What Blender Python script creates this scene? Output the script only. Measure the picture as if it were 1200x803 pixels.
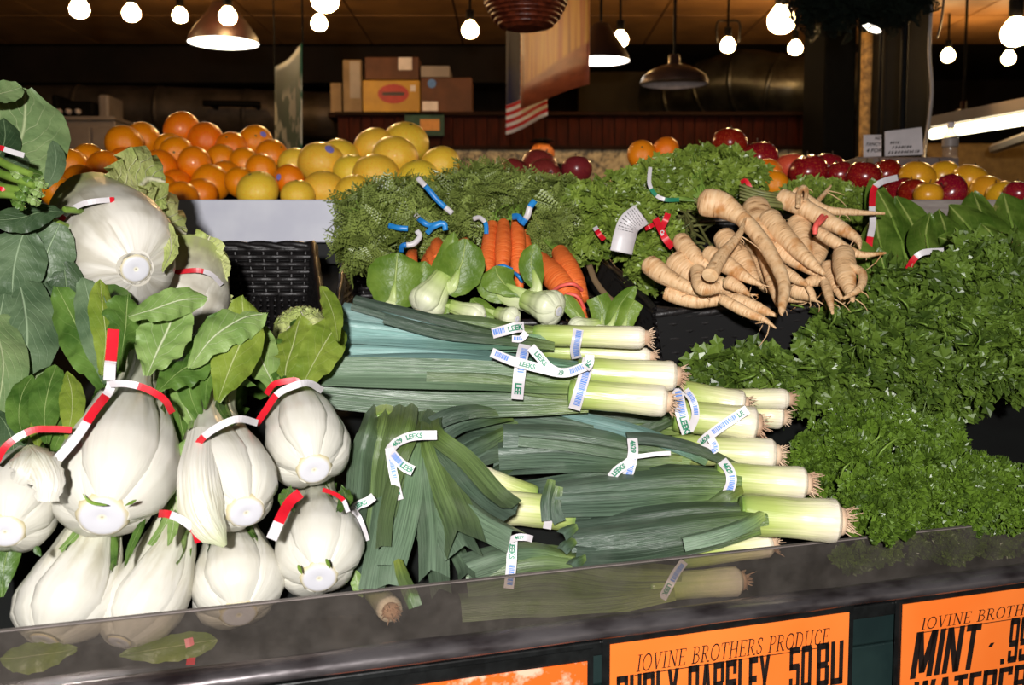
import bpy, math, random
import numpy as np
from mathutils import Vector, Matrix, noise

for o in list(bpy.data.objects):
    bpy.data.objects.remove(o)
S = bpy.context.scene
COL = S.collection
RND = random.Random(7)

# ------------------------------------------------------------------ camera
FPX = 1200.0
PITCH = math.atan(101.5 / FPX)
CAMZ = 1.5
CAM = Vector((0, 0, CAMZ))
cam_data = bpy.data.cameras.new('camera')
cam_data.sensor_width = 36
cam_data.lens = 36
cam_data.clip_start = 0.02
cam_data.dof.use_dof = True
cam_data.dof.focus_distance = 1.25
cam_data.dof.aperture_fstop = 9.0
cam = bpy.data.objects.new('camera', cam_data)
cam.location = CAM
cam.rotation_euler = (math.pi / 2 - PITCH, 0, 0)
COL.objects.link(cam)
S.camera = cam

# ------------------------------------------------------------------ world, flash, exposure
world = bpy.data.worlds.new('market_hall_air')
S.world = world
world.use_nodes = True
world.node_tree.nodes['Background'].inputs[0].default_value = (1.0, 0.86, 0.68, 1)
world.node_tree.nodes['Background'].inputs[1].default_value = 0.10

fl = bpy.data.lights.new('camera_flash', 'AREA')
fl.shape = 'DISK'
fl.size = 0.07
fl.energy = 57
fl.color = (1.0, 0.965, 0.945)
flo = bpy.data.objects.new('camera_flash', fl)
flo.location = (-0.03, -0.58, 1.71)
flo.rotation_euler = (math.pi / 2 - PITCH - 0.03, 0, 0)
COL.objects.link(flo)

S.view_settings.view_transform = 'Standard'
S.view_settings.look = 'None'
S.view_settings.gamma = 1
S.view_settings.use_curve_mapping = False
S.view_settings.exposure = 0.0

# ------------------------------------------------------------------ geometry helpers
_cp, _sp = math.cos(PITCH), math.sin(PITCH)
def ray(px, py):
    u = (px - 600.0) / FPX
    v = (401.5 - py) / FPX
    return Vector((u, _cp + v * _sp, -_sp + v * _cp))
def W(px, py, d):
    r = ray(px, py)
    return CAM + r * (d / r.y)
def Wz(px, py, z):
    r = ray(px, py)
    return CAM + r * ((z - CAMZ) / r.z)
def sz(px, d):
    return px * d / FPX

def lerp(a, b, t):
    return a + (b - a) * t
def prof(keys, t):
    if t <= keys[0][0]:
        return keys[0][1]
    for (t0, v0), (t1, v1) in zip(keys, keys[1:]):
        if t <= t1:
            k = (t - t0) / (t1 - t0)
            k = k * k * (3 - 2 * k) * 0.5 + k * 0.5
            return v0 + (v1 - v0) * k
    return keys[-1][1]

def cat(pts, n):
    """n+1 points of a Catmull-Rom curve through pts (Vectors), and the same for scalars"""
    P = [p for p in pts]
    if len(P) == 2:
        return [P[0] + (P[1] - P[0]) * (i / n) for i in range(n + 1)]
    E = [P[0] * 2 - P[1]] + P + [P[-1] * 2 - P[-2]]
    m = len(P) - 1
    out = []
    for i in range(n + 1):
        s = i / n * m
        k = min(int(s), m - 1)
        t = s - k
        a, b, c, d = E[k], E[k + 1], E[k + 2], E[k + 3]
        out.append((b * 2 + (c - a) * t + (a * 2 - b * 5 + c * 4 - d) * (t * t) + (b * 3 - a - c * 3 + d) * (t * t * t)) * 0.5)
    return out

WL = {}
class MB:
    def __init__(self):
        self.v = []; self.f = []; self.uv = []; self.m = []
    def grid(self, P, UV, closed=False, mat=0):
        b = len(self.v)
        nj = len(P[0])
        for r, ur in zip(P, UV):
            self.v.extend(r); self.uv.extend(ur)
        for i in range(len(P) - 1):
            for j in range(nj if closed else nj - 1):
                k = (j + 1) % nj
                self.f.append((b + i * nj + j, b + i * nj + k, b + (i + 1) * nj + k, b + (i + 1) * nj + j))
                self.m.append(mat)
    def fan(self, ring, c, uvc=(0, 0), uvr=None, mat=0, flip=False):
        b = len(self.v)
        self.v.append(c); self.uv.append(uvc)
        for i, p in enumerate(ring):
            self.v.append(p); self.uv.append(uvr[i] if uvr else uvc)
        n = len(ring)
        for i in range(n):
            a, c2 = b + 1 + i, b + 1 + (i + 1) % n
            self.f.append((b, c2, a) if flip else (b, a, c2)); self.m.append(mat)
    def poly(self, pts, mat=0, uv=(0.5, 0.5)):
        b = len(self.v)
        self.v.extend(pts); self.uv.extend([uv] * len(pts))
        self.f.append(tuple(range(b, b + len(pts)))); self.m.append(mat)
    def tube(self, pts, radii, n=10, k=None, caps=True, mat=0, t0=0.0, t1=1.0, squash=None, wob=0.0, seed=0):
        k = k or max(2, (len(pts) - 1) * 4)
        C = cat(pts, k)
        R = cat([Vector((r, 0, 0)) for r in radii], k)
        R = [max(1e-4, r.x) for r in R]
        T = [(C[min(i + 1, k)] - C[max(i - 1, 0)]).normalized() for i in range(k + 1)]
        a = T[0].orthogonal().normalized()
        if squash is not None:
            h = squash[0]
            a = (h - T[0] * h.dot(T[0])).normalized()
        rows, uvs = [], []
        for i in range(k + 1):
            a = (a - T[i] * a.dot(T[i])).normalized()
            b = T[i].cross(a)
            row, ur = [], []
            for j in range(n):
                th = 2 * math.pi * j / n
                rr = R[i]
                if wob:
                    rr *= 1 + wob * noise.noise(Vector((math.cos(th) * 1.3 + seed, math.sin(th) * 1.3, i * 0.55 + seed * 3.1)))
                f = squash[1] if squash else 1.0
                row.append(C[i] + a * (rr * math.cos(th) * f) + b * (rr * math.sin(th)))
                ur.append((j / n, t0 + (t1 - t0) * i / k))
            rows.append(row); uvs.append(ur)
        self.grid(rows, uvs, True, mat)
        if caps:
            self.fan(rows[0], C[0] - T[0] * R[0] * 0.25, (0.5, t0), uvs[0], mat, flip=True)
            self.fan(rows[-1], C[-1] + T[-1] * R[-1] * 0.25, (0.5, t1), uvs[-1], mat)
        return C, T
    def box(self, c, ax, ay, az, mat=0):
        """box from centre and three half-axis vectors"""
        b = len(self.v)
        for sx in (-1, 1):
            for sy in (-1, 1):
                for s in (-1, 1):
                    self.v.append(c + ax * sx + ay * sy + az * s); self.uv.append((sx * .5 + .5, s * .5 + .5))
        for q in ((0, 1, 3, 2), (4, 6, 7, 5), (0, 4, 5, 1), (2, 3, 7, 6), (0, 2, 6, 4), (1, 5, 7, 3)):
            self.f.append(tuple(b + i for i in q)); self.m.append(mat)
    def boxz(self, x0, x1, y0, y1, z0, z1, mat=0):
        self.box(Vector(((x0 + x1) / 2, (y0 + y1) / 2, (z0 + z1) / 2)), Vector(((x1 - x0) / 2, 0, 0)), Vector((0, (y1 - y0) / 2, 0)), Vector((0, 0, (z1 - z0) / 2)), mat)
    def lathe(self, c, axis, keys, n=20, mat=0, closed_ends=True):
        """keys = (height, radius) along axis from c"""
        a = axis.normalized(); e = a.orthogonal().normalized(); g = a.cross(e)
        rows, uvs = [], []
        hs = [k[0] for k in keys]
        for h, r in keys:
            rows.append([c + a * h + (e * math.cos(2 * math.pi * j / n) + g * math.sin(2 * math.pi * j / n)) * max(r, 1e-4) for j in range(n)])
            uvs.append([(j / n, (h - hs[0]) / max(1e-6, hs[-1] - hs[0])) for j in range(n)])
        self.grid(rows, uvs, True, mat)
        if closed_ends:
            self.fan(rows[0], c + a * keys[0][0], (0.5, 0), None, mat, flip=True)
            self.fan(rows[-1], c + a * keys[-1][0], (0.5, 1), None, mat)
    def build(self, name, mats, parent=None, smooth=True, kind=None, label=None, bevel=0):
        if not isinstance(mats, (list, tuple)):
            mats = [mats]
        V = np.array([tuple(p) for p in self.v], dtype=float)
        if parent is not None:
            org = WL[parent.name]
        else:
            lo, hi = V.min(0), V.max(0)
            org = Vector(((lo[0] + hi[0]) / 2, (lo[1] + hi[1]) / 2, lo[2]))
        V = V - np.array(tuple(org))
        me = bpy.data.meshes.new(name)
        me.from_pydata(V.tolist(), [], self.f)
        for m in mats:
            me.materials.append(m)
        me.polygons.foreach_set('material_index', self.m)
        me.polygons.foreach_set('use_smooth', [smooth] * len(self.f))
        uvl = me.uv_layers.new(name='UVMap')
        li = np.zeros(len(me.loops), dtype=int)
        me.loops.foreach_get('vertex_index', li)
        uvl.data.foreach_set('uv', np.array(self.uv, dtype=float)[li].ravel())
        me.update()
        o = bpy.data.objects.new(name, me)
        COL.objects.link(o)
        if parent is not None:
            o.parent = parent
        else:
            o.location = org
        WL[o.name] = Vector(org)
        if bevel:
            md = o.modifiers.new('bevel', 'BEVEL'); md.width = bevel; md.segments = 2; md.limit_method = 'ANGLE'
        if kind: o['kind'] = kind
        if label: o['label'] = label
        return o

def tag(o, label, category, group=None, kind=None):
    o['label'] = label
    if category: o['category'] = category
    if group: o['group'] = group
    if kind: o['kind'] = kind
    return o
def thing(name, label, category, loc, group=None):
    o = bpy.data.objects.new(name, None)
    o.empty_display_size = 0.02
    o.location = loc
    COL.objects.link(o)
    WL[o.name] = Vector(loc)
    return tag(o, label, category, group)
def struct(o):
    o['kind'] = 'structure'
    return o

# ------------------------------------------------------------------ materials
def C(r, g, b):
    def f(c):
        c /= 255.0
        return c / 12.92 if c <= 0.04045 else ((c + 0.055) / 1.055) ** 2.4
    return (f(r), f(g), f(b), 1.0)
class NT:
    def __init__(self, name):
        self.mat = bpy.data.materials.new(name)
        self.mat.use_nodes = True
        self.t = self.mat.node_tree
        self.b = self.t.nodes['Principled BSDF']
        self.out = self.t.nodes['Material Output']
    def n(self, typ, **kw):
        nd = self.t.nodes.new(typ)
        for k, v in kw.items():
            setattr(nd, k, v)
        return nd
    def set(self, sock, val):
        if hasattr(val, 'is_output'):
            self.t.links.new(val, sock)
        else:
            sock.default_value = val
    def math(self, op, a, b=0.0, c=None, clamp=False):
        nd = self.n('ShaderNodeMath', operation=op, use_clamp=clamp)
        self.set(nd.inputs[0], a); self.set(nd.inputs[1], b)
        if c is not None: self.set(nd.inputs[2], c)
        return nd.outputs[0]
    def maprange(self, v, a, b, c=0.0, d=1.0):
        nd = self.n('ShaderNodeMapRange', interpolation_type='SMOOTHSTEP')
        self.set(nd.inputs[0], v)
        for i, x in enumerate((a, b, c, d)):
            nd.inputs[1 + i].default_value = x
        return nd.outputs[0]
    def mix(self, f, a, b, blend='MIX'):
        nd = self.n('ShaderNodeMix', data_type='RGBA', blend_type=blend)
        self.set(nd.inputs[0], f); self.set(nd.inputs[6], a); self.set(nd.inputs[7], b)
        return nd.outputs[2]
    def ramp(self, f, stops, interp='LINEAR'):
        nd = self.n('ShaderNodeValToRGB')
        nd.color_ramp.interpolation = interp
        el = nd.color_ramp.elements
        while len(el) < len(stops):
            el.new(0.5)
        for e, (p, c) in zip(el, stops):
            e.position = p; e.color = c
        self.set(nd.inputs[0], f)
        return nd.outputs[0]
    def coord(self, which='Object', scale=None):
        tc = self.n('ShaderNodeTexCoord')
        s = tc.outputs[which]
        if scale is not None:
            mp = self.n('ShaderNodeMapping')
            mp.inputs['Scale'].default_value = scale
            self.t.links.new(s, mp.inputs[0]); s = mp.outputs[0]
        return s
    def noise(self, vec, scale, detail=3.0, rough=0.55, dist=0.0):
        nd = self.n('ShaderNodeTexNoise')
        self.set(nd.inputs['Vector'], vec)
        nd.inputs['Scale'].default_value = scale
        nd.inputs['Detail'].default_value = detail
        nd.inputs['Roughness'].default_value = rough
        nd.inputs['Distortion'].default_value = dist
        return nd.outputs[0]
    def uv(self):
        tc = self.n('ShaderNodeTexCoord')
        s = self.n('ShaderNodeSeparateXYZ')
        self.t.links.new(tc.outputs['UV'], s.inputs[0])
        return tc.outputs['UV'], s.outputs[0], s.outputs[1]
    def bump(self, h, strength=0.3, dist=0.002):
        nd = self.n('ShaderNodeBump')
        nd.inputs['Strength'].default_value = strength
        nd.inputs['Distance'].default_value = dist
        self.set(nd.inputs['Height'], h)
        self.t.links.new(nd.outputs[0], self.b.inputs['Normal'])
        return nd.outputs[0]
    def fin(self, col=None, rough=0.5, metal=0.0, spec=0.5, emit=None, estr=1.0, coat=0.0, sheen=0.0, alpha=None, sss=0.0):
        b = self.b.inputs
        if col is not None: self.set(b['Base Color'], col)
        self.set(b['Roughness'], rough)
        b['Metallic'].default_value = metal
        b['Specular IOR Level'].default_value = spec
        b['Coat Weight'].default_value = coat
        if emit is not None:
            self.set(b['Emission Color'], emit); b['Emission Strength'].default_value = estr
        if sss:
            b['Subsurface Weight'].default_value = sss
            b['Subsurface Radius'].default_value = (0.6, 0.7, 0.4)
            b['Subsurface Scale'].default_value = 0.006
        return self.mat
    def translucent(self, col, f):
        tr = self.n('ShaderNodeBsdfTranslucent')
        self.set(tr.inputs[0], col)
        mx = self.n('ShaderNodeMixShader')
        mx.inputs[0].default_value = f
        self.t.links.new(self.b.outputs[0], mx.inputs[1])
        self.t.links.new(tr.outputs[0], mx.inputs[2])
        self.t.links.new(mx.outputs[0], self.out.inputs[0])

def plain(name, a, b=None, rough=0.5, metal=0.0, scale=30, spec=0.5, bump=0.0, bscale=None, stretch=None, coat=0.0, detail=3):
    t = NT(name)
    if b is None:
        b = tuple(x * 0.82 for x in a[:3]) + (1,)
    v = t.coord('Object', stretch)
    nz = t.noise(v, scale, detail)
    col = t.mix(t.maprange(nz, 0.3, 0.7), a, b)
    if bump:
        t.bump(t.noise(v, bscale or scale * 2, 3), bump, 0.003)
    return t.fin(col, rough, metal, spec, coat=coat)

def leaf_mat(name, dark, light, vein, nveins=9, slant=0.35, rough=0.42, midw=0.05, vein_amt=0.55, trans=0.18, spec=0.45, bumps=0.5, puck=18.0):
    t = NT(name)
    uvv, u, v = t.uv()
    ua = t.math('ABSOLUTE', t.math('MULTIPLY_ADD', u, 2.0, -1.0))
    wob = t.noise(t.coord('Object'), 24, 2)
    mid = t.maprange(ua, midw * 2.2, midw * 0.3)
    ph = t.math('MULTIPLY', t.math('ADD', t.math('SUBTRACT', v, t.math('MULTIPLY', ua, slant)), t.math('MULTIPLY', wob, 0.22)), nveins * 2 * math.pi)
    sv = t.math('COSINE', ph)
    side = t.math('MULTIPLY', t.maprange(sv, 0.9, 1.0), t.maprange(ua, 1.0, 0.25))
    net = t.maprange(t.noise(t.coord('Object'), 130, 2), 0.55, 0.75)
    vv = t.math('MAXIMUM', mid, t.math('MULTIPLY', side, vein_amt))
    nz = t.noise(t.coord('Object'), puck, 3)
    col = t.mix(t.maprange(nz, 0.32, 0.68), dark, light)
    col = t.mix(t.math('MULTIPLY', net, 0.22), col, light)
    col = t.mix(vv, col, vein)
    h = t.math('ADD', t.math('MULTIPLY', vv, -0.8), t.math('MULTIPLY', t.noise(t.coord('Object'), 70, 3), 1.0))
    t.bump(h, bumps, 0.004)
    m = t.fin(col, rough, spec=spec)
    t.translucent(col, trans)
    return m

def strap_mat(name, stops, streak=0.35, rough=0.4, fine=46.0, trans=0.08, spec=0.5, dark=None, bmp=0.5, vary=0.0, grow=1.0):
    """colour along UV.y with streaks running lengthwise"""
    t = NT(name)
    uvv, u, v = t.uv()
    mp = t.n('ShaderNodeMapping'); mp.inputs['Scale'].default_value = (fine, 2.2, 1)
    t.t.links.new(uvv, mp.inputs[0])
    oi = t.n('ShaderNodeObjectInfo')
    addv = t.n('ShaderNodeVectorMath', operation='ADD')
    cmb = t.n('ShaderNodeCombineXYZ')
    t.set(cmb.inputs[0], t.math('MULTIPLY', oi.outputs['Random'], 90.0))
    t.t.links.new(mp.outputs[0], addv.inputs[0]); t.t.links.new(cmb.outputs[0], addv.inputs[1])
    st = t.noise(addv.outputs[0], 1.0, 3)
    patch = t.noise(t.coord('Object'), 22, 3)
    vv = t.math('ADD', v, t.math('MULTIPLY', t.math('SUBTRACT', st, 0.5), 0.16))
    col = t.ramp(vv, stops)
    col = t.mix(t.math('MULTIPLY', t.math('MULTIPLY', t.maprange(st, 0.4, 0.66), streak), t.maprange(v, 0.12, 0.6, grow, 1.0)), col, dark or C(40, 66, 50), 'MULTIPLY' if dark is None else 'MIX')
    col = t.mix(t.math('MULTIPLY', t.maprange(patch, 0.45, 0.75), 0.05), col, C(235, 240, 225))
    hv = t.n('ShaderNodeHueSaturation')
    t.set(hv.inputs['Value'], t.math('MULTIPLY_ADD', oi.outputs['Random'], vary, 1.0 - vary * .5)); t.set(hv.inputs['Color'], col)
    col = hv.outputs[0]
    t.bump(st, bmp, 0.002)
    m = t.fin(col, rough, spec=spec)
    if trans: t.translucent(col, trans)
    return m

# ------------------------------------------------------------------ flat lettering as mesh (built-in font)
_tx = {}
def text_flat(body, offset=0.0, shear=0.0):
    key = (body, offset, shear)
    if key in _tx: return _tx[key]
    cu = bpy.data.curves.new('lettering', 'FONT')
    cu.body = body; cu.size = 1.0; cu.offset = offset; cu.shear = shear; cu.resolution_u = 4
    ob = bpy.data.objects.new('lettering', cu)
    COL.objects.link(ob)
    dg = bpy.context.evaluated_depsgraph_get()
    me = ob.evaluated_get(dg).to_mesh()
    vs = [(v.co.x, v.co.y) for v in me.vertices]
    fs = [tuple(p.vertices) for p in me.polygons]
    ob.evaluated_get(dg).to_mesh_clear()
    bpy.data.objects.remove(ob)
    bpy.data.curves.remove(cu)
    xs = [p[0] for p in vs]; ys = [p[1] for p in vs]
    x0, x1, y0, y1 = min(xs), max(xs), min(ys), max(ys)
    vs = [((x - x0), (y - y0)) for x, y in vs]
    _tx[key] = (vs, fs, x1 - x0, y1 - y0)
    return _tx[key]
# ------------------------------------------------------------------ shared materials
m_dark_green_paint = plain('dark_green_paint', C(30, 48, 46), C(20, 36, 36), 0.45, scale=14, bump=0.1)
m_black_plastic = plain('black_vinyl', C(26, 28, 28), C(14, 15, 15), 0.32, scale=40, bump=0.1)
m_rail = plain('wrapped_steel_rail', C(150, 144, 146), C(62, 52, 54), 0.24, metal=0.8, scale=22, bump=0.35, bscale=30, stretch=(0.5, 0.5, 2.0))
m_bed = plain('dark_bed_board', C(16, 20, 18), C(9, 11, 10), 0.7, scale=12)
m_wicker = plain('black_wicker', C(36, 33, 33), C(16, 14, 14), 0.42, scale=60, bump=0.3)
m_wicker_in = plain('black_wicker_backing', C(10, 9, 9), C(6, 5, 5), 0.8)
m_tray = plain('white_painted_tray', C(224, 226, 236), C(208, 210, 224), 0.5, scale=9)
m_tray2 = plain('grey_wood_tray', C(160, 150, 142), C(134, 122, 116), 0.6, scale=14, stretch=(1, 1, 8))
m_tray_in = plain('tray_inner', C(70, 60, 52), C(50, 44, 40), 0.7)
m_brown_ceiling = plain('brown_ceiling_board', C(150, 108, 60), C(122, 86, 48), 0.6, scale=3)
m_dark_wall = plain('dark_brown_wall', C(34, 26, 21), C(23, 18, 14), 0.8, scale=3, spec=.15)
m_olive_wall = plain('olive_wall', C(62, 52, 34), C(48, 40, 26), 0.8, spec=.1, scale=2)
m_floor = plain('concrete_floor', C(84, 78, 70), C(60, 56, 50), 0.6, scale=4)
m_plank = plain('red_brown_plank', C(58, 20, 10), C(38, 13, 7), 0.7, spec=.1, scale=6, stretch=(6, 6, 1))
m_beam = plain('dark_beam', C(34, 17, 10), C(24, 12, 7), 0.75, spec=.1, scale=5)
m_speckle = NT('speckled_laminate')
_v = m_speckle.noise(m_speckle.coord('Object'), 22, 4, 0.7)
m_speckle = m_speckle.fin(m_speckle.ramp(_v, [(0.38, C(60, 54, 44)), (0.5, C(150, 138, 108)), (0.62, C(182, 168, 134))]), 0.5)
m_duct = plain('galvanised_duct', C(92, 90, 80), C(52, 50, 44), 0.32, metal=0.85, scale=5, bump=0.3, bscale=7)
m_duct_dark = plain('dull_duct', C(96, 84, 74), C(66, 58, 50), 0.5, metal=0.6, scale=5)
m_iron = plain('black_iron', C(9, 8, 7), C(6, 5, 5), 0.7, spec=0.1)
m_shade_red = plain('dark_red_enamel', C(34, 10, 8), C(26, 8, 7), 0.5, scale=10)
m_shade_brown = plain('brown_metal_shade', C(70, 54, 50), C(50, 38, 36), 0.4, metal=0.4, scale=10)
m_shade_in = plain('shade_inner_white', C(190, 180, 178), C(170, 160, 158), 0.6)
def glow(name, col, s):
    t = NT(name)
    return t.fin(C(250, 240, 220), 0.4, emit=col, estr=s)
m_bulb = glow('lit_bulb', (1.0, 0.62, 0.26, 1), 125.0)
m_lamp_lit = glow('lit_lamp_opening', (1.0, 0.93, 0.80, 1), 7.0)
m_tube = glow('lit_fluorescent', (1.0, 0.92, 0.62, 1), 5.0)
m_cardboard = plain('cardboard', C(88, 50, 28), C(72, 40, 22), 0.7, scale=8)
m_cardboard_pale = plain('pale_cardboard', C(128, 106, 76), C(108, 88, 62), 0.7, scale=8)
m_white_card = plain('white_card', C(214, 204, 204), C(196, 188, 188), 0.6, scale=12)
m_yellow_card = plain('yellow_carton', C(176, 134, 16), C(156, 116, 14), 0.5, scale=8)
m_red_print = plain('red_print', C(160, 30, 18), C(140, 24, 15), 0.5)
m_blue_print = plain('blue_print', C(70, 120, 190), C(60, 104, 170), 0.5)
m_black_print = plain('black_print', C(24, 16, 14), C(34, 24, 20), 0.5, scale=60)
m_cabinet = plain('grey_white_cabinet', C(136, 126, 120), C(120, 110, 104), 0.5, scale=4)
m_green_banner = plain('green_cloth', C(34, 74, 62), C(22, 52, 44), 0.7, scale=8)
m_orange_sign = plain('orange_paper', C(255, 132, 54), C(250, 122, 44), 0.45, scale=7)
m_orange_wet = NT('orange_paper_blotched')
_v = m_orange_wet.noise(m_orange_wet.coord('Object'), 42, 4, 0.6)
m_orange_wet = m_orange_wet.fin(m_orange_wet.ramp(_v, [(0.5, C(240, 104, 30)), (0.64, C(250, 190, 160))]), 0.45)
m_red_tie = plain('red_tie', C(214, 28, 44), C(190, 20, 36), 0.4)
m_white_tie = plain('white_tie', C(214, 210, 212), C(202, 196, 199), 0.4)
m_blue_tie = plain('blue_tie', C(40, 138, 206), C(30, 112, 186), 0.4)
m_green_print = plain('green_print', C(20, 128, 92), C(16, 110, 78), 0.5)
m_barcode = plain('blue_barcode', C(92, 138, 214), C(80, 124, 200), 0.5)
m_pink_band = plain('pink_rubber', C(240, 104, 92), C(226, 90, 80), 0.5)

# acrylic guard: smoky clear sheet with a little haze
def thin_clear(name, tint, haze_col, haze, gloss=.06, rough=.08):
    """thin plastic sheet: lets light straight through, with a faint sheen and haze"""
    t = NT(name)
    tr = t.n('ShaderNodeBsdfTransparent'); tr.inputs[0].default_value = tint
    gl = t.n('ShaderNodeBsdfGlossy'); gl.inputs['Roughness'].default_value = rough
    df = t.n('ShaderNodeBsdfDiffuse')
    nz = t.noise(t.coord('Object'), 26, 4, .65)
    t.set(df.inputs[0], haze_col)
    m1 = t.n('ShaderNodeMixShader'); t.set(m1.inputs[0], t.math('MULTIPLY', t.maprange(nz, .25, .75, .55, 1.45), haze))
    t.t.links.new(tr.outputs[0], m1.inputs[1]); t.t.links.new(df.outputs[0], m1.inputs[2])
    fr_ = t.n('ShaderNodeFresnel'); fr_.inputs[0].default_value = 1.45
    m2 = t.n('ShaderNodeMixShader'); t.set(m2.inputs[0], t.math('MINIMUM', fr_.outputs[0], gloss + .04))
    t.t.links.new(m1.outputs[0], m2.inputs[1]); t.t.links.new(gl.outputs[0], m2.inputs[2])
    t.t.links.new(m2.outputs[0], t.out.inputs[0])
    return t.mat
m_acrylic = thin_clear('smoky_acrylic', C(236, 231, 226), C(140, 134, 128), .10)
m_clear = thin_clear('clear_sleeve', C(240, 240, 240), C(200, 200, 200), .08, .05, .12)

# ------------------------------------------------------------------ the room
def boxobj(name, x0, x1, y0, y1, z0, z1, mat, parent=None, bevel=0, label=None):
    b = MB(); b.boxz(x0, x1, y0, y1, z0, z1)
    return b.build(name, mat, parent, smooth=False, bevel=bevel, label=label)
struct(boxobj('floor', -16, 16, -9, 11.2, -0.1, 0, m_floor))
struct(boxobj('wall_back', -8, 8, 10.6, 10.8, 0, 4.6, m_dark_wall))
struct(boxobj('wall_left', -8.1, -7.9, 1.5, 10.8, 0, 4.6, m_dark_wall))
struct(boxobj('wall_right', 7.4, 7.6, 1.5, 10.8, 0, 4.6, m_olive_wall))
CE = 3.25
ceil = struct(boxobj('ceiling', -8, 8, -4, 10.6, CE + 0.03, CE + 0.12, m_dark_wall))
# ceiling boards with open joints, up to the soffit edge
for ix in range(14):
    for iy in range(4):
        x0 = -4.9 + ix * 0.75
        y0 = 4.6 + iy * 1.02
        b = MB(); b.boxz(x0, x0 + 0.735, y0, y0 + 1.0, CE, CE + 0.04 + 0.004 * ((ix * 3 + iy * 5) % 4))
        b.build('ceiling_board', m_brown_ceiling, ceil, smooth=False)
# soffit drop at the far edge of the boards and a beam across
struct(boxobj('trim_1', -5.2, 0.1, 8.75, 8.95, 2.95, CE, m_dark_wall))
struct(boxobj('trim_2', 0.4, 5.6, 5.2, 5.35, 2.93, 3.02, m_iron))
struct(boxobj('trim_3', 3.4, 5.6, 6.3, 6.6, 2.92, 3.05, m_cardboard_pale))

# plank-fronted kiosk wall behind the stall
KY = 7.2
def kz(py, d=KY): return W(600, py, d).z
def kx(px, d=KY): return W(px, 150, d).x
kiosk = thing('plank_kiosk', 'low kiosk wall of upright red-brown planks above a speckled panel', 'kiosk', (kx(700), KY + 0.2, 0))
b = MB(); b.boxz(kx(395), kx(980), KY + 0.03, KY + 0.4, 0, kz(134))
b.build('backing_wall', m_beam, kiosk, False)
px = 396
while px < 975:
    w = 13 + (px * 7 % 3)
    b = MB(); b.boxz(kx(px + 0.5), kx(px + w - 0.5), KY, KY + 0.03, kz(171), kz(136))
    b.build('plank', m_plank, kiosk, False)
    px += w
b = MB(); b.boxz(kx(394), kx(982), KY - 0.05, KY + 0.4, kz(136), kz(132)); b.build('top_ledge', m_beam, kiosk, False)
b = MB(); b.boxz(kx(394), kx(982), KY - 0.03, KY + 0.05, kz(176), kz(171)); b.build('ledge', m_beam, kiosk, False)
for a0, a1 in ((505, 620), (648, 740), (905, 950)):
    b = MB(); b.boxz(kx(a0), kx(a1), KY - 0.01, KY + 0.02, kz(215), kz(176)); b.build('speckled_panel', m_speckle, kiosk, False)
b = MB(); b.boxz(kx(395), kx(980), KY + 0.005, KY + 0.03, 0, kz(215)); b.build('skirt_panel', m_beam, kiosk, False)

# cartons stacked on the kiosk ledge
def carton(label, p0, p1, y0, y1, d, mat, depth=0.3, extra=()):
    x0, x1 = W(p0, 100, d).x, W(p1, 100, d).x
    z0, z1 = W(600, y1, d).z, W(600, y0, d).z
    t = thing('carton', label, 'box', ((x0 + x1) / 2, d + depth / 2, z0))
    b = MB(); b.boxz(x0, x1, d, d + depth, z0, z1); b.build('carton_body', mat, t, False, bevel=0.006)
    b = MB(); b.boxz(x0 + .01, x1 - .01, d + depth * .46, d + depth * .54, z1, z1 + .003); b.build('tape', m_cardboard_pale, t, False)
    for nm, q0, q1, r0, r1, mm, shape in extra:
        b = MB()
        if shape == 'oval':
            c = W((q0 + q1) / 2, (r0 + r1) / 2, d) ; c.y = d - 0.003
            rx, rz = sz((q1 - q0) / 2, d), sz((r1 - r0) / 2, d)
            ring = [c + Vector((rx * math.cos(k * math.pi / 12), 0, rz * math.sin(k * math.pi / 12))) for k in range(24)]
            b.fan(ring, c)
        else:
            b.boxz(W(q0, 100, d).x, W(q1, 100, d).x, d - 0.004, d, W(600, r1, d).z, W(600, r0, d).z)
        b.build(nm, mm, t, False)
    return t
zl = 132
KD = KY + 0.04
carton('yellow carton with a red oval badge on the kiosk ledge', 425, 492, 94, zl, KD, m_yellow_card, extra=[('oval_badge', 443, 479, 99, 121, m_red_print, 'oval'), ('badge_lettering', 448, 474, 108, 112, m_shade_red, 'r'), ('paper_patch', 481, 487, 100, 107, m_white_card, 'r')])
carton('brown carton with white shipping label atop the yellow carton', 428, 491, 67, 93.5, KD, m_cardboard, extra=[('shipping_label', 467, 483, 67.5, 82, m_white_card, 'r')])
carton('wide brown carton with blue round sticker beside the yellow carton', 493, 553, 91, zl, KD, m_cardboard, extra=[('round_sticker', 501, 511, 93, 103, m_blue_print, 'oval'), ('shipping_label', 495, 513, 119, 130, m_white_card, 'r')])
carton('pale grey carton lying atop the wide brown carton', 493, 527, 77, 90.5, KD, m_cabinet)
carton('tall pale carton at the end of the carton stack', 402, 424, 70, zl, KD, m_cardboard_pale, extra=[('shipping_label', 410, 422, 72, 115, m_cabinet, 'r')])
carton('narrow pale carton beside the tall pale carton', 387, 400, 97, zl, KD, m_cardboard_pale)
b = MB(); b.boxz(W(384, 130, KD).x, W(397, 130, KD).x, KD, KD + 0.3, W(600, zl + 2, KD).z - 0.02, W(600, zl, KD).z); o = b.build('kiosk_shelf_end', m_beam, kiosk, False)

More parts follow.
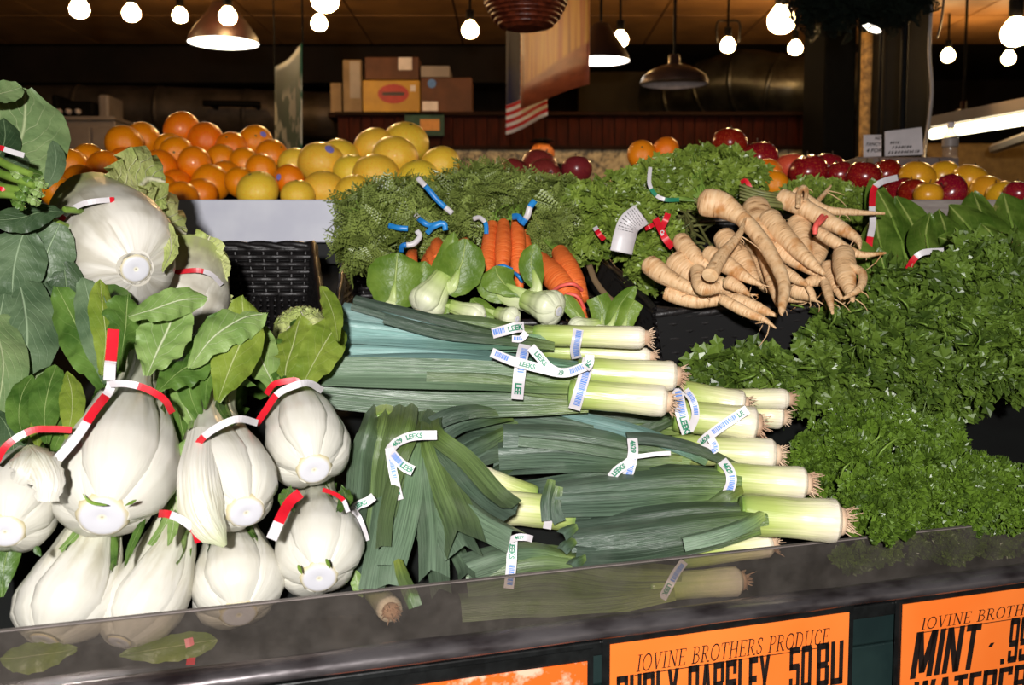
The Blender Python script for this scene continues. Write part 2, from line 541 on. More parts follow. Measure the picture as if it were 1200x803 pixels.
# framed green board on the planks
t = thing('framed_notice', 'green framed notice with yellow centre hung on the plank wall', 'sign', W(497, 160, KY - 0.02))
b = MB(); b.boxz(W(474, 0, KY).x, W(520, 0, KY).x, KY - 0.05, KY - 0.005, W(600, 160, KY).z, W(600, 134, KY).z); b.build('frame', m_green_banner, t, False)
b = MB(); b.boxz(W(492, 0, KY).x, W(515, 0, KY).x, KY - 0.055, KY - 0.05, W(600, 154, KY).z, W(600, 141, KY).z); b.build('notice_sheet', plain('ochre_sheet', C(188, 128, 48)), t, False)

# pumpkin on the ledge
pd = 6.6
pm = plain('pumpkin_skin', C(206, 118, 44), C(176, 94, 34), 0.5, scale=10)
pt = thing('pumpkin', 'dull orange pumpkin with dark leafy top by the speckled panel', 'pumpkin', W(635, 196, pd))
b = MB()
c0 = W(635, 181, pd); rr = sz(14, pd)
rows, uvs = [], []
for i in range(11):
    ph = math.pi * i / 10
    rows.append([c0 + Vector((rr * math.sin(ph) * (1 + .07 * math.cos(7 * 2 * math.pi * j / 28)) * math.cos(2 * math.pi * j / 28), rr * math.sin(ph) * (1 + .07 * math.cos(7 * 2 * math.pi * j / 28)) * math.sin(2 * math.pi * j / 28), -rr * .95 * math.cos(ph))) for j in range(28)])
    uvs.append([(j / 28, i / 10) for j in range(28)])
b.grid(rows, uvs, True); b.build('pumpkin_body', pm, pt)
b = MB()
for k in range(7):
    a = k * 0.9
    b.tube([c0 + Vector((0, 0, rr * .85)), c0 + Vector((math.cos(a) * rr * .5, math.sin(a) * rr * .5, rr * 1.15)), c0 + Vector((math.cos(a) * rr, math.sin(a) * rr, rr * 1.05))], [.02, .035, .01], 6, squash=(Vector((0, 0, 1)), .3))
b.build('leafy_top', m_iron, pt)
b = MB(); b.boxz(c0.x - .25, c0.x + .25, pd - .2, pd + .2, 0, c0.z - rr * .93); o = b.build('ledge_stand', m_beam, None, False); tag(o, 'dark brown stand under the pumpkin', 'stand')

# left: cabinet, appliance, ducts
d = 7.6
b = MB(); cb = thing('white_cabinet', 'grey-white cabinet against the dark wall behind the oranges', 'cabinet', (W(92, 180, d).x, d + .3, 0))
b.boxz(W(40, 0, d).x, W(130, 0, d).x, d, d + .6, 0, W(600, 141, d).z); b.build('cabinet_body', m_cabinet, cb, False, bevel=.01)
for q0, q1 in ((42, 101), (104, 129)):
    b = MB(); b.boxz(W(q0, 0, d).x, W(q1, 0, d).x, d - .02, d, .1, W(600, 149, d).z); b.build('cabinet_door', m_cabinet, cb, False, bevel=.006)
b = MB(); b.boxz(W(38, 0, d).x, W(132, 0, d).x, d - .03, d + .62, W(600, 141, d).z, W(600, 137, d).z); b.build('cabinet_top', m_cabinet, cb, False)
ap = thing('black_appliance', 'black appliance with rounded knobs on top of the white cabinet', 'appliance', W(80, 137, d + .1))
b = MB(); b.boxz(W(60, 0, d).x, W(102, 0, d).x, d + .05, d + .4, W(600, 137, d).z, W(600, 117, d).z); b.build('appliance_body', m_iron, ap, False, bevel=.015)
b = MB(); b.boxz(W(54, 0, d).x, W(62, 0, d).x, d + .02, d + .4, W(600, 137, d).z, W(600, 110, d).z); b.build('appliance_side', m_iron, ap, False, bevel=.015)
for k in range(3):
    b = MB(); b.lathe(W(70 + k * 11, 131, d + .05), Vector((0, -1, 0)), [(0, .02), (.03, .018), (.035, .005)], 12); b.build('knob', m_shade_in, ap)
b = MB(); b.boxz(W(104, 0, d).x, W(117, 0, d).x, d + .1, d + .4, W(600, 137, d).z, W(600, 108, d).z); o = b.build('grey_canister', m_cabinet, None, False, bevel=.02); tag(o, 'grey square canister beside the black appliance', 'canister')

def duct(label, pts, r, mat, seams):
    t = thing('air_duct', label, 'duct', pts[0])
    b = MB(); C_, T_ = b.tube(pts, [r] * len(pts), 24, k=24); b.build('duct_pipe', mat, t)
    for k in seams:
        b = MB(); b.lathe(C_[k] - T_[k] * .02, T_[k], [(0, r * 1.0), (0, r * 1.03), (.04, r * 1.03), (.04, r * 1.0)], 24, closed_ends=False); b.build('duct_seam', mat, t)
    return t
left_duct = duct('dull horizontal duct running along the dark wall behind the oranges', [W(-60, 128, 8.6), W(150, 128, 8.6), W(395, 136, 8.6)], .19, m_duct_dark, (4, 9, 14, 19))
duct('shiny galvanised duct bending down behind the pendant lamps', [W(1010, 100, 8.2), W(930, 104, 8.2), W(870, 96, 8.4), W(815, 112, 8.7), W(770, 122, 9.0)], .25, m_duct, (4, 8, 12, 16, 20))
o = struct(boxobj('trim_4', kx(700), kx(960), 9.2, 9.4, W(600, 137, 9.2).z, W(600, 84, 9.2).z, m_olive_wall))
pipe = MB(); pipe.tube([W(238, 121, 8.2), W(300, 122, 8.2), W(302, 124, 8.2)], [.025, .025, .02], 8)
for px_ in (245, 295): pipe.tube([W(px_, 121, 8.2), W(px_, 122, 8.2) + Vector((0, .3, 0))], [.02, .02], 6, k=2)
pipe.build('pipe_rail', m_iron, left_duct)

# bulbs
def bulb(px, py, diam, label, hood=True, real=0.095, cage=False, twin=False):
    d = FPX * real / diam
    c = W(px, py, d)
    r = real / 2
    t = thing('spot_bulb', label, 'light bulb', c + Vector((0, 0, r * 2.4)), 'lit spot bulbs under the ceiling')
    b = MB(); b.lathe(c - Vector((0, 0, r)), Vector((0, 0, 1)), [(0, .001), (r * .12, r * .5), (r * .4, r * .86), (r * .9, r), (r * 1.3, r * .92), (r * 1.7, r * .66), (r * 2.0, r * .42)], 18, closed_ends=True)
    b.build('bulb_glass', m_bulb, t)
    b = MB(); b.lathe(c + Vector((0, 0, r)), Vector((0, 0, 1)), [(0, r * .45), (r * .2, r * .5), (r * 1.3, r * .5), (r * 1.4, r * .2)], 14)
    b.build('lamp_socket', m_iron, t)
    b = MB(); top = CE if d > 4.5 else CE
    b.tube([c + Vector((0, 0, r * 2.3)), Vector((c.x, c.y, top))], [.008, .008], 6, k=2); b.build('drop_cord', m_iron, t)
    if cage:
        b = MB()
        for s in (-1, 1):
            b.tube([c + Vector((s * r * 1.5, 0, r * .4)), c + Vector((s * r * 1.5, 0, r * 3)), c + Vector((0, 0, r * 3.2))], [.006] * 3, 6)
        b.build('lamp_bracket', m_iron, t)
SB = 'warm lit spot bulb hanging under the brown ceiling'
BX = {(1033, 78): 'tiny far lit bulb between the pole lamp and the wide black column', (267, 19): 'lit bulb hanging in front of the dark red pendant shade', (551, 35): 'lone lit bulb between the cartons and the hanging basket',
      (916, 23): 'big bright bulb beside the evergreen garland', (932, 56): 'smaller lit bulb just below the big bulb by the garland', (1190, 38): 'big bright bulb above the fluorescent tube', (1182, 68): 'smaller lit bulb just below the big one over the fluorescent tube', (1111, 65): 'lit bulb hanging beside the grey cable'}
for q in ((93, 10, 22), (154, 15, 20), (211, 18, 17), (267, 19, 20), (381, -2, 32), (374, 27, 18), (551, 35, 19), (916, 23, 32), (932, 56, 16), (1190, 38, 32), (1182, 68, 15), (1111, 65, 15), (1033, 78, 11)):
    bulb(*q, label=BX.get(q[:2], SB))
bulb(727, 46, 18, label='lit spot bulb behind the draped banner above the lit pendant', cage=False)
bulb(853, 53, 17, label='lit spot bulb in a black bracket over the galvanised duct', cage=True)

# pendants
def pendant(label, px, py, wpx, d, matout, lit, hpx, neck):
    """py = pixel row of the opening"""
    c = W(px, py, d); R = sz(wpx / 2, d); H = sz(hpx, d)
    t = thing('pendant_lamp', label, 'pendant lamp', c, 'pendant lamps with wide metal shades')
    b = MB()
    if neck:
        keys = [(0, R), (H * .08, R * 1.0), (H * .3, R * .93), (H * .55, R * .66), (H * .72, R * .3), (H * .75, R * .17), (H * 1.1, R * .16), (H * 1.12, R * .05)]
    else:
        keys = [(0, R), (H * .15, R * .97), (H * .45, R * .74), (H * .8, R * .42), (H, R * .28), (H * 1.05, R * .1)]
    b.lathe(c, Vector((0, 0, 1)), keys, 32, closed_ends=False); b.build('lamp_shade', matout, t)
    b = MB(); b.lathe(c + Vector((0, 0, .004)), Vector((0, 0, 1)), [(0, R * .985), (H * .2, R * .9), (H * .3, R * .5), (H * .32, R * .02)], 32, closed_ends=False)
    b.build('shade_lining', m_lamp_lit if lit else m_shade_in, t)
    b = MB(); b.tube([c + Vector((0, 0, H)), Vector((c.x, c.y, CE))], [.008, .008], 6, k=2); b.build('drop_cord', m_iron, t)
pendant('dark red pendant lamp glowing white, hung over the oranges', 262, 51, 80, 6.0, m_shade_red, True, 46, False)
pendant('glowing pendant lamp partly hidden by the draped banner', 704, 72, 66, 6.0, m_shade_red, True, 42, False)
pendant('unlit brown metal pendant lamp with a narrow neck', 790, 99, 78, 5.4, m_shade_brown, False, 30, True)
pendant('small unlit dark red pendant lamp near the fluorescent tube', 1128, 146, 38, 6.6, m_shade_red, False, 24, True)

# hanging basket, banner, flag, green banner
c = W(616, 34, 3.0)
t = thing('hanging_basket', 'glossy red-brown basket hanging above the draped banner', 'basket', c)
mbk = plain('red_brown_basket', C(120, 52, 28), C(70, 26, 14), 0.35, scale=50, bump=0.6, bscale=70)
R = sz(47, 3.0)
b = MB(); b.lathe(c, Vector((0, 0, 1)), [(0, R * .45), (R * .08, R * .62), (R * .3, R * .8), (R * .6, R * .95), (R * .95, R * 1.04), (R * 1.0, R * 1.04), (R * 1.0, R * .98), (R * .6, R * .88)], 30, closed_ends=False)
b.fan([c + Vector((R * .45 * math.cos(k * math.pi / 15), R * .45 * math.sin(k * math.pi / 15), .001)) for k in range(30)], c, flip=True)
b.build('basket_bowl', mbk, t)
b = MB()
for i in range(9):
    h = R * (.1 + .1 * i); rr = prof([(0, R * .45), (R * .08, R * .62), (R * .3, R * .8), (R * .6, R * .95), (R, R * 1.04)], h) * 1.01
    b.tube([c + Vector((rr * (1 + .02 * ((k + i) % 2)) * math.cos(k * math.pi / 14), rr * (1 + .02 * ((k + i) % 2)) * math.sin(k * math.pi / 14), h)) for k in range(29)], [.006] * 29, 5, k=28, caps=False)
b.build('basket_weave', mbk, t, kind='stuff')
b = MB()
for k in range(3):
    a = k * 2.1
    b.tube([c + Vector((R * math.cos(a), R * math.sin(a), R)), c + Vector((0, 0, R * 4.5))], [.004, .004], 5, k=2)
b.tube([c + Vector((0, 0, R * 4.5)), Vector((c.x, c.y, CE))], [.004, .004], 5, k=2)
b.build('hanging_wire', m_iron, t)

def sheet(name, P00, P10, P01, P11, mat, bend, n=14, m=12):
    """hanging cloth: corners bottom-left, bottom-right, top-left, top-right; bend(u,v)->depth offset"""
    b = MB(); rows, uvs = [], []
    for i in range(n + 1):
        v = i / n
        row, ur = [], []
        for j in range(m + 1):
            u = j / m
            p = (P00 * (1 - u) + P10 * u) * (1 - v) + (P01 * (1 - u) + P11 * u) * v
            row.append(p + Vector((0, bend(u, v), 0))); ur.append((u, v))
        rows.append(row); uvs.append(ur)
    b.grid(rows, uvs)
    o = b.build(name, mat)
    md = o.modifiers.new('thickness', 'SOLIDIFY'); md.thickness = 0.003
    return o
t = NT('printed_drapery_banner')
uvv, u, v = t.uv()
wv = t.noise(t.coord('UV', (9, 1.2, 1)), 1.0, 3, 0.5, 0.6)
col = t.ramp(wv, [(0.3, C(104, 56, 22)), (0.45, C(166, 104, 42)), (0.55, C(186, 138, 62)), (0.68, C(150, 72, 36))])
low = t.maprange(t.math('SUBTRACT', v, t.math('MULTIPLY', u, 0.05)), 0.085, 0.065)
flesh = t.ramp(t.noise(t.coord('UV', (5, 30, 1)), 1.0, 2), [(0.3, C(112, 52, 34)), (0.7, C(150, 80, 52))])
m_banner = t.fin(t.mix(low, col, flesh), 0.45)
PA, PB = W(610, 127, 4.2), W(690, 97, 3.6)
PB.z = PA.z
top = Vector((0, 0, CE - PA.z))
o = sheet('printed_banner', PA, PB, PA + top, PB + top, m_banner, lambda u, v: .02 * math.sin(u * 7))
tag(o, 'hanging printed banner of golden brown drapery folds', 'banner')
t = NT('striped_flag_cloth')
uvv, u, v = t.uv()
st = t.math('GREATER_THAN', t.math('SINE', t.math('MULTIPLY', v, 13 * math.pi * 1.0 / 0.42)), 0.0)
stripes = t.mix(st, C(190, 24, 30), C(222, 214, 206))
canton = t.math('MULTIPLY', t.math('GREATER_THAN', v, 0.26), t.math('LESS_THAN', u, 0.36))
m_flag = t.fin(t.mix(canton, stripes, C(30, 32, 62)), 0.7)
fb0, fb1 = W(593, 158, 4.9), W(641, 137, 4.7)
o = sheet('striped_flag', fb0, fb1, W(593, 20, 4.9), W(641, 0, 4.7), m_flag, lambda u, v: .05 * math.sin(u * 5 + v * 2))
tag(o, 'red and white striped flag with navy corner hanging behind the banner', 'flag')
t = NT('green_banner_blotches')
uvv, u, v = t.uv()
nz = t.noise(t.coord('UV', (3, 3, 1)), 1.1, 2)
mask = t.math('MULTIPLY', t.maprange(nz, 0.48, 0.54), t.maprange(v, 0.75, 0.6))
m_gb = t.fin(t.mix(mask, t.mix(u, C(8, 40, 33), C(26, 92, 72)), C(176, 176, 164)), 0.6)
g0, g1 = W(322, 184, 5.0), W(355, 181, 4.3)
o = sheet('green_banner', g0, g1, W(322, 78, 5.0), W(355, 52, 4.3), m_gb, lambda u, v: .04 * math.sin(u * 4))
tag(o, 'narrow green banner with pale blotches hanging behind the fruit', 'banner')
b = MB()
for q in (W(322, 78, 5.0), W(355, 52, 4.3)): b.tube([q, Vector((q.x, q.y, CE))], [.004, .004], 5, k=2)
b.build('hanging_wire', m_iron, o)

# right side: columns, post, garland, cable, tube
def colm(name, label, px0, px1, d, depth, mat, z1=CE, z0=0.0):
    x0, x1 = W(px0, 100, d).x, W(px1, 100, d).x
    b = MB(); b.boxz(x0, x1, d, d + depth, z0, z1)
    for k in range(1, 9):
        pass
    t = thing(name, label, 'column', ((x0 + x1) / 2, d + depth / 2, z0))
    b.build('shaft', mat, t, False, bevel=.01)
    b = MB(); b.boxz(x0 - .03, x1 + .03, d - .03, d + depth + .03, z0, z0 + .25); b.build('plinth', mat, t, False)
    b = MB(); b.boxz(x0 - .03, x1 + .03, d - .03, d + depth + .03, z1 - .12, z1); b.build('cap', mat, t, False)
colm('dark_column', 'wide black column behind the leaning price cards', 1036, 1090, 3.7, .3, m_iron)
colm('dark_column', 'black column beside the pale rough post', 966, 1003, 4.1, .3, plain('black_green_paint', C(8, 8, 7), C(6, 6, 5), .8, spec=.05))
b = MB(); p0 = W(1014, 170, 3.85)
b.tube([Vector((p0.x, p0.y, 0)), Vector((p0.x, p0.y, 1.2)), Vector((p0.x, p0.y, 2.4)), Vector((p0.x, p0.y, CE))], [.024] * 4, 14, k=24, wob=.12)
o = b.build('rough_post', plain('rough_pale_bark', C(150, 118, 68), C(92, 70, 40), .8, scale=40, bump=.8, bscale=50)); tag(o, 'slim rough pale post beside the black columns', 'post')
t = thing('pole_lamp', 'thin dark pole carrying a tilted lit lamp head', 'lamp', W(1033, 185, 3.4))
b = MB(); q = W(1033, 40, 3.4); b.tube([Vector((q.x, q.y, 1.3)), Vector((q.x, q.y, q.z))], [.006, .006], 8, k=2); b.build('pole', m_iron, t)
q2 = W(1021, 34, 3.4)
b = MB(); b.lathe(q2, Vector((.5, .1, 1)), [(0, .034), (.02, .03), (.05, .016)], 18, closed_ends=False); b.build('lamp_head', m_iron, t)
b = MB(); b.lathe(q2 + Vector((.002, 0, .004)), Vector((.5, .1, 1)), [(0, .031), (.001, .001)], 18, closed_ends=False); b.build('lit_opening', m_lamp_lit, t)
b = MB(); q = W(1056, 182, 3.3); b.tube([Vector((q.x, q.y, 1.2)), Vector((q.x, q.y, CE))], [.012, .012], 8, k=2); o = b.build('dark_pole', m_iron); tag(o, 'plain dark pole standing between the white price cards', 'pole')
b = MB(); b.tube([W(1093, -20, 3.3), W(1089, 60, 3.3), W(1092, 110, 3.3), W(1084, 172, 3.3), W(1082, 186, 3.0)], [.006] * 5, 8); o = b.build('grey_cable', plain('grey_cable_sheath', C(150, 140, 134))); tag(o, 'grey cable hanging down beside the wide black column', 'cable')
b = MB(); b.tube([W(1108, -20, 3.5), W(1103, 25, 3.5), W(1098, 45, 3.5)], [.004] * 3, 6); o = b.build('red_cable', m_shade_red); tag(o, 'short red cable hanging beside the grey cable', 'cable')
tb = thing('fluorescent_light', 'lit fluorescent tube under a metal batten behind the water bottle', 'light', W(1150, 150, 4.0))
ta, tz = W(1093, 157, 4.3), W(1235, 134, 3.4)
b = MB(); b.tube([ta, tz], [.022, .022], 12, k=2); b.build('tube', m_tube, tb)
b = MB(); b.tube([ta + Vector((0, .02, .05)), tz + Vector((0, .02, .05))], [.03, .03], 4, k=2); b.build('batten', m_cabinet, tb, False)
b = MB(); b.tube([ta + Vector((.3, .1, -.05)), tz + Vector((0, .1, -.05))], [.02, .02], 6, k=2); b.build('reflector_edge', m_cabinet, tb, False)
o = struct(boxobj('trim_5', W(1088, 0, 4.8).x, W(1330, 0, 4.8).x, 4.8, 4.9, 0, W(600, 168, 4.8).z, plain('yellow_brown_panel', C(150, 112, 52), C(128, 94, 42), .6)))
# ------------------------------------------------------------------ the produce stand
ZR = 1.169
RA, RB = Wz(0, 741, ZR), Wz(1200, 611, ZR)
U = (RB - RA).normalized()
NO = Vector((U.y, -U.x, 0))                 # out of the stand, towards the shopper
UP = Vector((0, 0, 1))
def Fp(px, py, off=0.0):
    r = ray(px, py)
    return CAM + r * (((RA + NO * off) - CAM).dot(NO) / r.dot(NO))
def su(p): return (p - RA).dot(U)
def SP(s, off, z): return RA + U * s + NO * off + UP * (z - ZR)
S0, S1 = -0.55, 1.75
zpb = (Fp(300, 773).z + Fp(600, 738).z + Fp(900, 695).z) / 3     # foot of the guard
stand = thing('produce_stand', 'dark green produce stand with smoky front guard and steel rail', 'stand', SP(0.6, -0.3, 0))
def sbox(name, s0, s1, o0, o1, z0, z1, mat, bevel=0.0, label=None):
    b = MB(); c = SP((s0 + s1) / 2, (o0 + o1) / 2, (z0 + z1) / 2)
    b.box(c, U * ((s1 - s0) / 2), NO * ((o1 - o0) / 2), UP * ((z1 - z0) / 2))
    return b.build(name, mat, stand, False, bevel=bevel, label=label)
sbox('front_guard', S0, S1, -0.004, 0.0, zpb - 0.01, ZR, m_acrylic, label='smoky clear front guard')
sbox('guard_edge', S0, S1, -0.005, 0.001, ZR, ZR + .0012, plain('ground_acrylic_edge', C(124, 114, 110), C(104, 96, 92), .5), label='ground grey top edge of the guard')
# rail: rounded bar below the guard
b = MB()
keys = [(0.0, zpb), (0.010, zpb + .001), (0.019, zpb - .004), (0.023, zpb - .011), (0.021, zpb - .017), (0.012, zpb - .020), (0.006, zpb - .024), (0.0, zpb - .026)]
rows, uvs = [], []
for i in range(41):
    s = S0 + (S1 - S0) * i / 40
    rows.append([SP(s, o_ + .0008 * math.sin(i * 2.3 + k), z_ + .0006 * math.sin(i * 1.7 + k * 2)) for k, (o_, z_) in enumerate(keys)])
    uvs.append([(i / 40, k / 7) for k in range(len(keys))])
b.grid(rows, uvs); b.build('steel_rail', m_rail, stand, label='shiny steel rail with clear wrap')
sbox('sign_channel', S0, S1, -0.012, 0.009, zpb - .040, zpb - .024, m_black_plastic, .002)
# front boards
zb = zpb - .040
b0 = zb - .035
sbox('front_board', S0, S1, -.03, 0, b0 - .17, b0 - .002, m_dark_green_paint, .002)
sbox('front_board', S0, S1, -.03, .001, b0, zb, m_dark_green_paint, .002)
for k in range(4):
    sbox('front_board', S0, S1, -.03, 0, b0 - .17 - .2 * (k + 1) + .002, b0 - .17 - .2 * k - .002, m_dark_green_paint, .002)
sbox('front_floor_inside', S0, S1, -.30, -.004, zpb - .025, zpb - .015, m_bed)
# sloping bed under the produce, and a raised back shelf
b = MB()
prf = [(-.004, zpb - .015), (-.12, zpb - .01), (-.30, 1.19), (-.48, 1.27), (-.75, 1.36), (-1.0, 1.42), (-1.35, 1.48), (-2.3, 1.48)]
rows = [[SP(S0, o_, z_), SP(S1 + .5, o_, z_)] for o_, z_ in prf]
b.grid(rows, [[(0, 0), (1, 0)]] * len(rows)); b.build('sloping_bed', m_bed, stand, False)
for sx in (S0, S1 + .46):
    sbox('side_board', sx, sx + .04, -1.75, 0, 0.3, 1.15, m_dark_green_paint)
for sx in (S0 + .1, S1 - .1):
    for oo in (-.1, -1.6):
        sbox('stand_leg', sx - .04, sx + .04, oo - .04, oo + .04, 0, .4, m_iron)

# ------------------------------------------------------------------ price signs
SERIF = {  # strokes on a 1 x 1 cell: (points, thickness), capital letters with thin serifs
 'I': (.35, [([(.17, 0), (.17, 1)], .11), ([(.02, 0), (.32, 0)], .045), ([(.02, 1), (.32, 1)], .045)]),
 'O': (.78, [([(.39 + .34 * math.cos(a * math.pi / 12), .5 + .5 * math.sin(a * math.pi / 12)) for a in range(25)], .085)]),
 'V': (.72, [([(.1, 1), (.36, 0)], .11), ([(.36, 0), (.62, 1)], .05), ([(0, 1), (.22, 1)], .045), ([(.5, 1), (.74, 1)], .045)]),
 'N': (.8, [([(.13, 0), (.13, 1)], .05), ([(.13, 1), (.67, 0)], .11), ([(.67, 0), (.67, 1)], .05), ([(0, 0), (.26, 0)], .045), ([(0, 1), (.16, 1)], .045), ([(.55, 1), (.8, 1)], .045)]),
 'E': (.62, [([(.14, 0), (.14, 1)], .11), ([(0, 1), (.56, 1), (.56, .86)], .05), ([(0, 0), (.58, 0), (.58, .16)], .05), ([(.14, .52), (.42, .52)], .05), ([(.42, .44), (.42, .6)], .04)]),
 'B': (.66, [([(.14, 0), (.14, 1)], .11), ([(0, 1), (.36, 1), (.5, .9), (.52, .76), (.46, .6), (.3, .53), (.14, .53)], .06), ([(.3, .53), (.5, .46), (.6, .28), (.52, .08), (.36, 0), (0, 0)], .07)]),
 'R': (.72, [([(.14, 0), (.14, 1)], .11), ([(0, 1), (.36, 1), (.52, .9), (.54, .74), (.46, .56), (.3, .5), (.14, .5)], .06), ([(.32, .5), (.6, 0), (.74, 0)], .09), ([(0, 0), (.28, 0)], .045)]),
 'T': (.66, [([(.33, 0), (.33, 1)], .11), ([(.02, .84), (.04, 1), (.62, 1), (.64, .84)], .05), ([(.2, 0), (.46, 0)], .045)]),
 'H': (.8, [([(.15, 0), (.15, 1)], .11), ([(.65, 0), (.65, 1)], .11), ([(.15, .52), (.65, .52)], .05), ([(.02, 0), (.28, 0)], .045), ([(.02, 1), (.28, 1)], .045), ([(.52, 0), (.78, 0)], .045), ([(.52, 1), (.78, 1)], .045)]),
 'S': (.56, [([(.46, .78), (.44, .95), (.28, 1.0), (.12, .92), (.08, .76), (.18, .6), (.38, .44), (.48, .26), (.42, .07), (.26, 0), (.1, .04), (.06, .24)], .075)]),
 'P': (.62, [([(.14, 0), (.14, 1)], .11), ([(0, 1), (.36, 1), (.52, .9), (.55, .72), (.48, .54), (.32, .47), (.14, .47)], .06), ([(0, 0), (.28, 0)], .045)]),
 'D': (.78, [([(.14, 0), (.14, 1)], .11), ([(0, 1), (.36, 1), (.6, .86), (.69, .5), (.6, .14), (.36, 0), (0, 0)], .065)]),
 'U': (.78, [([(.14, 1), (.14, .3), (.22, .07), (.4, 0), (.57, .07), (.65, .3), (.65, 1)], .075), ([(0, 1), (.28, 1)], .045), ([(.53, 1), (.77, 1)], .045)]),
 'C': (.7, [([(.62, .8), (.56, .94), (.4, 1), (.2, .9), (.08, .5), (.2, .1), (.4, 0), (.58, .08), (.64, .24)], .08)]),
 ' ': (.36, []),
}
def serif_line(text, h, gap=.1, slant=.16):
    """list of quads (four 2-D points) and the run length, height h"""
    x = 0; quads = []
    for ch in text:
        w, strokes = SERIF[ch]
        for pts, th in strokes:
            for (a, c) in zip(pts, pts[1:]):
                dx, dy = c[0] - a[0], c[1] - a[1]
                L = math.hypot(dx, dy) or 1
                nx, ny = -dy / L * th / 2, dx / L * th / 2
                ex, ey = dx / L * .015, dy / L * .015
                q = [(a[0] - ex + nx, a[1] - ey + ny), (a[0] - ex - nx, a[1] - ey - ny), (c[0] + ex - nx, c[1] + ey - ny), (c[0] + ex + nx, c[1] + ey + ny)]
                quads.append([((x + p[0] + slant * p[1]) * h, p[1] * h) for p in q])
        x += w + gap
    return quads, (x - gap) * h

# heavy condensed capitals: V = upright, H = bar, D = slanted stroke, on a 1 x 1 cell
BLOCK = {
 'C': (1, [('V', 0, 0, 1), ('H', 1, 0, 1), ('H', 0, 0, 1), ('V', 1, .76, .98), ('V', 1, .02, .3)]),
 'U': (1, [('V', 0, 0, 1), ('V', 1, 0, 1), ('H', 0, 0, 1)]),
 'R': (1, [('V', 0, 0, 1), ('H', 1, 0, .95), ('H', .5, 0, .9), ('V', 1, .54, .97), ('V', 1, 0, .46)]),
 'L': (.85, [('V', 0, 0, 1), ('H', 0, 0, 1)]),
 'Y': (1, [('D', 0, 1, .36, .4), ('D', .68, 1, .36, .4), ('V', .5, 0, .46)]),
 'P': (1, [('V', 0, 0, 1), ('H', 1, 0, .95), ('H', .44, 0, .95), ('V', 1, .47, .97)]),
 'A': (1, [('D', 0, 0, .3, 1), ('D', .68, 0, .38, 1), ('H', .22, .2, .8)]),
 'S': (1, [('H', 1, 0, 1), ('V', 0, .5, 1), ('H', .5, 0, 1), ('V', 1, 0, .5), ('H', 0, 0, 1), ('V', 1, .68, 1), ('V', 0, 0, .32)]),
 'E': (.85, [('V', 0, 0, 1), ('H', 1, 0, 1), ('H', .5, 0, .9), ('H', 0, 0, 1)]),
 'B': (1, [('V', 0, 0, 1), ('H', 1, 0, .94), ('H', .5, 0, .9), ('H', 0, 0, .94), ('V', 1, .04, .47), ('V', 1, .55, .96)]),
 '5': (1, [('H', 1, 0, 1), ('V', 0, .5, 1), ('H', .56, 0, .95), ('V', 1, .04, .58), ('H', 0, 0, .95), ('V', 0, 0, .3)]),
 '0': (1, [('V', 0, .04, .96), ('V', 1, .04, .96), ('H', 1, .06, .94), ('H', 0, .06, .94)]),
 '9': (1, [('V', 1, .04, .96), ('H', 1, .06, .94), ('V', 0, .46, .96), ('H', .42, .06, .94), ('H', 0, .06, .94), ('V', 0, .04, .28)]),
 'M': (1.35, [('V', 0, 0, 1), ('V', 1, 0, 1), ('D', .06, 1, .38, .1), ('D', .7, 1, .38, .1)]),
 'I': (.34, [('V', 0, 0, 1), ('V', 1, 0, 1)]),
 'N': (1.05, [('V', 0, 0, 1), ('V', 1, 0, 1), ('D', .02, 1, .66, 0)]),
 'T': (.95, [('H', 1, 0, 1), ('V', .5, 0, 1)]),
 'W': (1.5, [('D', 0, 1, .17, 0), ('D', .4, 1, .2, 0), ('D', .4, 1, .58, 0), ('D', .78, 1, .6, 0)]),
 '-': (.5, [('H', .46, 0, 1)]), '.': (.3, [('H', 0, 0, 1)]), ' ': (.55, []),
}
def block_line(text, shear=0.0, tw=.33, th=.15, gap=.14):
    """quads in a box of height 1, and the run length"""
    x = 0; out = []
    for ch in text:
        w, st = BLOCK[ch]; t_ = tw / w if w > .4 else .5
        if ch == 'M': t_ = .26 / 1.0
        if ch == 'W': t_ = .22
        for q in st:
            if ch in '-.':
                pts = [(0, 0), (1, 0), (1, 1), (0, 1)]
            elif q[0] == 'V':
                x0 = q[1] * (1 - t_); pts = [(x0, q[2]), (x0 + t_, q[2]), (x0 + t_, q[3]), (x0, q[3])]
            elif q[0] == 'H':
                y0 = q[1] * (1 - th); pts = [(q[2], y0), (q[3], y0), (q[3], y0 + th), (q[2], y0 + th)]
            else:
                _, xa, ya, xb, yb = q; pts = [(xa, ya), (xa + t_, ya), (xb + t_, yb), (xb, yb)]
            out.append([(x + px_ * w + shear * py_, py_) for px_, py_ in pts])
        x += w + gap
    return out, x - gap + shear
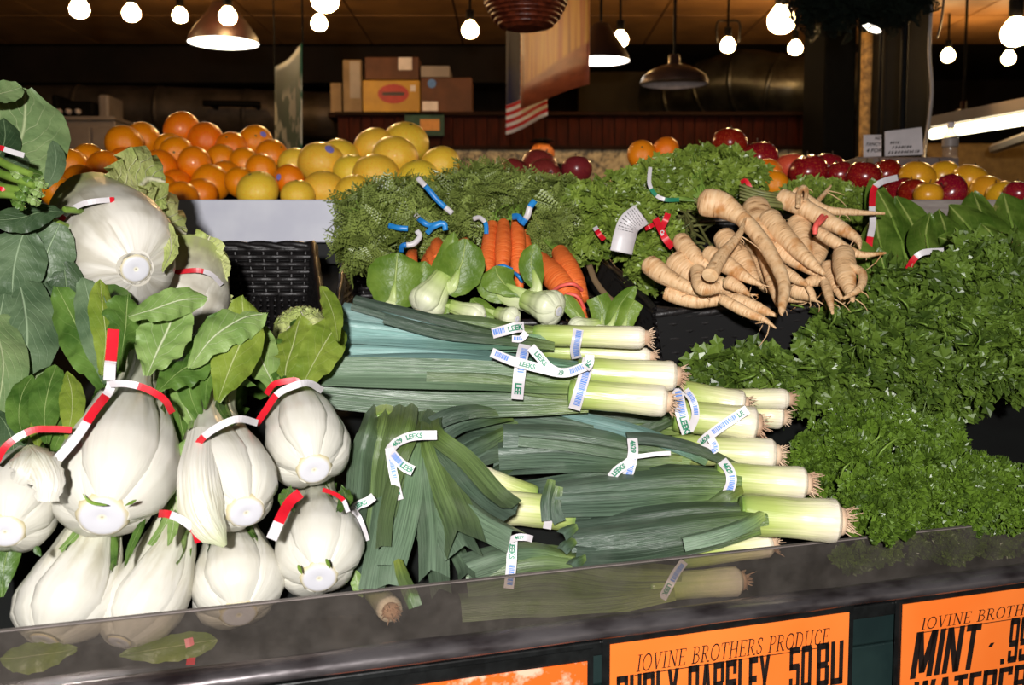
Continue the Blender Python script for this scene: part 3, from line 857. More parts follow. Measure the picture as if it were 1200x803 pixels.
def sign(label, tl, tr, blocks, mat, name='price_sign', height=.2, header=None, sleeve=True):
    off = .014
    A, B_ = Fp(*tl, off), Fp(*tr, off)
    zt = (A.z + B_.z) / 2
    s0, s1 = su(A), su(B_)
    t = thing(name, label, 'price sign', SP((s0 + s1) / 2, off, zt - height))
    b = MB(); b.box(SP((s0 + s1) / 2, off, zt - height / 2), U * ((s1 - s0) / 2), NO * .0006, UP * (height / 2))
    b.build('paper_sheet', mat, t, False)
    if sleeve:
        b = MB(); b.box(SP((s0 + s1) / 2, off - .0025, zt - height / 2 + .004), U * ((s1 - s0) / 2 + .008), NO * .0008, UP * (height / 2 + .008)); b.build('sleeve_backing', m_black_plastic, t, False)
    o2 = off + .0012
    def put(name, polys, mat):
        b = MB()
        for q in polys:
            b.poly([SP(s0 + x, o2, zt - y) for x, y in q])
        b.build(name, mat, t, False)
    if header:
        x0, y0, y_len, hh = header
        quads, L = serif_line('IOVINE BROTHERS PRODUCE', hh)
        k = y_len / L
        put('header_lettering', [[(x0 + x * k, y0 - y) for x, y in q] for q in quads], m_black_print)
        put('header_underline', [[(x0 - .002, y0 + .0032), (x0 - .002, y0 + .0042), (x0 + y_len, y0 + .0042), (x0 + y_len, y0 + .0032)]], m_black_print)
    for body, x0, ytop, w, h, shear in blocks:
        quads, L = block_line(body, shear * 1.6)
        polys = [[(x0 + px_ / L * w, ytop + h - py_ * h) for px_, py_ in q] for q in quads]
        put('bold_lettering', polys, m_black_print)
    return t
def px2sign(tl, tr, px, py, off=.0152):
    A, B_ = Fp(*tl, off), Fp(*tr, off); zt = (A.z + B_.z) / 2
    p = Fp(px, py, off); return su(p) - su(A), zt - p.z
tl, tr = (715, 756), (995, 717)
hx, hy = px2sign(tl, tr, 745, 787); hx2, _ = px2sign(tl, tr, 970, 757)
_, htop = px2sign(tl, tr, 745, 768)
bx, by = px2sign(tl, tr, 722, 793); bx2, _ = px2sign(tl, tr, 902, 775); cx_, cy_ = px2sign(tl, tr, 925, 765); cx2, _ = px2sign(tl, tr, 988, 760)
dx, _ = px2sign(tl, tr, 922, 790)
sign('orange paper price sign for curly parsley under the steel rail', tl, tr, [('CURLY PARSLEY', bx, by, bx2 - bx, .052, 0), ('.', px2sign(tl, tr, 912, 800)[0], by + .046, .005, .006, 0), ('50', cx_, by - .004, px2sign(tl, tr, 951, 765)[0] - cx_, .052, 0), ('BU', px2sign(tl, tr, 957, 765)[0], by - .004, cx2 - px2sign(tl, tr, 957, 765)[0], .052, 0)], m_orange_sign, header=(hx, hy, hx2 - hx, hy - htop))
tl, tr = (1058, 708), (1338, 671)
hx, hy = px2sign(tl, tr, 1078, 738); hx2, _ = px2sign(tl, tr, 1305, 706); _, htop = px2sign(tl, tr, 1078, 725)
m0, my = px2sign(tl, tr, 1067, 742); m1, _ = px2sign(tl, tr, 1150, 742); _, mb = px2sign(tl, tr, 1067, 796)
w0, wy = px2sign(tl, tr, 1068, 800); n0, _ = px2sign(tl, tr, 1181, 740)
sign('orange paper price sign reading mint and watercress', tl, tr, [('MINT', m0, my, m1 - m0, mb - my, .22), ('-', px2sign(tl, tr, 1157, 760)[0], (my + mb) / 2 - .001, .010, .005, .2), ('.', px2sign(tl, tr, 1172, 760)[0], mb - .007, .006, .007, 0), ('99', n0, my, .036, mb - my, .15), ('WATERCRESS', w0, wy, px2sign(tl, tr, 1255, 780)[0] - w0, .045, .1)], m_orange_sign, header=(hx, hy, hx2 - hx, hy - htop))
tl, tr = (395, 811), (688, 780)
sign('orange price sign with whitish blotches, only its top edge showing', tl, tr, [], m_orange_wet)
# ------------------------------------------------------------------ fruit trays on the back shelf
def tray(label, px0, px1, py0, py1, d, mat, depth=.5):
    A, B_ = W(px0, py0, d), W(px1, py0, d)
    zt, zb_ = A.z, W(px0, py1, d).z
    t = thing('fruit_tray', label, 'tray', ((A.x + B_.x) / 2, d, zb_))
    b = MB(); b.boxz(A.x, B_.x, d, d + .02, zb_, zt); b.build('tray_front', mat, t, False, bevel=.003)
    for x in (A.x, B_.x - .02):
        b = MB(); b.boxz(x, x + .02, d + .02, d + depth, zb_, zt + .0); b.build('tray_side', mat, t, False)
    b = MB(); q = [Vector((A.x + .02, d + .02, zt - .07)), Vector((B_.x - .02, d + .02, zt - .07)), Vector((B_.x - .02, d + depth, zt - .0)), Vector((A.x + .02, d + depth, zt - .0))]
    b.poly(q); b.poly([p - Vector((0, 0, .012)) for p in reversed(q)]); b.build('tray_floor', m_tray_in, t, False)
    b = MB(); b.boxz(A.x, B_.x, d + .05, d + depth, 1.483, zb_); b.build('tray_riser', m_bed, t, False)
TD = 2.2
tray('white tray front holding oranges and grapefruit', 60, 402, 234, 284, TD, m_tray)
tray('grey wooden tray of red and yellow fruit behind the greens', 560, 1260, 234, 262, TD, m_tray2)
# ------------------------------------------------------------------ fruit
def skin(name, a, b, rough, pores=220, bump=.25, blush=None, coat=0.0, bscale=3.0):
    t = NT(name)
    oi = t.n('ShaderNodeObjectInfo')
    v = t.n('ShaderNodeVectorMath', operation='ADD')
    cmb = t.n('ShaderNodeCombineXYZ'); t.set(cmb.inputs[0], t.math('MULTIPLY', oi.outputs['Random'], 50.0)); t.set(cmb.inputs[2], t.math('MULTIPLY', oi.outputs['Random'], 23.0))
    t.t.links.new(t.coord('Object'), v.inputs[0]); t.t.links.new(cmb.outputs[0], v.inputs[1])
    nz = t.noise(v.outputs[0], bscale * 6, 3)
    col = t.mix(t.maprange(nz, .35, .65), a, b)
    hs = t.n('ShaderNodeHueSaturation')
    t.set(hs.inputs['Hue'], t.math('MULTIPLY_ADD', oi.outputs['Random'], .022, .489)); t.set(hs.inputs['Color'], col)
    col = hs.outputs[0]
    if blush is not None:
        bl = t.noise(v.outputs[0], bscale * 5, 2)
        col = t.mix(t.maprange(bl, .56, .72), col, blush)
    spots = t.maprange(t.noise(v.outputs[0], 90, 1), .74, .8)
    col = t.mix(t.math('MULTIPLY', spots, .6), col, C(96, 62, 30))
    if bump:
        vo = t.n('ShaderNodeTexVoronoi'); vo.inputs['Scale'].default_value = pores
        t.t.links.new(t.coord('Object'), vo.inputs['Vector'])
        t.bump(vo.outputs['Distance'], bump, .0012)
    return t.fin(col, rough, coat=coat)
m_orange = skin('orange_peel', C(255, 150, 14), C(250, 120, 6), .34, coat=.6)
m_grapefruit = skin('grapefruit_peel', C(255, 216, 72), C(255, 202, 54), .38, blush=C(250, 176, 48), coat=.4)
m_apple = skin('red_apple_skin', C(150, 20, 24), C(120, 12, 20), .22, bump=0, blush=C(196, 96, 44), coat=.3)
m_apple2 = skin('dark_red_brown_skin', C(136, 48, 44), C(108, 30, 32), .3, bump=0, coat=.2)
m_peach = skin('peach_skin', C(226, 120, 62), C(206, 74, 44), .4, bump=0)
m_yellow = skin('yellow_apple_skin', C(238, 178, 34), C(224, 156, 30), .3, bump=0, blush=C(220, 150, 50), coat=.2)
m_tang = skin('tangerine_peel', C(252, 146, 22), C(244, 126, 14), .36)
m_sticker = plain('purple_sticker', C(112, 104, 190), C(150, 146, 214), .35, scale=300)
m_stemb = plain('fruit_stem', C(74, 56, 34), C(50, 38, 24), .7)
m_button = plain('orange_button', C(120, 110, 50), C(90, 80, 40), .7)

def fruit_mesh(kind):
    b = MB(); n, m = 26, 17
    rows, uvs = [], []
    for i in range(m + 1):
        ph = math.pi * i / m
        z = -math.cos(ph); r = math.sin(ph)
        if kind == 'orange':
            z *= .93; z -= .05 * math.exp(-(r / .16) ** 2) * (1 if z > 0 else -.5)
        elif kind == 'grapefruit':
            z *= .9; z -= .03 * math.exp(-(r / .25) ** 2) * (1 if z > 0 else -1)
        else:
            z *= .9; r *= 1 + .06 * z
            z -= .26 * math.exp(-(r / .22) ** 2) * (1 if z > 0 else -.6)
        lob = .02 if kind == 'apple' else .006
        rows.append([Vector((r * (1 + lob * math.cos(5 * 2 * math.pi * j / n)) * math.cos(2 * math.pi * j / n), r * (1 + lob * math.cos(5 * 2 * math.pi * j / n)) * math.sin(2 * math.pi * j / n), z)) for j in range(n)])
        uvs.append([(j / n, i / m) for j in range(n)])
    b.grid(rows, uvs, True)
    return b
def mesh_only(b, name, mats):
    o = b.build(name, mats); me = o.data
    org = o.location.copy()
    me.transform(Matrix.Translation(org))
    bpy.data.objects.remove(o); return me
FM = {}
def fmesh(kind, mat):
    k = (kind, mat.name)
    if k not in FM: FM[k] = mesh_only(fruit_mesh(kind), kind + '_body', mat)
    return FM[k]
bb = MB(); bb.lathe(Vector((0, 0, .86)), Vector((0, 0, 1)), [(0, .09), (.03, .07), (.035, .01)], 8); btn_me = mesh_only(bb, 'button', m_button)
bb = MB(); bb.tube([Vector((0, 0, .6)), Vector((.02, 0, .85)), Vector((.09, .02, 1.06))], [.035, .03, .04], 6); stem_me = mesh_only(bb, 'stem', m_stemb)
rows = [[Vector((rr * math.cos(2 * math.pi * j / 14), rr * math.sin(2 * math.pi * j / 14), math.sqrt(1.012 ** 2 - rr * rr))) for j in range(14)] for rr in (.02, .1, .19)]
bb = MB(); bb.grid(rows, [[(0, 0)] * 14] * 3, True); bb.fan(rows[0], Vector((0, 0, 1.013)), flip=True); stick_me = mesh_only(bb, 'sticker', m_sticker)

fruits = []
def fr(kind, mat, name, label, cat_, group, px, py, w, real, sticker=None, stem=None, d=None):
    fruits.append(dict(kind=kind, mat=mat, name=name, label=label, cat=cat_, group=group, px=px, py=py, r=real / 2, d=d or None, w=w, sticker=sticker, stem=stem))
OL = 'glossy orange in the heap of oranges on the white tray'
OG = 'oranges heaped on the white tray'
OX = {(213, 152): 'topmost orange of the whole heap', (241, 165): 'orange leaning against the topmost orange of the heap', (146, 169): 'big orange crowning the lower end of the heap near the collard leaf',
      (168, 164): 'orange tucked behind the big orange at the lower end of the heap', (247, 215): 'orange at the tray edge touching the front grapefruit', (66, 224): 'orange half hidden by the collard leaf at the tray corner',
      (94, 215): 'orange resting just above the frilly Chinese cabbage leaf', (319, 183): 'orange just below the stickered orange at the top', (306, 199): 'greenish-tinged small orange above the front grapefruit'}
GX = {(476, 168): 'topmost grapefruit of the heap', (438, 172): 'grapefruit standing behind the topmost grapefruit', (302, 224): 'grapefruit at the tray edge in front of the oranges', (516, 193): 'last grapefruit of the heap, half sunk in carrot tops',
      (380, 224): 'grapefruit at the tray edge below the stickered grapefruit', (463, 185): 'grapefruit in front of the topmost one with a faint crease', (441, 206): 'low grapefruit rising out of the carrot tops'}
for q in ((146, 169, 45), (168, 164, 42), (213, 152, 43), (241, 165, 43), (271, 173, 38), (207, 180, 40), (199, 174, 36), (228, 191, 39), (186, 198, 45), (158, 194, 40), (123, 199, 45), (104, 188, 40), (84, 195, 40), (94, 215, 44), (66, 224, 38), (160, 217, 41), (169, 231, 40), (206, 219, 41), (211, 233, 43), (247, 215, 45), (259, 188, 38), (265, 208, 40), (286, 192, 38), (319, 183, 40), (306, 199, 38), (235, 228, 40), (132, 228, 42), (146, 190, 36), (190, 225, 40), (282, 214, 38)):
    fr('orange', m_orange, 'orange', OX.get(q[:2], OL), 'orange', OG, *q, .083)
fr('orange', m_orange, 'orange', 'orange with purple sticker at the top of the heap beside the grapefruit', 'orange', OG, 300, 166, 39, .083, sticker=(9, -9))
fr('orange', m_orange, 'orange', 'orange with purple sticker wedged between two grapefruit', 'orange', OG, 339, 211, 37, .083, sticker=(-11, -3))
GL, GG = 'yellow grapefruit in the heap beside the oranges', 'grapefruit heaped on the white tray'
fr('grapefruit', m_grapefruit, 'grapefruit', 'large yellow grapefruit with a blue-purple sticker near its top', 'grapefruit', GG, 377, 193, 57, .106, sticker=(9, -18))
for q in ((302, 224, 50), (399, 184, 46), (412, 201, 44), (380, 224, 52), (349, 229, 40), (345, 192, 40), (438, 172, 48), (476, 168, 54), (463, 185, 55), (441, 206, 56), (516, 193, 47), (415, 226, 46), (490, 210, 50)):
    fr('grapefruit', m_grapefruit, 'grapefruit', GX.get(q[:2], GL), 'grapefruit', GG, *q, .1 if q[2] > 45 else .088)
for q, l in (((637, 207, 42), 'dark red-brown apple with its dark hollow facing forward'), ((632, 196, 44), 'dark red apple just behind the hollow-faced apple'), ((603, 202, 36), 'dark red apple half sunk behind the carrot tops'), ((676, 199, 36), 'dark red apple behind the parsley leaves')):
    fr('apple', m_apple2, 'dark_apple', l, 'apple', 'dark red apples behind the greens', *q, .08, stem='front' if q[0] == 637 else None)
for q in ((752, 181, 34), (780, 176, 32), (757, 206, 38), (786, 204, 38)):
    fr('orange', m_tang, 'tangerine', 'bright tangerine peeking over the leafy parsley tops', 'tangerine', 'tangerines behind the parsley tops', *q, .07)
for q in ((899, 204, 36), (907, 217, 36)):
    fr('orange', m_tang, 'tangerine', 'bright tangerine below the red apples behind the parsnips', 'tangerine', 'tangerines among the red apples', *q, .07)
AL, AG = 'shiny red apple in the row behind the parsnips', 'red apples on the grey tray'
fr('apple', m_apple, 'red_apple', 'shiny red apple topmost in the row behind the parsnips', 'apple', AG, 855, 169, 41, .08)
for q in ((890, 186, 44), (948, 202, 46), (971, 198, 40), (985, 206, 36), (1012, 208, 42), (1037, 205, 40), (1056, 225, 38), (1070, 226, 36), (1192, 228, 34)):
    fr('apple', m_apple, 'red_apple', AL, 'apple', AG, *q, .08)
fr('apple', m_apple, 'red_apple', 'red apple with green-tinged hollow among the yellow apples', 'apple', AG, 1113, 225, 42, .08, stem='left')
fr('apple', m_peach, 'peach', 'dull peach-coloured fruit between the red apples', 'peach', None, 926, 196, 36, .07)
for q in ((1074, 209, 43), (1105, 207, 40), (1136, 213, 43), (1157, 226, 42), (1088, 229, 34), (1173, 228, 34)):
    fr('apple', m_yellow, 'yellow_apple', 'smooth golden yellow apple at the end of the grey tray', 'apple', 'yellow apples on the grey tray', *q, .082)
for f in fruits:
    f['d'] = TD + .09 + max(0, (234 - f['py'])) * .0035
    f['r'] = sz(f['w'] / 2, f['d'])
for it in range(40):
    for i, a in enumerate(fruits):
        for c in fruits[i + 1:]:
            if abs(a['px'] - c['px']) > 70: continue
            pa, pc = W(a['px'], a['py'], a['d']), W(c['px'], c['py'], c['d'])
            ov = (a['r'] + c['r']) * .97 - (pa - pc).length
            if ov > 0:
                s = .35 * ov + .002
                if a['py'] >= c['py']: c['d'] += s
                else: a['d'] += s
fr_rnd = random.Random(5)
for f in fruits:
    c = W(f['px'], f['py'], f['d']); r = sz(f['w'] / 2, f['d'])
    t = thing(f['name'], f['label'], f['cat'], c - Vector((0, 0, r * .9)), f['group'])
    view = (CAM - c).normalized()
    if f['stem'] == 'front': ax = (view + Vector((.35, 0, .25))).normalized()
    elif f['stem'] == 'left': ax = (view * .6 + Vector((-.6, 0, .5))).normalized()
    elif f['kind'] == 'orange': ax = Vector((fr_rnd.uniform(-1, 1), fr_rnd.uniform(-1, 1), fr_rnd.uniform(-.3, 1))).normalized()
    else: ax = Vector((fr_rnd.uniform(-.5, .5), fr_rnd.uniform(-.6, .3), 1)).normalized()
    rot = ax.to_track_quat('Z', 'Y')
    off = Vector((0, 0, r * .9))
    body = bpy.data.objects.new(f['kind'] + '_skin', fmesh(f['kind'], f['mat']))
    COL.objects.link(body); body.parent = t; body.location = off; body.scale = (r, r, r)
    body.rotation_mode = 'QUATERNION'; body.rotation_quaternion = rot
    e = bpy.data.objects.new('stem' if f['kind'] == 'apple' else 'stem_button', stem_me if f['kind'] == 'apple' else btn_me)
    COL.objects.link(e); e.parent = t; e.location = off; e.scale = (r, r, r); e.rotation_mode = 'QUATERNION'; e.rotation_quaternion = rot
    if f['sticker']:
        tgt = W(f['px'] + f['sticker'][0], f['py'] + f['sticker'][1], f['d']) - c
        k = min(1, tgt.length / r)
        ax = (tgt / r + view * math.sqrt(max(0, 1 - k * k))).normalized()
        e = bpy.data.objects.new('sticker', stick_me)
        COL.objects.link(e); e.parent = t; e.location = off; e.scale = (r, r, r); e.rotation_mode = 'QUATERNION'; e.rotation_quaternion = ax.to_track_quat('Z', 'Y')

# cards, box and water bottle behind the yellow apples
d = 2.95
x0, x1 = W(1010, 0, d).x, W(1131, 0, d).x
t = thing('carton', 'long grey carton behind the yellow apples carrying the price cards', 'box', ((x0 + x1) / 2, d + .1, 1.483))
b = MB(); b.boxz(x0, x1, d, d + .25, 1.483, W(600, 184, d).z); b.build('carton_body', plain('grey_carton', C(112, 98, 94), C(96, 84, 80)), t, False, bevel=.004)
b = MB(); b.boxz(x0 - .002, x0 + .045, d - .003, d, 1.49, W(600, 186, d).z); b.build('end_flap', m_cardboard_pale, t, False)
def card(label, quad, d, lines, lean=.03):
    P = [W(x, y, d + (lean if k > 1 else 0)) for k, (x, y) in enumerate(quad)]   # bl, br, tr, tl
    t = thing('price_card', label, 'price card', (P[0] + P[1]) / 2, 'white price cards behind the fruit')
    n = (P[1] - P[0]).cross(P[3] - P[0]).normalized()
    b = MB(); b.poly(P); b.poly([p - n * .002 for p in reversed(P)])
    for k in range(4):
        q = (k + 1) % 4; b.poly([P[k], P[k] - n * .002, P[q] - n * .002, P[q]])
    b.build('card_sheet', m_white_card, t, False)
    for body, u0, v0, u1, v1 in lines:
        vs, fs, tw, th = text_flat(body, .02, .25)
        b = MB()
        for f in fs:
            b.poly([(lambda u, v: (P[0] * (1 - u) + P[1] * u) * (1 - v) + (P[3] * (1 - u) + P[2] * u) * v + n * .001)(u0 + vs[i][0] / tw * (u1 - u0), v0 + vs[i][1] / th * (v1 - v0)) for i in f])
        b.build('card_lettering', m_black_print, t, False)
    return t
card('white price card reading FANCY 4 FOR', [(1012, 184), (1033, 183), (1033, 158), (1012, 158)], 2.94, [('ND', .62, .76, 1.0, .90), ('FANCY', .14, .48, 1.0, .64), ('4 FOR', .14, .18, 1.0, .36)])
pc = card('wide white price card with three blurred lines of lettering', [(1037, 183), (1082, 181), (1080, 149), (1037, 154)], 2.92, [])
# its three lines cannot be read in the photograph: slanted strokes of the same weight stand there
mr = random.Random(3)
A0, A1, A3 = W(1037, 183, 2.92), W(1082, 181, 2.92), W(1037, 154, 2.95)
b = MB(); ex_, ey_ = A1 - A0, A3 - A0; nn = ex_.cross(ey_).normalized() * .0012
for v0, u0, u1 in ((.46, .13, .74), (.27, .18, .70), (.07, .08, .84)):
    u = u0
    while u < u1:
        w = mr.uniform(.025, .04)
        b.poly([A0 + ex_ * u + ey_ * v0 + nn, A0 + ex_ * (u + w) + ey_ * v0 + nn, A0 + ex_ * (u + w + .03) + ey_ * (v0 + .11) + nn, A0 + ex_ * (u + .03) + ey_ * (v0 + .11) + nn])
        if mr.random() < .6: b.poly([A0 + ex_ * u + ey_ * (v0 + .04) + nn, A0 + ex_ * (u + .07) + ey_ * (v0 + .04) + nn, A0 + ex_ * (u + .08) + ey_ * (v0 + .065) + nn, A0 + ex_ * (u + .01) + ey_ * (v0 + .065) + nn])
        u += w + mr.uniform(.03, .05)
b.build('card_lettering', m_black_print, pc, False)
d = 3.02
c = W(1113, 183, d); c.z = W(600, 184, 2.95).z
t = thing('water_bottle', 'clear plastic water bottle with white cap on the grey carton', 'bottle', c)
r = sz(9, d)
m_water = thin_clear('clear_bottle', C(236, 228, 214), C(210, 200, 186), .16, .08, .1)
H = sz(36, d)
b = MB(); b.lathe(c, Vector((0, 0, 1)), [(0, r * .8), (.003, r), (H * .15, r), (H * .18, r * .93), (H * .24, r), (H * .3, r * .93), (H * .36, r), (H * .65, r), (H * .78, r * .8), (H * .9, r * .42), (H, r * .4)], 20); b.build('bottle_body', m_water, t)
b = MB(); b.lathe(c + Vector((0, 0, H)), Vector((0, 0, 1)), [(0, r * .46), (H * .16, r * .44), (H * .17, r * .3)], 16); b.build('cap', m_white_card, t)
b = MB(); b.lathe(c + Vector((0, 0, H * .4)), Vector((0, 0, 1)), [(0, r * 1.02), (H * .24, r * 1.02)], 20, closed_ends=False); b.build('paper_band', m_cabinet, t)
# ------------------------------------------------------------------ black wicker baskets
def weave(b, P00, P10, P11, P01, rows, seg, r, amp):
    """P00-P10 bottom, P01-P11 top; rods run from the 0 side to the 1 side"""
    n = (P10 - P00).cross(P01 - P00).normalized()
    for i in range(rows):
        v = (i + .5) / rows
        pts = []
        for j in range(seg + 1):
            u = j / seg
            p = (P00 * (1 - u) + P10 * u) * (1 - v) + (P01 * (1 - u) + P11 * u) * v
            pts.append(p + n * (amp * (1 if (i + j) % 2 else -1)))
        b.tube(pts, [r] * len(pts), 5, k=seg * 2, caps=False)
    for j in range(seg):
        u = (j + .5) / seg
        a = P00 * (1 - u) + P10 * u; c = P01 * (1 - u) + P11 * u
        b.tube([a, c], [r * .6, r * .6], 5, k=1, caps=False)
def basket(label, bl, br, tr, tl, h, tilt_n=None, rows=(9, 9)):
    """bl..tl = rim corners (front-left, front-right, back-right, back-left); walls drop by vector h, tapering in"""
    rim = [bl, br, tr, tl]
    c = sum(rim, Vector()) / 4
    bot = [c + (p - c) * .86 + h for p in rim]
    t = thing('wicker_basket', label, 'basket', c + h, 'black wicker baskets on the sloping bed')
    for k in range(4):
        q = (k + 1) % 4
        L = (rim[q] - rim[k]).length
        b = MB(); weave(b, bot[k], bot[q], rim[q], rim[k], max(5, int(h.length / .0125)), max(6, int(L / .024)), .0062, .0022)
        b.build('basket_wall', m_wicker, t, kind='stuff')
        inn = (c + h * .5 - (rim[k] + rim[q] + bot[k] + bot[q]) / 4).normalized() * -.007
        b = MB(); b.poly([bot[k] + inn, bot[q] + inn, rim[q] + inn, rim[k] + inn]); b.build('wall_lining', m_wicker_in, t, False)
    b = MB(); weave(b, bot[3], bot[0], bot[1], bot[2], 14, 14, .005, .003); b.build('basket_floor', m_wicker, t, kind='stuff')
    b = MB(); b.poly([p + h.normalized() * .008 for p in bot]); b.build('floor_lining', m_wicker_in, t, False)
    b = MB()
    pts = []
    for k in range(4):
        for j in range(8): pts.append(rim[k] + (rim[(k + 1) % 4] - rim[k]) * (j / 8))
    pts.append(rim[0])
    for s in (0, 1):
        b.tube([p + Vector((0, .003 * math.sin(i * 1.6 + s * math.pi), .004 * math.cos(i * 1.6 + s * math.pi))) for i, p in enumerate(pts)], [.0065] * len(pts), 6, k=len(pts) * 2, caps=False)
    b.build('braided_rim', m_wicker, t)
    return t
# empty basket tipped towards the shopper, beside the Chinese cabbage
basket('empty black wicker basket beside the Chinese cabbage', W(215, 385, 1.42), W(385, 400, 1.40), W(367, 288, 1.85), W(232, 288, 1.85), Vector((0, .03, -.085)))
basket('black wicker basket under the carrots and baby bok choy', W(395, 372, 1.52), W(722, 385, 1.50), W(640, 292, 1.95), W(405, 300, 1.95), Vector((0, .02, -.09)))
basket('black wicker basket heaped with parsnips', W(768, 366, 1.52), W(972, 360, 1.56), W(985, 262, 2.02), W(672, 268, 1.98), Vector((0, .01, -.1)))
# ------------------------------------------------------------------ vegetable materials
m_bok_leaf = leaf_mat('bok_choy_leaf', C(54, 86, 30), C(94, 126, 54), C(150, 172, 104), 6, .4, vein_amt=.14, midw=.02)
m_bok_leaf_pale = leaf_mat('bok_choy_leaf_underside', C(112, 142, 72), C(142, 168, 98), C(206, 216, 176), 6, .4, vein_amt=.24, rough=.5, midw=.03)
m_bok_leaf_yel = leaf_mat('bok_choy_leaf_yellow_green', C(108, 132, 44), C(138, 156, 62), C(196, 206, 140), 6, .4, vein_amt=.15, trans=.28, midw=.022)
m_collard = leaf_mat('collard_leaf', C(72, 96, 66), C(104, 126, 92), C(150, 172, 136), 7, .5, vein_amt=.3, rough=.46, midw=.025)
m_collard_pale = leaf_mat('collard_leaf_underside', C(104, 130, 82), C(130, 152, 100), C(176, 190, 142), 7, .5, vein_amt=.4, rough=.5, midw=.025)
m_collard_dark = leaf_mat('collard_leaf_dark', C(48, 70, 44), C(72, 94, 62), C(120, 142, 104), 7, .5, vein_amt=.3, midw=.025)
m_baby_leaf = leaf_mat('baby_bok_choy_leaf', C(88, 120, 36), C(122, 150, 58), C(176, 196, 112), 9, .45, vein_amt=.25, trans=.25, midw=.02)
m_chard = leaf_mat('romaine_leaf', C(66, 94, 28), C(104, 130, 50), C(156, 172, 92), 5, .7, vein_amt=.12, rough=.34, midw=.04)
m_napa_leaf = leaf_mat('napa_leaf', C(172, 188, 104), C(206, 212, 142), C(232, 230, 196), 10, .3, vein_amt=.7, rough=.5, bumps=.9)
m_stalk = strap_mat('bok_choy_stalk', [(0, C(212, 210, 198)), (.35, C(217, 214, 204)), (.8, C(206, 207, 184)), (1.0, C(180, 192, 142))], streak=.75, rough=.34, fine=15, trans=.08, dark=C(180, 174, 150), bmp=.75, grow=.25)  # darker streaks: greyish translucent flesh, plus rib shading put into the colour
m_heart = strap_mat('bok_choy_heart', [(0, C(214, 214, 190)), (.4, C(190, 200, 150)), (.7, C(140, 164, 86)), (1.0, C(96, 128, 50))], streak=.4, rough=.4, fine=12, trans=0, dark=C(90, 116, 50))
m_baby_stalk = strap_mat('baby_bok_choy_stalk', [(0, C(232, 234, 206)), (.45, C(218, 226, 176)), (.85, C(176, 196, 112)), (1.0, C(132, 162, 66))], streak=.12, rough=.34, fine=22, trans=.1, dark=C(160, 180, 110))
m_napa_rib = strap_mat('napa_rib', [(0, C(232, 228, 218)), (.5, C(226, 222, 206)), (.85, C(210, 210, 166)), (1.0, C(184, 196, 118))], streak=.6, rough=.36, fine=16, trans=.08, dark=C(168, 160, 138), bmp=1.0)  # strong dark streaks draw the shading between ribs into the colour
m_cut = NT('cut_root_end')
_uv, _u, _v = m_cut.uv()
m_cut = m_cut.fin(m_cut.ramp(_v, [(0, C(196, 188, 160)), (.12, C(226, 222, 204)), (.25, C(204, 204, 210)), (.8, C(208, 208, 214)), (.9, C(206, 196, 162)), (1.0, C(190, 178, 132))]), .5)
m_leek_shank = strap_mat('leek_shank', [(0, C(228, 212, 188)), (.36, C(236, 226, 206)), (.55, C(224, 222, 172)), (.72, C(174, 188, 104)), (1.0, C(108, 140, 60))], streak=.14, rough=.3, fine=30, trans=0, dark=C(150, 170, 90))
m_leek_leaf = strap_mat('leek_leaf', [(0, C(146, 164, 88)), (.16, C(110, 134, 80)), (.4, C(96, 120, 90)), (1.0, C(116, 138, 114))], streak=.5, rough=.34, fine=40, trans=.06, vary=.5)
m_leek_leaf_dark = strap_mat('leek_leaf_dark', [(0, C(114, 138, 70)), (.2, C(80, 102, 62)), (.5, C(78, 98, 78)), (1.0, C(88, 106, 92))], streak=.6, rough=.34, fine=40, trans=.05, vary=.5)
m_leek_leaf_blue = strap_mat('leek_leaf_blue', [(0, C(110, 146, 96)), (.25, C(104, 144, 124)), (.6, C(126, 164, 158)), (1.0, C(146, 182, 176))], streak=.5, rough=.32, fine=36, trans=.05, vary=.5)
m_leek_leaf_green = strap_mat('leek_leaf_green', [(0, C(134, 148, 64)), (.3, C(98, 120, 62)), (1.0, C(98, 118, 82))], streak=.5, rough=.36, fine=36, trans=.06, vary=.5)
m_root_hair = plain('leek_root_hair', C(214, 186, 156), C(176, 140, 112), .7)
m_carrot = NT('carrot_skin')
_nz = m_carrot.noise(m_carrot.coord('UV', (3, 60, 1)), 1.0, 3)
m_carrot.bump(_nz, .5, .002)
m_carrot = m_carrot.fin(m_carrot.ramp(_nz, [(.3, C(196, 78, 26)), (.5, C(232, 112, 50)), (.75, C(240, 136, 74))]), .42)
m_parsnip = NT('parsnip_skin')
_nz = m_parsnip.noise(m_parsnip.coord('UV', (2.5, 34, 1)), 1.0, 4, .65)
_n2 = m_parsnip.noise(m_parsnip.coord('Object'), 26, 3)
m_parsnip.bump(_nz, .7, .003)
_c = m_parsnip.ramp(_nz, [(.30, C(136, 92, 52)), (.44, C(222, 180, 132)), (.7, C(242, 208, 164))])
_c = m_parsnip.mix(m_parsnip.maprange(_n2, .52, .72), _c, C(190, 128, 66))
m_parsnip = m_parsnip.fin(_c, .52)
m_stem_green = plain('leaf_stem', C(122, 150, 62), C(94, 124, 44), .45)
m_stem_dull = plain('parsnip_stem', C(120, 124, 70), C(96, 92, 52), .5)

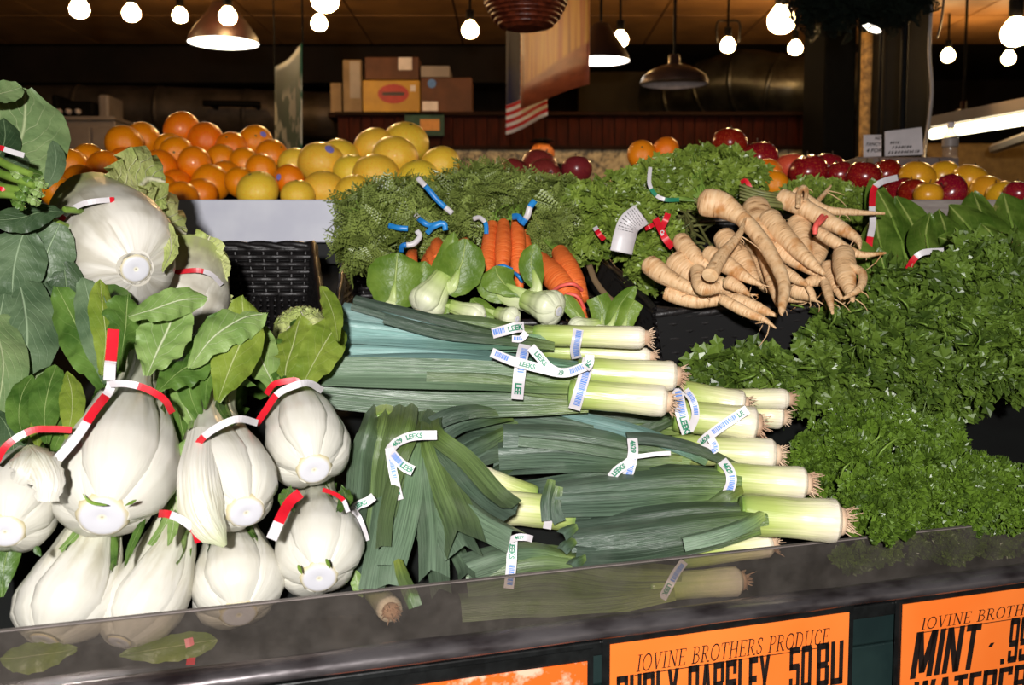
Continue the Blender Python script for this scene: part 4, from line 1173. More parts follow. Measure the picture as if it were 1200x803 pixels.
def herb(name, lo, hi, rough=.36, trans=.15, spec=.5):
    t = NT(name); uvv, u, v = t.uv()
    col = t.ramp(u, [(0, lo), (.6, hi), (1.0, tuple(min(1, x * 1.25) for x in hi[:3]) + (1,))])
    col = t.mix(t.math('MULTIPLY', v, .25), col, C(150, 176, 90))
    m = t.fin(col, rough, spec=spec); t.translucent(col, trans); return m
m_flat_parsley = herb('flat_parsley_leaf', C(44, 66, 17), C(88, 112, 38))
m_root_parsley = herb('parsley_root_leaf', C(84, 106, 32), C(124, 144, 56))
m_curly = herb('curly_parsley_leaf', C(44, 68, 12), C(88, 116, 32), trans=.2)
m_carrot_top = herb('carrot_top_leaf', C(92, 106, 44), C(128, 142, 70))

# ------------------------------------------------------------------ leaf surfaces
SHAPES = {
 'oval': [(0, .12), (.12, .4), (.35, .86), (.58, 1.0), (.8, .84), (.93, .5), (1, .06)],
 'spoon': [(0, .16), (.22, .2), (.42, .55), (.65, 1.0), (.84, .9), (.95, .52), (1, .1)],
 'round': [(0, .3), (.15, .72), (.4, 1.0), (.7, .98), (.88, .72), (1, .12)],
 'strap': [(0, .62), (.25, .85), (.6, 1.0), (1, .96)],
 'tip': [(0, .62), (.3, .9), (.6, 1.0), (.85, .7), (1, .12)],
 'frill': [(0, .55), (.3, .85), (.7, 1.0), (.95, .85), (1, .6)],
}
def leaf_surf(b, pts, hw, shape='oval', hint=None, cup=.25, fold=0.0, ruff=0.0, rfreq=5, twist=0.0, nl=16, nw=8, seed=0, mat=0, jag=0.0):
    """pts = Vectors along the midrib; hw = half width (m)"""
    Cc = cat(pts, nl)
    rows, uvs = [], []
    ph = seed * 1.7
    for i, p in enumerate(Cc):
        t = i / nl
        T = (Cc[min(i + 1, nl)] - Cc[max(i - 1, 0)]).normalized()
        h = hint if hint is not None else ((CAM - p).normalized() + Vector((0, 0, .5)))
        s = T.cross(h)
        if s.length < 1e-4: s = T.orthogonal()
        s.normalize()
        n = s.cross(T).normalized()
        a = twist * t
        s, n = s * math.cos(a) + n * math.sin(a), n * math.cos(a) - s * math.sin(a)
        w = hw * prof(SHAPES[shape], t)
        row, ur = [], []
        for j in range(nw + 1):
            u = j / nw * 2 - 1
            ww = w
            if jag and abs(u) > .9: ww = w * (1 + jag * math.sin(t * 47 + seed * 3 + u))
            off = -cup * w * u * u - fold * w * abs(u)
            if ruff:
                off += ruff * hw * (abs(u) ** 1.5) * math.sin(t * rfreq * 6.28 + ph + (1.3 if u > 0 else 0)) + ruff * .35 * hw * math.sin(t * 9 + u * 4 + ph)
            row.append(p + s * (u * ww) + n * off); ur.append((u * .5 + .5, t))
        rows.append(row); uvs.append(ur)
    b.grid(rows, uvs, False, mat)
def PX(pts):
    return [W(*p) for p in pts]
def leaf(parent, pts, hwpx, mat, shape='oval', name='leaf', **kw):
    P = PX(pts)
    d = sum(p[2] for p in pts) / len(pts)
    b = MB(); leaf_surf(b, P, sz(hwpx, d), shape, **kw)
    return b.build(name, mat, parent)
def spread(pts, d0, d1):
    """give 2-D pixel points depths running from d0 to d1"""
    n = len(pts) - 1
    return [(p[0], p[1], lerp(d0, d1, i / n)) for i, p in enumerate(pts)]

# ------------------------------------------------------------------ ribbon ties
class Ribbon:
    def __init__(s, pts, width, n=28, hint=None, twist=0.0):
        s.C = cat(pts, n); s.n = n; s.w = width; s.S = []; s.N = []
        L = [0]
        for i in range(n): L.append(L[-1] + (s.C[i + 1] - s.C[i]).length)
        s.L = L[-1]; s.cum = L
        for i in range(n + 1):
            T = (s.C[min(i + 1, n)] - s.C[max(i - 1, 0)]).normalized()
            h = hint if hint is not None else (CAM - s.C[i]).normalized()
            sd = T.cross(h).normalized(); nn = sd.cross(T).normalized()
            a = twist * i / n
            s.S.append(sd * math.cos(a) + nn * math.sin(a)); s.N.append(nn * math.cos(a) - sd * math.sin(a))
    def at(s, x, y, lift=0.0):
        """x metres along, y metres across"""
        x = max(0, min(s.L * .9999, x)); i = 0
        while i < s.n - 1 and s.cum[i + 1] < x: i += 1
        f = (x - s.cum[i]) / max(1e-9, s.cum[i + 1] - s.cum[i])
        return s.C[i].lerp(s.C[i + 1], f) + s.S[i].lerp(s.S[i + 1], f) * y + s.N[i].lerp(s.N[i + 1], f) * lift
    def mesh(s, b, segs=((0, 0),)):
        """segs: (start fraction, material index) ascending"""
        for k, (f0, mi) in enumerate(segs):
            f1 = segs[k + 1][0] if k + 1 < len(segs) else 1.0
            m = max(2, int(s.n * (f1 - f0)))
            xs = [s.L * (f0 + (f1 - f0) * i / m) for i in range(m + 1)]
            b.grid([[s.at(x, -s.w / 2), s.at(x, 0, s.w * .015), s.at(x, s.w / 2)] for x in xs], [[(0, 0)] * 3] * (m + 1), False, mi)
    def text(s, b, body, x0, h, lift=.0006, flip=False, mat=0, ymid=0.0):
        vs, fs, tw, th = text_flat(body, .045)
        k = h / th
        for f in fs:
            pts = []
            for i in f:
                x, y = vs[i][0] * k * .95, vs[i][1] * k - h / 2
                if flip: x, y = tw * k * .95 - x, -y
                pts.append(s.at(x0 + x, -(y + ymid), lift))
            b.poly(pts, mat)
        return tw * k * .95
    def bars(s, b, x0, x1, lift=.0005, mat=1, rnd=RND):
        x = x0
        while x < x1:
            w = rnd.choice((.0009, .0014, .002))
            b.poly([s.at(x, -s.w * .34, lift), s.at(x + w, -s.w * .34, lift), s.at(x + w, s.w * .2, lift), s.at(x, s.w * .2, lift)], mat)
            x += w + rnd.choice((.0005, .0008))
def red_tie(parent, pts, wpx, segs, twist=0.0):
    d = pts[0][2]
    r = Ribbon(PX(pts), sz(wpx, d), twist=twist)
    b = MB(); r.mesh(b, segs)
    o = b.build('twist_tie', [m_red_tie, m_white_tie], parent, smooth=False, label='red and white paper twist tie')
    md = o.modifiers.new('thickness', 'SOLIDIFY'); md.thickness = .0006
    return o
def leek_tie(parent, pts, wpx, items=(), twist=0.0):
    """items: ('t', text, fraction) or ('b', f0, f1)"""
    d = pts[0][2]
    r = Ribbon(PX(pts), sz(wpx, d), twist=twist)
    b = MB(); r.mesh(b)
    o = b.build('twist_tie', m_white_tie, parent, smooth=False, label='white printed twist tie')
    md = o.modifiers.new('thickness', 'SOLIDIFY'); md.thickness = .0005; md.offset = -1
    if items:
        b = MB()
        for it in items:
            if it[0] == 't': r.text(b, it[1], it[2] * r.L, r.w * .56, flip=len(it) > 3)
            else: r.bars(b, it[1] * r.L, it[2] * r.L)
        b.build('tie_print', [m_green_print, m_barcode], o, False)
    return o

# ------------------------------------------------------------------ heads of stalks (bok choy, napa, baby bok choy)
BOK_R = [(0, .35), (.05, .62), (.13, .86), (.27, 1.0), (.45, .95), (.7, .74), (.9, .58), (1.0, .54), (1.3, .58)]
BABY_R = [(0, .34), (.06, .66), (.16, .93), (.3, 1.0), (.5, .86), (.75, .68), (1.0, .62), (1.3, .7)]
NAPA_R = [(0, .30), (.04, .52), (.12, .80), (.3, .98), (.6, 1.0), (.9, .9), (1.1, .84), (1.3, .8)]
AW = {'bok': [(0, .70), (.12, .95), (.25, 1.0), (.5, .80), (.75, .60), (1.0, .56)], 'baby': [(0, .62), (.12, .92), (.3, 1.0), (.6, .9), (1.0, .78)], 'napa': [(0, .62), (.12, .92), (.3, 1.0), (.6, .95), (1.0, .85)]}
def stalk_head(name, label, category, group, base, neck, wpx, n=7, seed=0, kind='bok', lmat=None, leaf_len=.75, back_only=True, cutr=.40, curve=None, phase=0.0, hw=.62, top=1.22):
    rnd = random.Random(seed)
    B, N = W(*base), W(*neck)
    ax = (N - B); L = ax.length; ax.normalize()
    R = sz(wpx / 2, base[2] + .02)
    ey = (CAM - B); ey = (ey - ax * ey.dot(ax)).normalized()
    ex = ey.cross(ax).normalized()
    smat, keys = {'bok': (m_stalk, BOK_R), 'baby': (m_baby_stalk, BABY_R), 'napa': (m_napa_rib, NAPA_R)}[kind]
    lmat = lmat or {'bok': m_bok_leaf, 'baby': m_baby_leaf, 'napa': m_napa_leaf}[kind]
    t = thing(name, label, category, B, group)
    cv = curve or Vector((0, 0, 0))
    def pos(s, th, r):
        return B + ax * (s * L) + cv * (math.sin(min(1.3, s) * math.pi * .9) * R) + (ey * math.cos(th) + ex * math.sin(th)) * r
    b = MB()     # inner core
    rows, uvs = [], []
    for i in range(13):
        s = .01 + 1.02 * i / 12
        rows.append([pos(s, 2 * math.pi * j / 18, R * prof(keys, s) * .74) for j in range(18)]); uvs.append([(j / 18, s * .9) for j in range(18)])
    b.grid(rows, uvs, True); b.fan(rows[-1], pos(1.03, 0, 0), (.5, .95), uvs[-1])
    b.build('heart', m_heart if kind == 'bok' else smat, t)
    for layer in (0, 1):
        cnt = n if layer == 0 else max(4, n)
        for k in range(cnt):
            th0 = phase + 2 * math.pi * k / cnt + rnd.uniform(-.12, .12) + (math.pi / cnt if layer else 0)
            sc = ((1.0 if k % 2 == 0 else .89) if layer == 0 else .82) * rnd.uniform(.98, 1.03)
            s_end = top + rnd.uniform(-.04, .06)
            wa = hw * (7 / cnt) ** .55 * rnd.uniform(.9, 1.1) * (1 if layer == 0 or kind != 'bok' else .72)
            lean = rnd.uniform(-.10, .10)
            rows, uvs = [], []
            ns, nj = 20, 36
            for i in range(ns + 1):
                s = s_end * i / ns
                rb = R * prof(keys, s) * sc
                tb = R * lerp(.20, .085, min(1, s)) * (1 if kind != 'napa' else .7)
                rc = max(rb - tb, R * .12)
                aw = wa * prof(AW[kind], s) * (R / rc) ** .2
                row, ur = [], []
                for j in range(nj):
                    f = 2 * math.pi * j / nj
                    cf, sf = math.cos(f), math.sin(f)
                    arc = aw * math.copysign(abs(cf) ** .8, cf)
                    rr = rc + tb * sf * (1.0 + .25 * sf) + tb * .12 * cf * cf
                    rr += R * (.018 if kind == 'bok' else .010) * math.sin(th0 * 7 + s * 2 + arc * 24 + 1.5 * math.sin(arc * 7)) * min(1, s * 2.5) * max(0, sf)
                    row.append(pos(s, th0 + lean * s * 2 + arc, rr)); ur.append((j / nj, min(1, s * .93)))
                rows.append(row); uvs.append(ur)
            b = MB(); b.grid(rows, uvs, True)
            b.fan(rows[0], sum(rows[0], Vector()) / nj, (.5, 0), None, flip=True); b.fan(rows[-1], sum(rows[-1], Vector()) / nj, (.5, 1), None)
            st = b.build('stalk', smat, t)
            back = math.cos(th0) < .35
            if kind == 'bok' and layer == 0 and math.cos(th0) > -.3:
                for sd_ in (-1, 1):
                    if rnd.random() < .3: continue
                    s0_ = rnd.uniform(.48, .66)
                    P = []
                    for s in (s0_, s0_ + .2, s0_ + .42, s0_ + .62):
                        aw = wa * prof(AW[kind], s)
                        P.append(pos(s, th0 + lean * s * 2 + sd_ * aw * 1.02, R * prof(keys, min(s, 1.2)) * sc * 1.0))
                    b = MB(); leaf_surf(b, P, R * rnd.uniform(.09, .16), 'tip', hint=(ey * math.cos(th0) + ex * math.sin(th0)), cup=.3, ruff=.4, rfreq=2.5, seed=seed + k, nl=12, nw=4)
                    b.build('leaf', (lmat, m_bok_leaf_pale)[sd_ > 0], st)
            if leaf_len > 0 and (back or not back_only):
                rr = lambda s, e: pos(s, th0 + lean * s * 2, R * prof(keys, min(s, 1.2)) * sc * e)
                k2 = leaf_len * rnd.uniform(.8, 1.2)
                P = [rr(.62, .95), rr(.95, 1.0), rr(1 + k2 * .4, 1.35), rr(1 + k2 * .8, 2.0), rr(1 + k2 * 1.05, 2.5) - Vector((0, 0, R * .3))]
                b = MB(); leaf_surf(b, P, R * rnd.uniform(.5, .8), 'spoon' if kind != 'napa' else 'frill', hint=(ey * math.cos(th0) + ex * math.sin(th0)) * -1 + ax * .2, cup=-.25, ruff=.18 if kind != 'napa' else .3, rfreq=3 if kind != 'napa' else 8, seed=seed + k, twist=rnd.uniform(-.5, .5))
                b.build('leaf', lmat, st)
    # cut root end: flat pale disc with a rough rim
    b = MB(); rows, uvs = [], []
    for r_, h_, vv in ((.02, -.008, 0), (.25, -.012, .3), (.7, -.014, .75), (.9, -.008, .88), (1.0, .006, .95), (1.03, .03, 1.0)):
        rows.append([pos(h_, 2 * math.pi * j / 22, R * cutr * r_ * (1 + (.05 * math.sin(j * 2.7 + seed) if r_ > .9 else 0))) for j in range(22)]); uvs.append([(j / 22, vv)for j in range(22)])
    b.grid(rows, uvs, True); b.build('cut_root_end', m_cut, t)
    t_pos[t.name] = (pos, R)
    return t
t_pos = {}

# ------------------------------------------------------------------ leeks
def leek(bunch, root, join, rpx, seed=0, hairs=46, v1=1.0):
    A, J = W(*root), W(*join)
    r = sz(rpx, root[2])
    d = (J - A)
    b = MB()
    b.tube([A, A + d * .04, A + d * .12, A + d * .5, J, J + d * .12], [r * .62, r * .95, r * 1.06, r * .98, r * 1.0, r * .9], 18, k=30, t0=0, t1=v1, wob=.05, seed=seed)
    o = b.build('leek', m_leek_shank, bunch)
    if hairs:
        rnd = random.Random(seed); b = MB(); T = -d.normalized(); e = T.orthogonal().normalized(); g = T.cross(e)
        b.tube([A + T * -.002, A + T * .003, A + T * .006], [r * .7, r * .68, r * .4], 12, k=4)
        for k in range(hairs):
            a = rnd.uniform(0, 6.28); q = rnd.uniform(.1, .66); l = r * rnd.uniform(.25, .75)
            s0 = A + (e * math.cos(a) + g * math.sin(a)) * r * q + T * .002
            dirn = (T + (e * math.cos(a) + g * math.sin(a)) * rnd.uniform(.1, .9) + Vector((0, 0, -.25))).normalized()
            sd = Vector((rnd.uniform(-1, 1), rnd.uniform(-1, 1), rnd.uniform(-1, 1)))
            b.tube([s0, s0 + dirn * l * .5 + sd * l * .12, s0 + dirn * l + sd * l * .3], [.0009, .0007, .0004], 4, k=4, caps=False)
        b.build('root_tuft', m_root_hair, o, kind='stuff')
    return o
def leek_leaf(parent, pts, hwpx, mat=None, seed=0, cup=.35, shape='strap', ruff=.07, twist=0.0, hint=None, nl=18):
    return leaf(parent, pts, hwpx, mat or m_leek_leaf, shape, cup=cup * .4, fold=(.9, .35, 1.1, -.5, .7)[seed % 5], ruff=ruff, rfreq=1.5, seed=seed, twist=twist + (.25, -.2, .1, -.3)[seed % 4], hint=hint, nl=nl, nw=6)

# ------------------------------------------------------------------ foliage masses
def tpl_flat():
    v, f, uv = [], [], []
    for a, s in ((0, 1.0), (1.15, .82), (-1.15, .82)):
        ca, sa = math.cos(a), math.sin(a)
        pts = [(0, 0, 0), (.22, .18, .03), (.34, .34, 0), (.52, .24, .05), (.72, .36, 0), (.8, .14, .05), (1.02, .0, .02), (.8, -.14, .05), (.72, -.36, 0), (.52, -.24, .05), (.34, -.34, 0), (.22, -.18, .03)]
        base = len(v)
        v.append((ca * s * .5, sa * s * .5, -.06)); uv.append(.0)
        for x, y, z in pts:
            v.append(((x * ca - y * sa) * s, (x * sa + y * ca) * s, z)); uv.append(.5)
        for i in range(12): f.append((base, base + 1 + i, base + 1 + (i + 1) % 12))
    b = len(v)
    v += [(0, .012, 0), (0, -.012, 0), (-.9, -.012, -.35), (-.9, .012, -.35)]; uv += [1] * 4
    f.append((b, b + 1, b + 2)); f.append((b, b + 2, b + 3))
    return np.array(v), f, np.array(uv)
def tpl_curly():
    v, f, uv = [], [], []
    rnd = random.Random(2)
    for a, s in ((0, 1.0), (2.1, .9), (-2.1, .9), (1.0, .7)):
        cx, cy = math.cos(a) * .5, math.sin(a) * .5
        base = len(v)
        v.append((cx * .6, cy * .6, -.25)); uv.append(0)
        m = 10
        for i in range(m):
            th = 2 * math.pi * i / m
            r = .5 * s * (1 + .2 * rnd.uniform(-1, 1))
            v.append((cx + r * math.cos(th), cy + r * math.sin(th), (.28 if i % 2 else -.12) + rnd.uniform(-.1, .1))); uv.append(.6)
        for i in range(m): f.append((base, base + 1 + i, base + 1 + (i + 1) % m))
    return np.array(v), f, np.array(uv)
def tpl_frond():
    v, f, uv = [], [], []
    def dia(x, y, z, dx, dy, w):
        L = math.hypot(dx, dy); nx, ny = -dy / L * w, dx / L * w
        b = len(v)
        v.extend([(x, y, z), (x + dx * .5 + nx, y + dy * .5 + ny, z + .02), (x + dx, y + dy, z - .01), (x + dx * .5 - nx, y + dy * .5 - ny, z + .02)]); uv.extend([.3] * 4)
        f.append((b, b + 1, b + 2)); f.append((b, b + 2, b + 3))
    for i in range(7):
        t = .12 + i * .125
        ln = .42 * (1 - t * .75)
        for s in (-1, 1):
            dx, dy = ln * .62, ln * s
            z = -.25 * t * t
            for k in range(3):
                q = .25 + .3 * k
                bx, by = t + dx * q, dy * q
                for s2 in (-1, 1):
                    dia(bx, by, z, ln * .34 * (.9 if s2 > 0 else .4), ln * .34 * s2 * (.6 if s2 == s else -.2 * s), .05)
            dia(t + dx * .75, dy * .75, z, dx * .4, dy * .4, .06)
    dia(.95, 0, -.25, .2, 0, .04)
    b = len(v); v.extend([(0, .01, 0), (0, -.01, 0), (1, -.006, -.25), (1, .006, -.25)]); uv.extend([1] * 4); f.append((b, b + 1, b + 2)); f.append((b, b + 2, b + 3))
    return np.array(v), f, np.array(uv)
TPL = {'flat': tpl_flat(), 'curly': tpl_curly(), 'frond': tpl_frond()}
def clumps(blobs, n, r, seed):
    """small sprig-sized ellipsoids scattered over the front and top of bigger ones"""
    rs = random.Random(seed); out = []
    tot = sum(b[3] * b[4] for b in blobs)
    for b in blobs:
        for _ in range(max(2, int(n * b[3] * b[4] / tot))):
            a = rs.uniform(0, 6.28); q = math.sqrt(rs.random())
            x, y = math.cos(a) * q, math.sin(a) * q
            dz = math.sqrt(max(0, 1 - q * q))
            d = b[2] - b[5] * dz * rs.uniform(.75, 1.08)
            rp = r * FPX / d * rs.uniform(.7, 1.25)
            out.append((b[0] + x * b[3], b[1] + y * b[4], d, rp, rp * .8, r, 1.0))
    return out
def foliage(name, parent, blobs, kind, count, size, mat, seed=0, front=.75, jitter=.55, droop=.0, label=None, axis=None):
    """blobs: (px, py, d, rx_px, ry_px, rdepth_m, weight); leaves stand on the shells of these ellipsoids"""
    rs = np.random.RandomState(seed)
    tv, tf, tuv = TPL[kind]
    wts = np.array([b[6] if len(b) > 6 else b[3] * b[4] for b in blobs], float); wts /= wts.sum()
    pick = rs.choice(len(blobs), count, p=wts)
    V = np.zeros((count, len(tv), 3)); UVr = np.zeros((count, len(tv), 2))
    cs = [np.array(tuple(W(b[0], b[1], b[2]))) for b in blobs]
    rr = [np.array((sz(b[3], b[2]), b[5], sz(b[4], b[2]))) for b in blobs]
    for i in range(count):
        k = pick[i]
        n = rs.normal(size=3); n /= np.linalg.norm(n)
        if rs.rand() < front and n[1] > .25: n[1] = -n[1]
        if rs.rand() < .6 and n[2] < -.3: n[2] = -n[2]
        rad = 1 - .38 * rs.rand() ** 1.6
        p = cs[k] + rr[k] * n * rad
        nn = n / rr[k]; nn /= np.linalg.norm(nn)
        z = nn * .9 + rs.normal(size=3) * jitter + np.array((0, 0, .25)); z /= np.linalg.norm(z)
        x = rs.normal(size=3) + (np.array(axis) * 1.5 if axis is not None else 0) + np.array((0, 0, -droop))
        x -= z * x.dot(z); x /= np.linalg.norm(x)
        y = np.cross(z, x)
        s = size * (.65 + .7 * rs.rand())
        V[i] = p + (tv[:, 0:1] * x + tv[:, 1:2] * y + tv[:, 2:3] * z * (.6 + rs.rand())) * s
        UVr[i, :, 0] = np.clip(rs.rand() * .9 + tuv * .1, 0, 1); UVr[i, :, 1] = tuv * .6
    b = MB()
    b.v = V.reshape(-1, 3); b.uv = UVr.reshape(-1, 2)
    nf = len(tf); F_ = np.array(tf)
    b.f = (F_[None] + (np.arange(count) * len(tv))[:, None, None]).reshape(-1, 3).tolist()
    b.m = [0] * (nf * count)
    return b.build(name, mat, parent, smooth=False, kind='stuff', label=label)
def stems(name, parent, lines, rpx, mat, n=5, label=None):
    b = MB()
    for pts in lines:
        d = pts[0][2]; r = sz(rpx, d)
        b.tube(PX(pts), [r] * (len(pts) - 1) + [r * .5], n, k=8, caps=False)
    return b.build(name, mat, parent, kind='stuff', label=label)
# ------------------------------------------------------------------ bok choy (white stalks, bases towards the shopper)
BG = 'bok choy heads with white stalks'
def bok(label, base, neck, w, seed, **kw):
    return stalk_head('bok_choy', label, 'bok choy', BG, base, neck, w, seed=seed, **kw)
A = bok('largest white bok choy head, red tie standing up like a flag', (120, 605, .955), (158, 452, 1.16), 150, 3, n=5, leaf_len=.55)
for pts, hw, m, kw in (
    ([(122, 455), (106, 418), (88, 378), (66, 336)], 27, m_bok_leaf, dict(cup=.3)),
    ([(142, 435), (144, 405), (148, 375), (150, 345)], 28, m_bok_leaf, dict(cup=.3, shape='spoon')),
    ([(172, 440), (184, 414), (197, 384), (208, 354)], 32, m_bok_leaf_pale, dict(cup=-.2)),
    ([(185, 458), (205, 440), (228, 425), (246, 408)], 24, m_bok_leaf, dict(cup=.2)),
    ([(125, 450), (115, 405), (106, 360), (98, 325)], 20, m_collard, dict(cup=.2)),
    ([(150, 372), (180, 362), (212, 352), (242, 350)], 19, m_bok_leaf_pale, dict(cup=.3)),
    ([(118, 440), (124, 400), (120, 360), (118, 328)], 16, m_bok_leaf_yel, dict(cup=.3))):
    leaf(A, spread(pts, 1.06, 1.13), hw, m, ruff=.18, seed=len(pts) + hw, twist=(.4, -.4, .2)[hw % 3], **kw)
red_tie(A, [(66, 540, .93), (90, 512, .945), (110, 482, .97), (128, 458, 1.0), (131, 442, 1.0)], 11, ((0, 1), (.42, 0), (.8, 1)))
red_tie(A, [(128, 450, .995), (150, 450, .985), (172, 456, .99), (192, 468, 1.0), (202, 484, 1.02)], 8, ((0, 1), (.38, 0)))
red_tie(A, [(128, 446, .99), (129, 428, .985), (130, 420, .98), (133, 386, .97)], 13, ((0, 1), (.4, 0)))
for pts in ([(97, 579), (104, 587), (112, 590), (126, 592)], [(146, 593), (151, 590), (155, 588), (160, 586)]):
    leaf(A, spread(pts, .935, .93), 2.4, m_stem_green, name='leaf_stub', cup=.4)

Bk = bok('leaning bok choy head with a torn stalk, beside the largest head', (288, 600, .99), (253, 486, 1.15), 112, 11, n=5, leaf_len=.6, curve=Vector((-.25, 0, 0)))
for pts, hw, m, kw in (
    ([(238, 500), (222, 455), (232, 410), (256, 365)], 17, m_bok_leaf, dict(cup=.3)),
    ([(232, 505), (215, 470), (212, 430), (222, 395)], 15, m_bok_leaf_pale, dict(cup=.2)),
    ([(240, 480), (244, 445), (265, 434), (300, 452)], 11, m_bok_leaf, dict(cup=.4)),
    ([(222, 432), (250, 395), (280, 375), (312, 368)], 26, m_bok_leaf_pale, dict(cup=.3)),
    ([(225, 540), (214, 505), (208, 470), (205, 440)], 14, m_bok_leaf, dict(cup=.2)),
    ([(255, 470), (270, 430), (285, 390), (284, 346)], 28, m_bok_leaf_yel, dict(cup=.3))):
    leaf(Bk, spread(pts, 1.08, 1.16), hw, m, ruff=.18, seed=hw, twist=(.4, -.3, .2)[hw % 3], **kw)
red_tie(Bk, [(222, 540, 1.03), (236, 515, 1.0), (258, 499, .99), (280, 491, 1.0), (302, 496, 1.03)], 8, ((0, 0), (.4, 1)))
b = MB(); leaf_surf(b, PX([(236, 500, 1.03), (232, 550, .97), (240, 600, .955), (264, 640, .955)]), sz(27, .96), 'tip', cup=.6); b.build('torn_stalk', m_stalk, Bk)

Ck = bok('plump bok choy head with red band, beside the leek leaves', (368, 550, 1.07), (340, 452, 1.22), 104, 21, n=6, leaf_len=.5)
for pts, hw, m, kw in (
    ([(335, 465), (335, 430), (345, 400), (352, 372)], 30, m_bok_leaf_yel, dict(cup=.3)),
    ([(325, 460), (308, 425), (295, 395), (284, 372)], 24, m_bok_leaf_pale, dict(cup=.3)),
    ([(350, 460), (368, 425), (385, 395), (400, 375)], 25, m_bok_leaf_yel, dict(cup=.2)),
    ([(396, 400), (392, 375), (386, 355), (376, 336)], 12, m_bok_leaf_yel, dict(cup=.3)),
    ([(330, 455), (326, 430), (330, 410), (345, 395)], 16, m_bok_leaf, dict(cup=.3))):
    leaf(Ck, spread(pts, 1.15, 1.24), hw, m, ruff=.18, seed=hw, twist=(.4, -.3, .2)[hw % 3], **kw)
red_tie(Ck, [(300, 498, 1.10), (312, 480, 1.09), (325, 462, 1.08), (345, 452, 1.075), (362, 449, 1.09), (378, 458, 1.12)], 8, ((0, 0), (.38, 1)))
red_tie(Ck, [(312, 462, 1.12), (322, 450, 1.11), (345, 446, 1.11), (352, 450, 1.11)], 7, ((0, 0),))

D = bok('small bok choy head with two green stubs above the front guard', (374, 677, 1.03), (366, 582, 1.16), 112, 31, n=5, leaf_len=0)
red_tie(D, [(318, 632, .95), (330, 605, .97), (340, 588, .99), (352, 578, 1.0)], 13, ((0, 1), (.3, 0)))
red_tie(D, [(378, 574, 1.0), (390, 578, .99), (402, 586, .98), (408, 600, .97)], 5, ((0, 0), (.7, 1)))
for sx, sy in ((352, 666), (385, 659)):
    leaf(D, spread([(sx + 2, sy + 7), (sx, sy + 2), (sx - 3, sy - 4)], 1.0, .995), 2.4, m_stem_green, name='leaf_stub', cup=.4)
for pts in ([(345, 600), (335, 585), (340, 570)], [(395, 600), (405, 585), (400, 570)]):
    leaf(D, spread(pts, 1.0, 1.05), 9, m_bok_leaf, ruff=.3)

E_TIE = [(221, 748, .975), (223, 760, .972), (224, 772, .97), (222, 784, .97)]
E = bok('pale bok choy head behind the guard below the torn-stalk head', (280, 720, 1.01), (270, 618, 1.11), 112, 41, n=5, leaf_len=0)
red_tie(E, E_TIE, 10, ((0, 0),))
Fk = bok('slanting bok choy head with curved stalks and a red bow', (140, 752, .965), (204, 606, 1.07), 100, 51, n=5, leaf_len=0, curve=Vector((.18, 0, 0)), hw=.7, cutr=.3)
red_tie(Fk, [(186, 602, .965), (198, 603, .955), (214, 610, .95), (228, 622, .955), (233, 636, .96)], 9, ((0, 0), (.3, 1), (.72, 0)))
leaf(Fk, spread([(146, 665), (152, 645), (162, 622), (170, 608)], .93, .99), 5, m_bok_leaf, ruff=.3)
leaf(Fk, spread([(197, 640), (202, 622), (204, 606), (205, 598)], .955, 1.0), 7, m_bok_leaf_pale, ruff=.2)
G = bok('wide slanting bok choy head in the corner by the guard', (52, 750, .945), (112, 608, 1.04), 118, 61, n=5, leaf_len=0, curve=Vector((.15, 0, 0)), hw=.72, cutr=.3)
leaf(G, spread([(48, 652), (44, 646), (42, 640)], .9, .9), 4, m_bok_leaf, name='leaf_stub')
H = bok('bok choy head with a snapped-off stalk at the edge of the pile', (6, 623, .95), (34, 530, 1.09), 112, 71, n=6, leaf_len=.4)
b = MB()
leaf_surf(b, PX([(55, 588, .90), (56, 560, .905), (44, 535, .92), (32, 522, .95)]), sz(22, .92), 'frill', cup=.55, jag=.12)
leaf_surf(b, PX([(18, 566, .905), (26, 552, .905), (34, 535, .92), (40, 522, .95)]), sz(20, .92), 'frill', cup=.55, jag=.12)
b.build('snapped_stalk', m_stalk, H)
red_tie(H, [(-6, 545, .95), (8, 522, .95), (36, 505, .96), (60, 503, .97), (84, 504, .98)], 8, ((0, 0), (.36, 1), (.5, 0)))
for pts, hw, m in (([(55, 520), (52, 485), (58, 452), (66, 428)], 20, m_bok_leaf), ([(30, 520), (22, 490), (26, 462), (38, 440)], 16, m_bok_leaf), ([(78, 515), (84, 485), (84, 460), (78, 436)], 15, m_bok_leaf_yel), ([(44, 525), (44, 500), (48, 480), (56, 468)], 14, m_bok_leaf_yel), ([(62, 530), (72, 505), (76, 485), (90, 470)], 16, m_bok_leaf)):
    leaf(H, spread(pts, 1.0, 1.07), hw, m, ruff=.1, seed=hw, cup=.3)
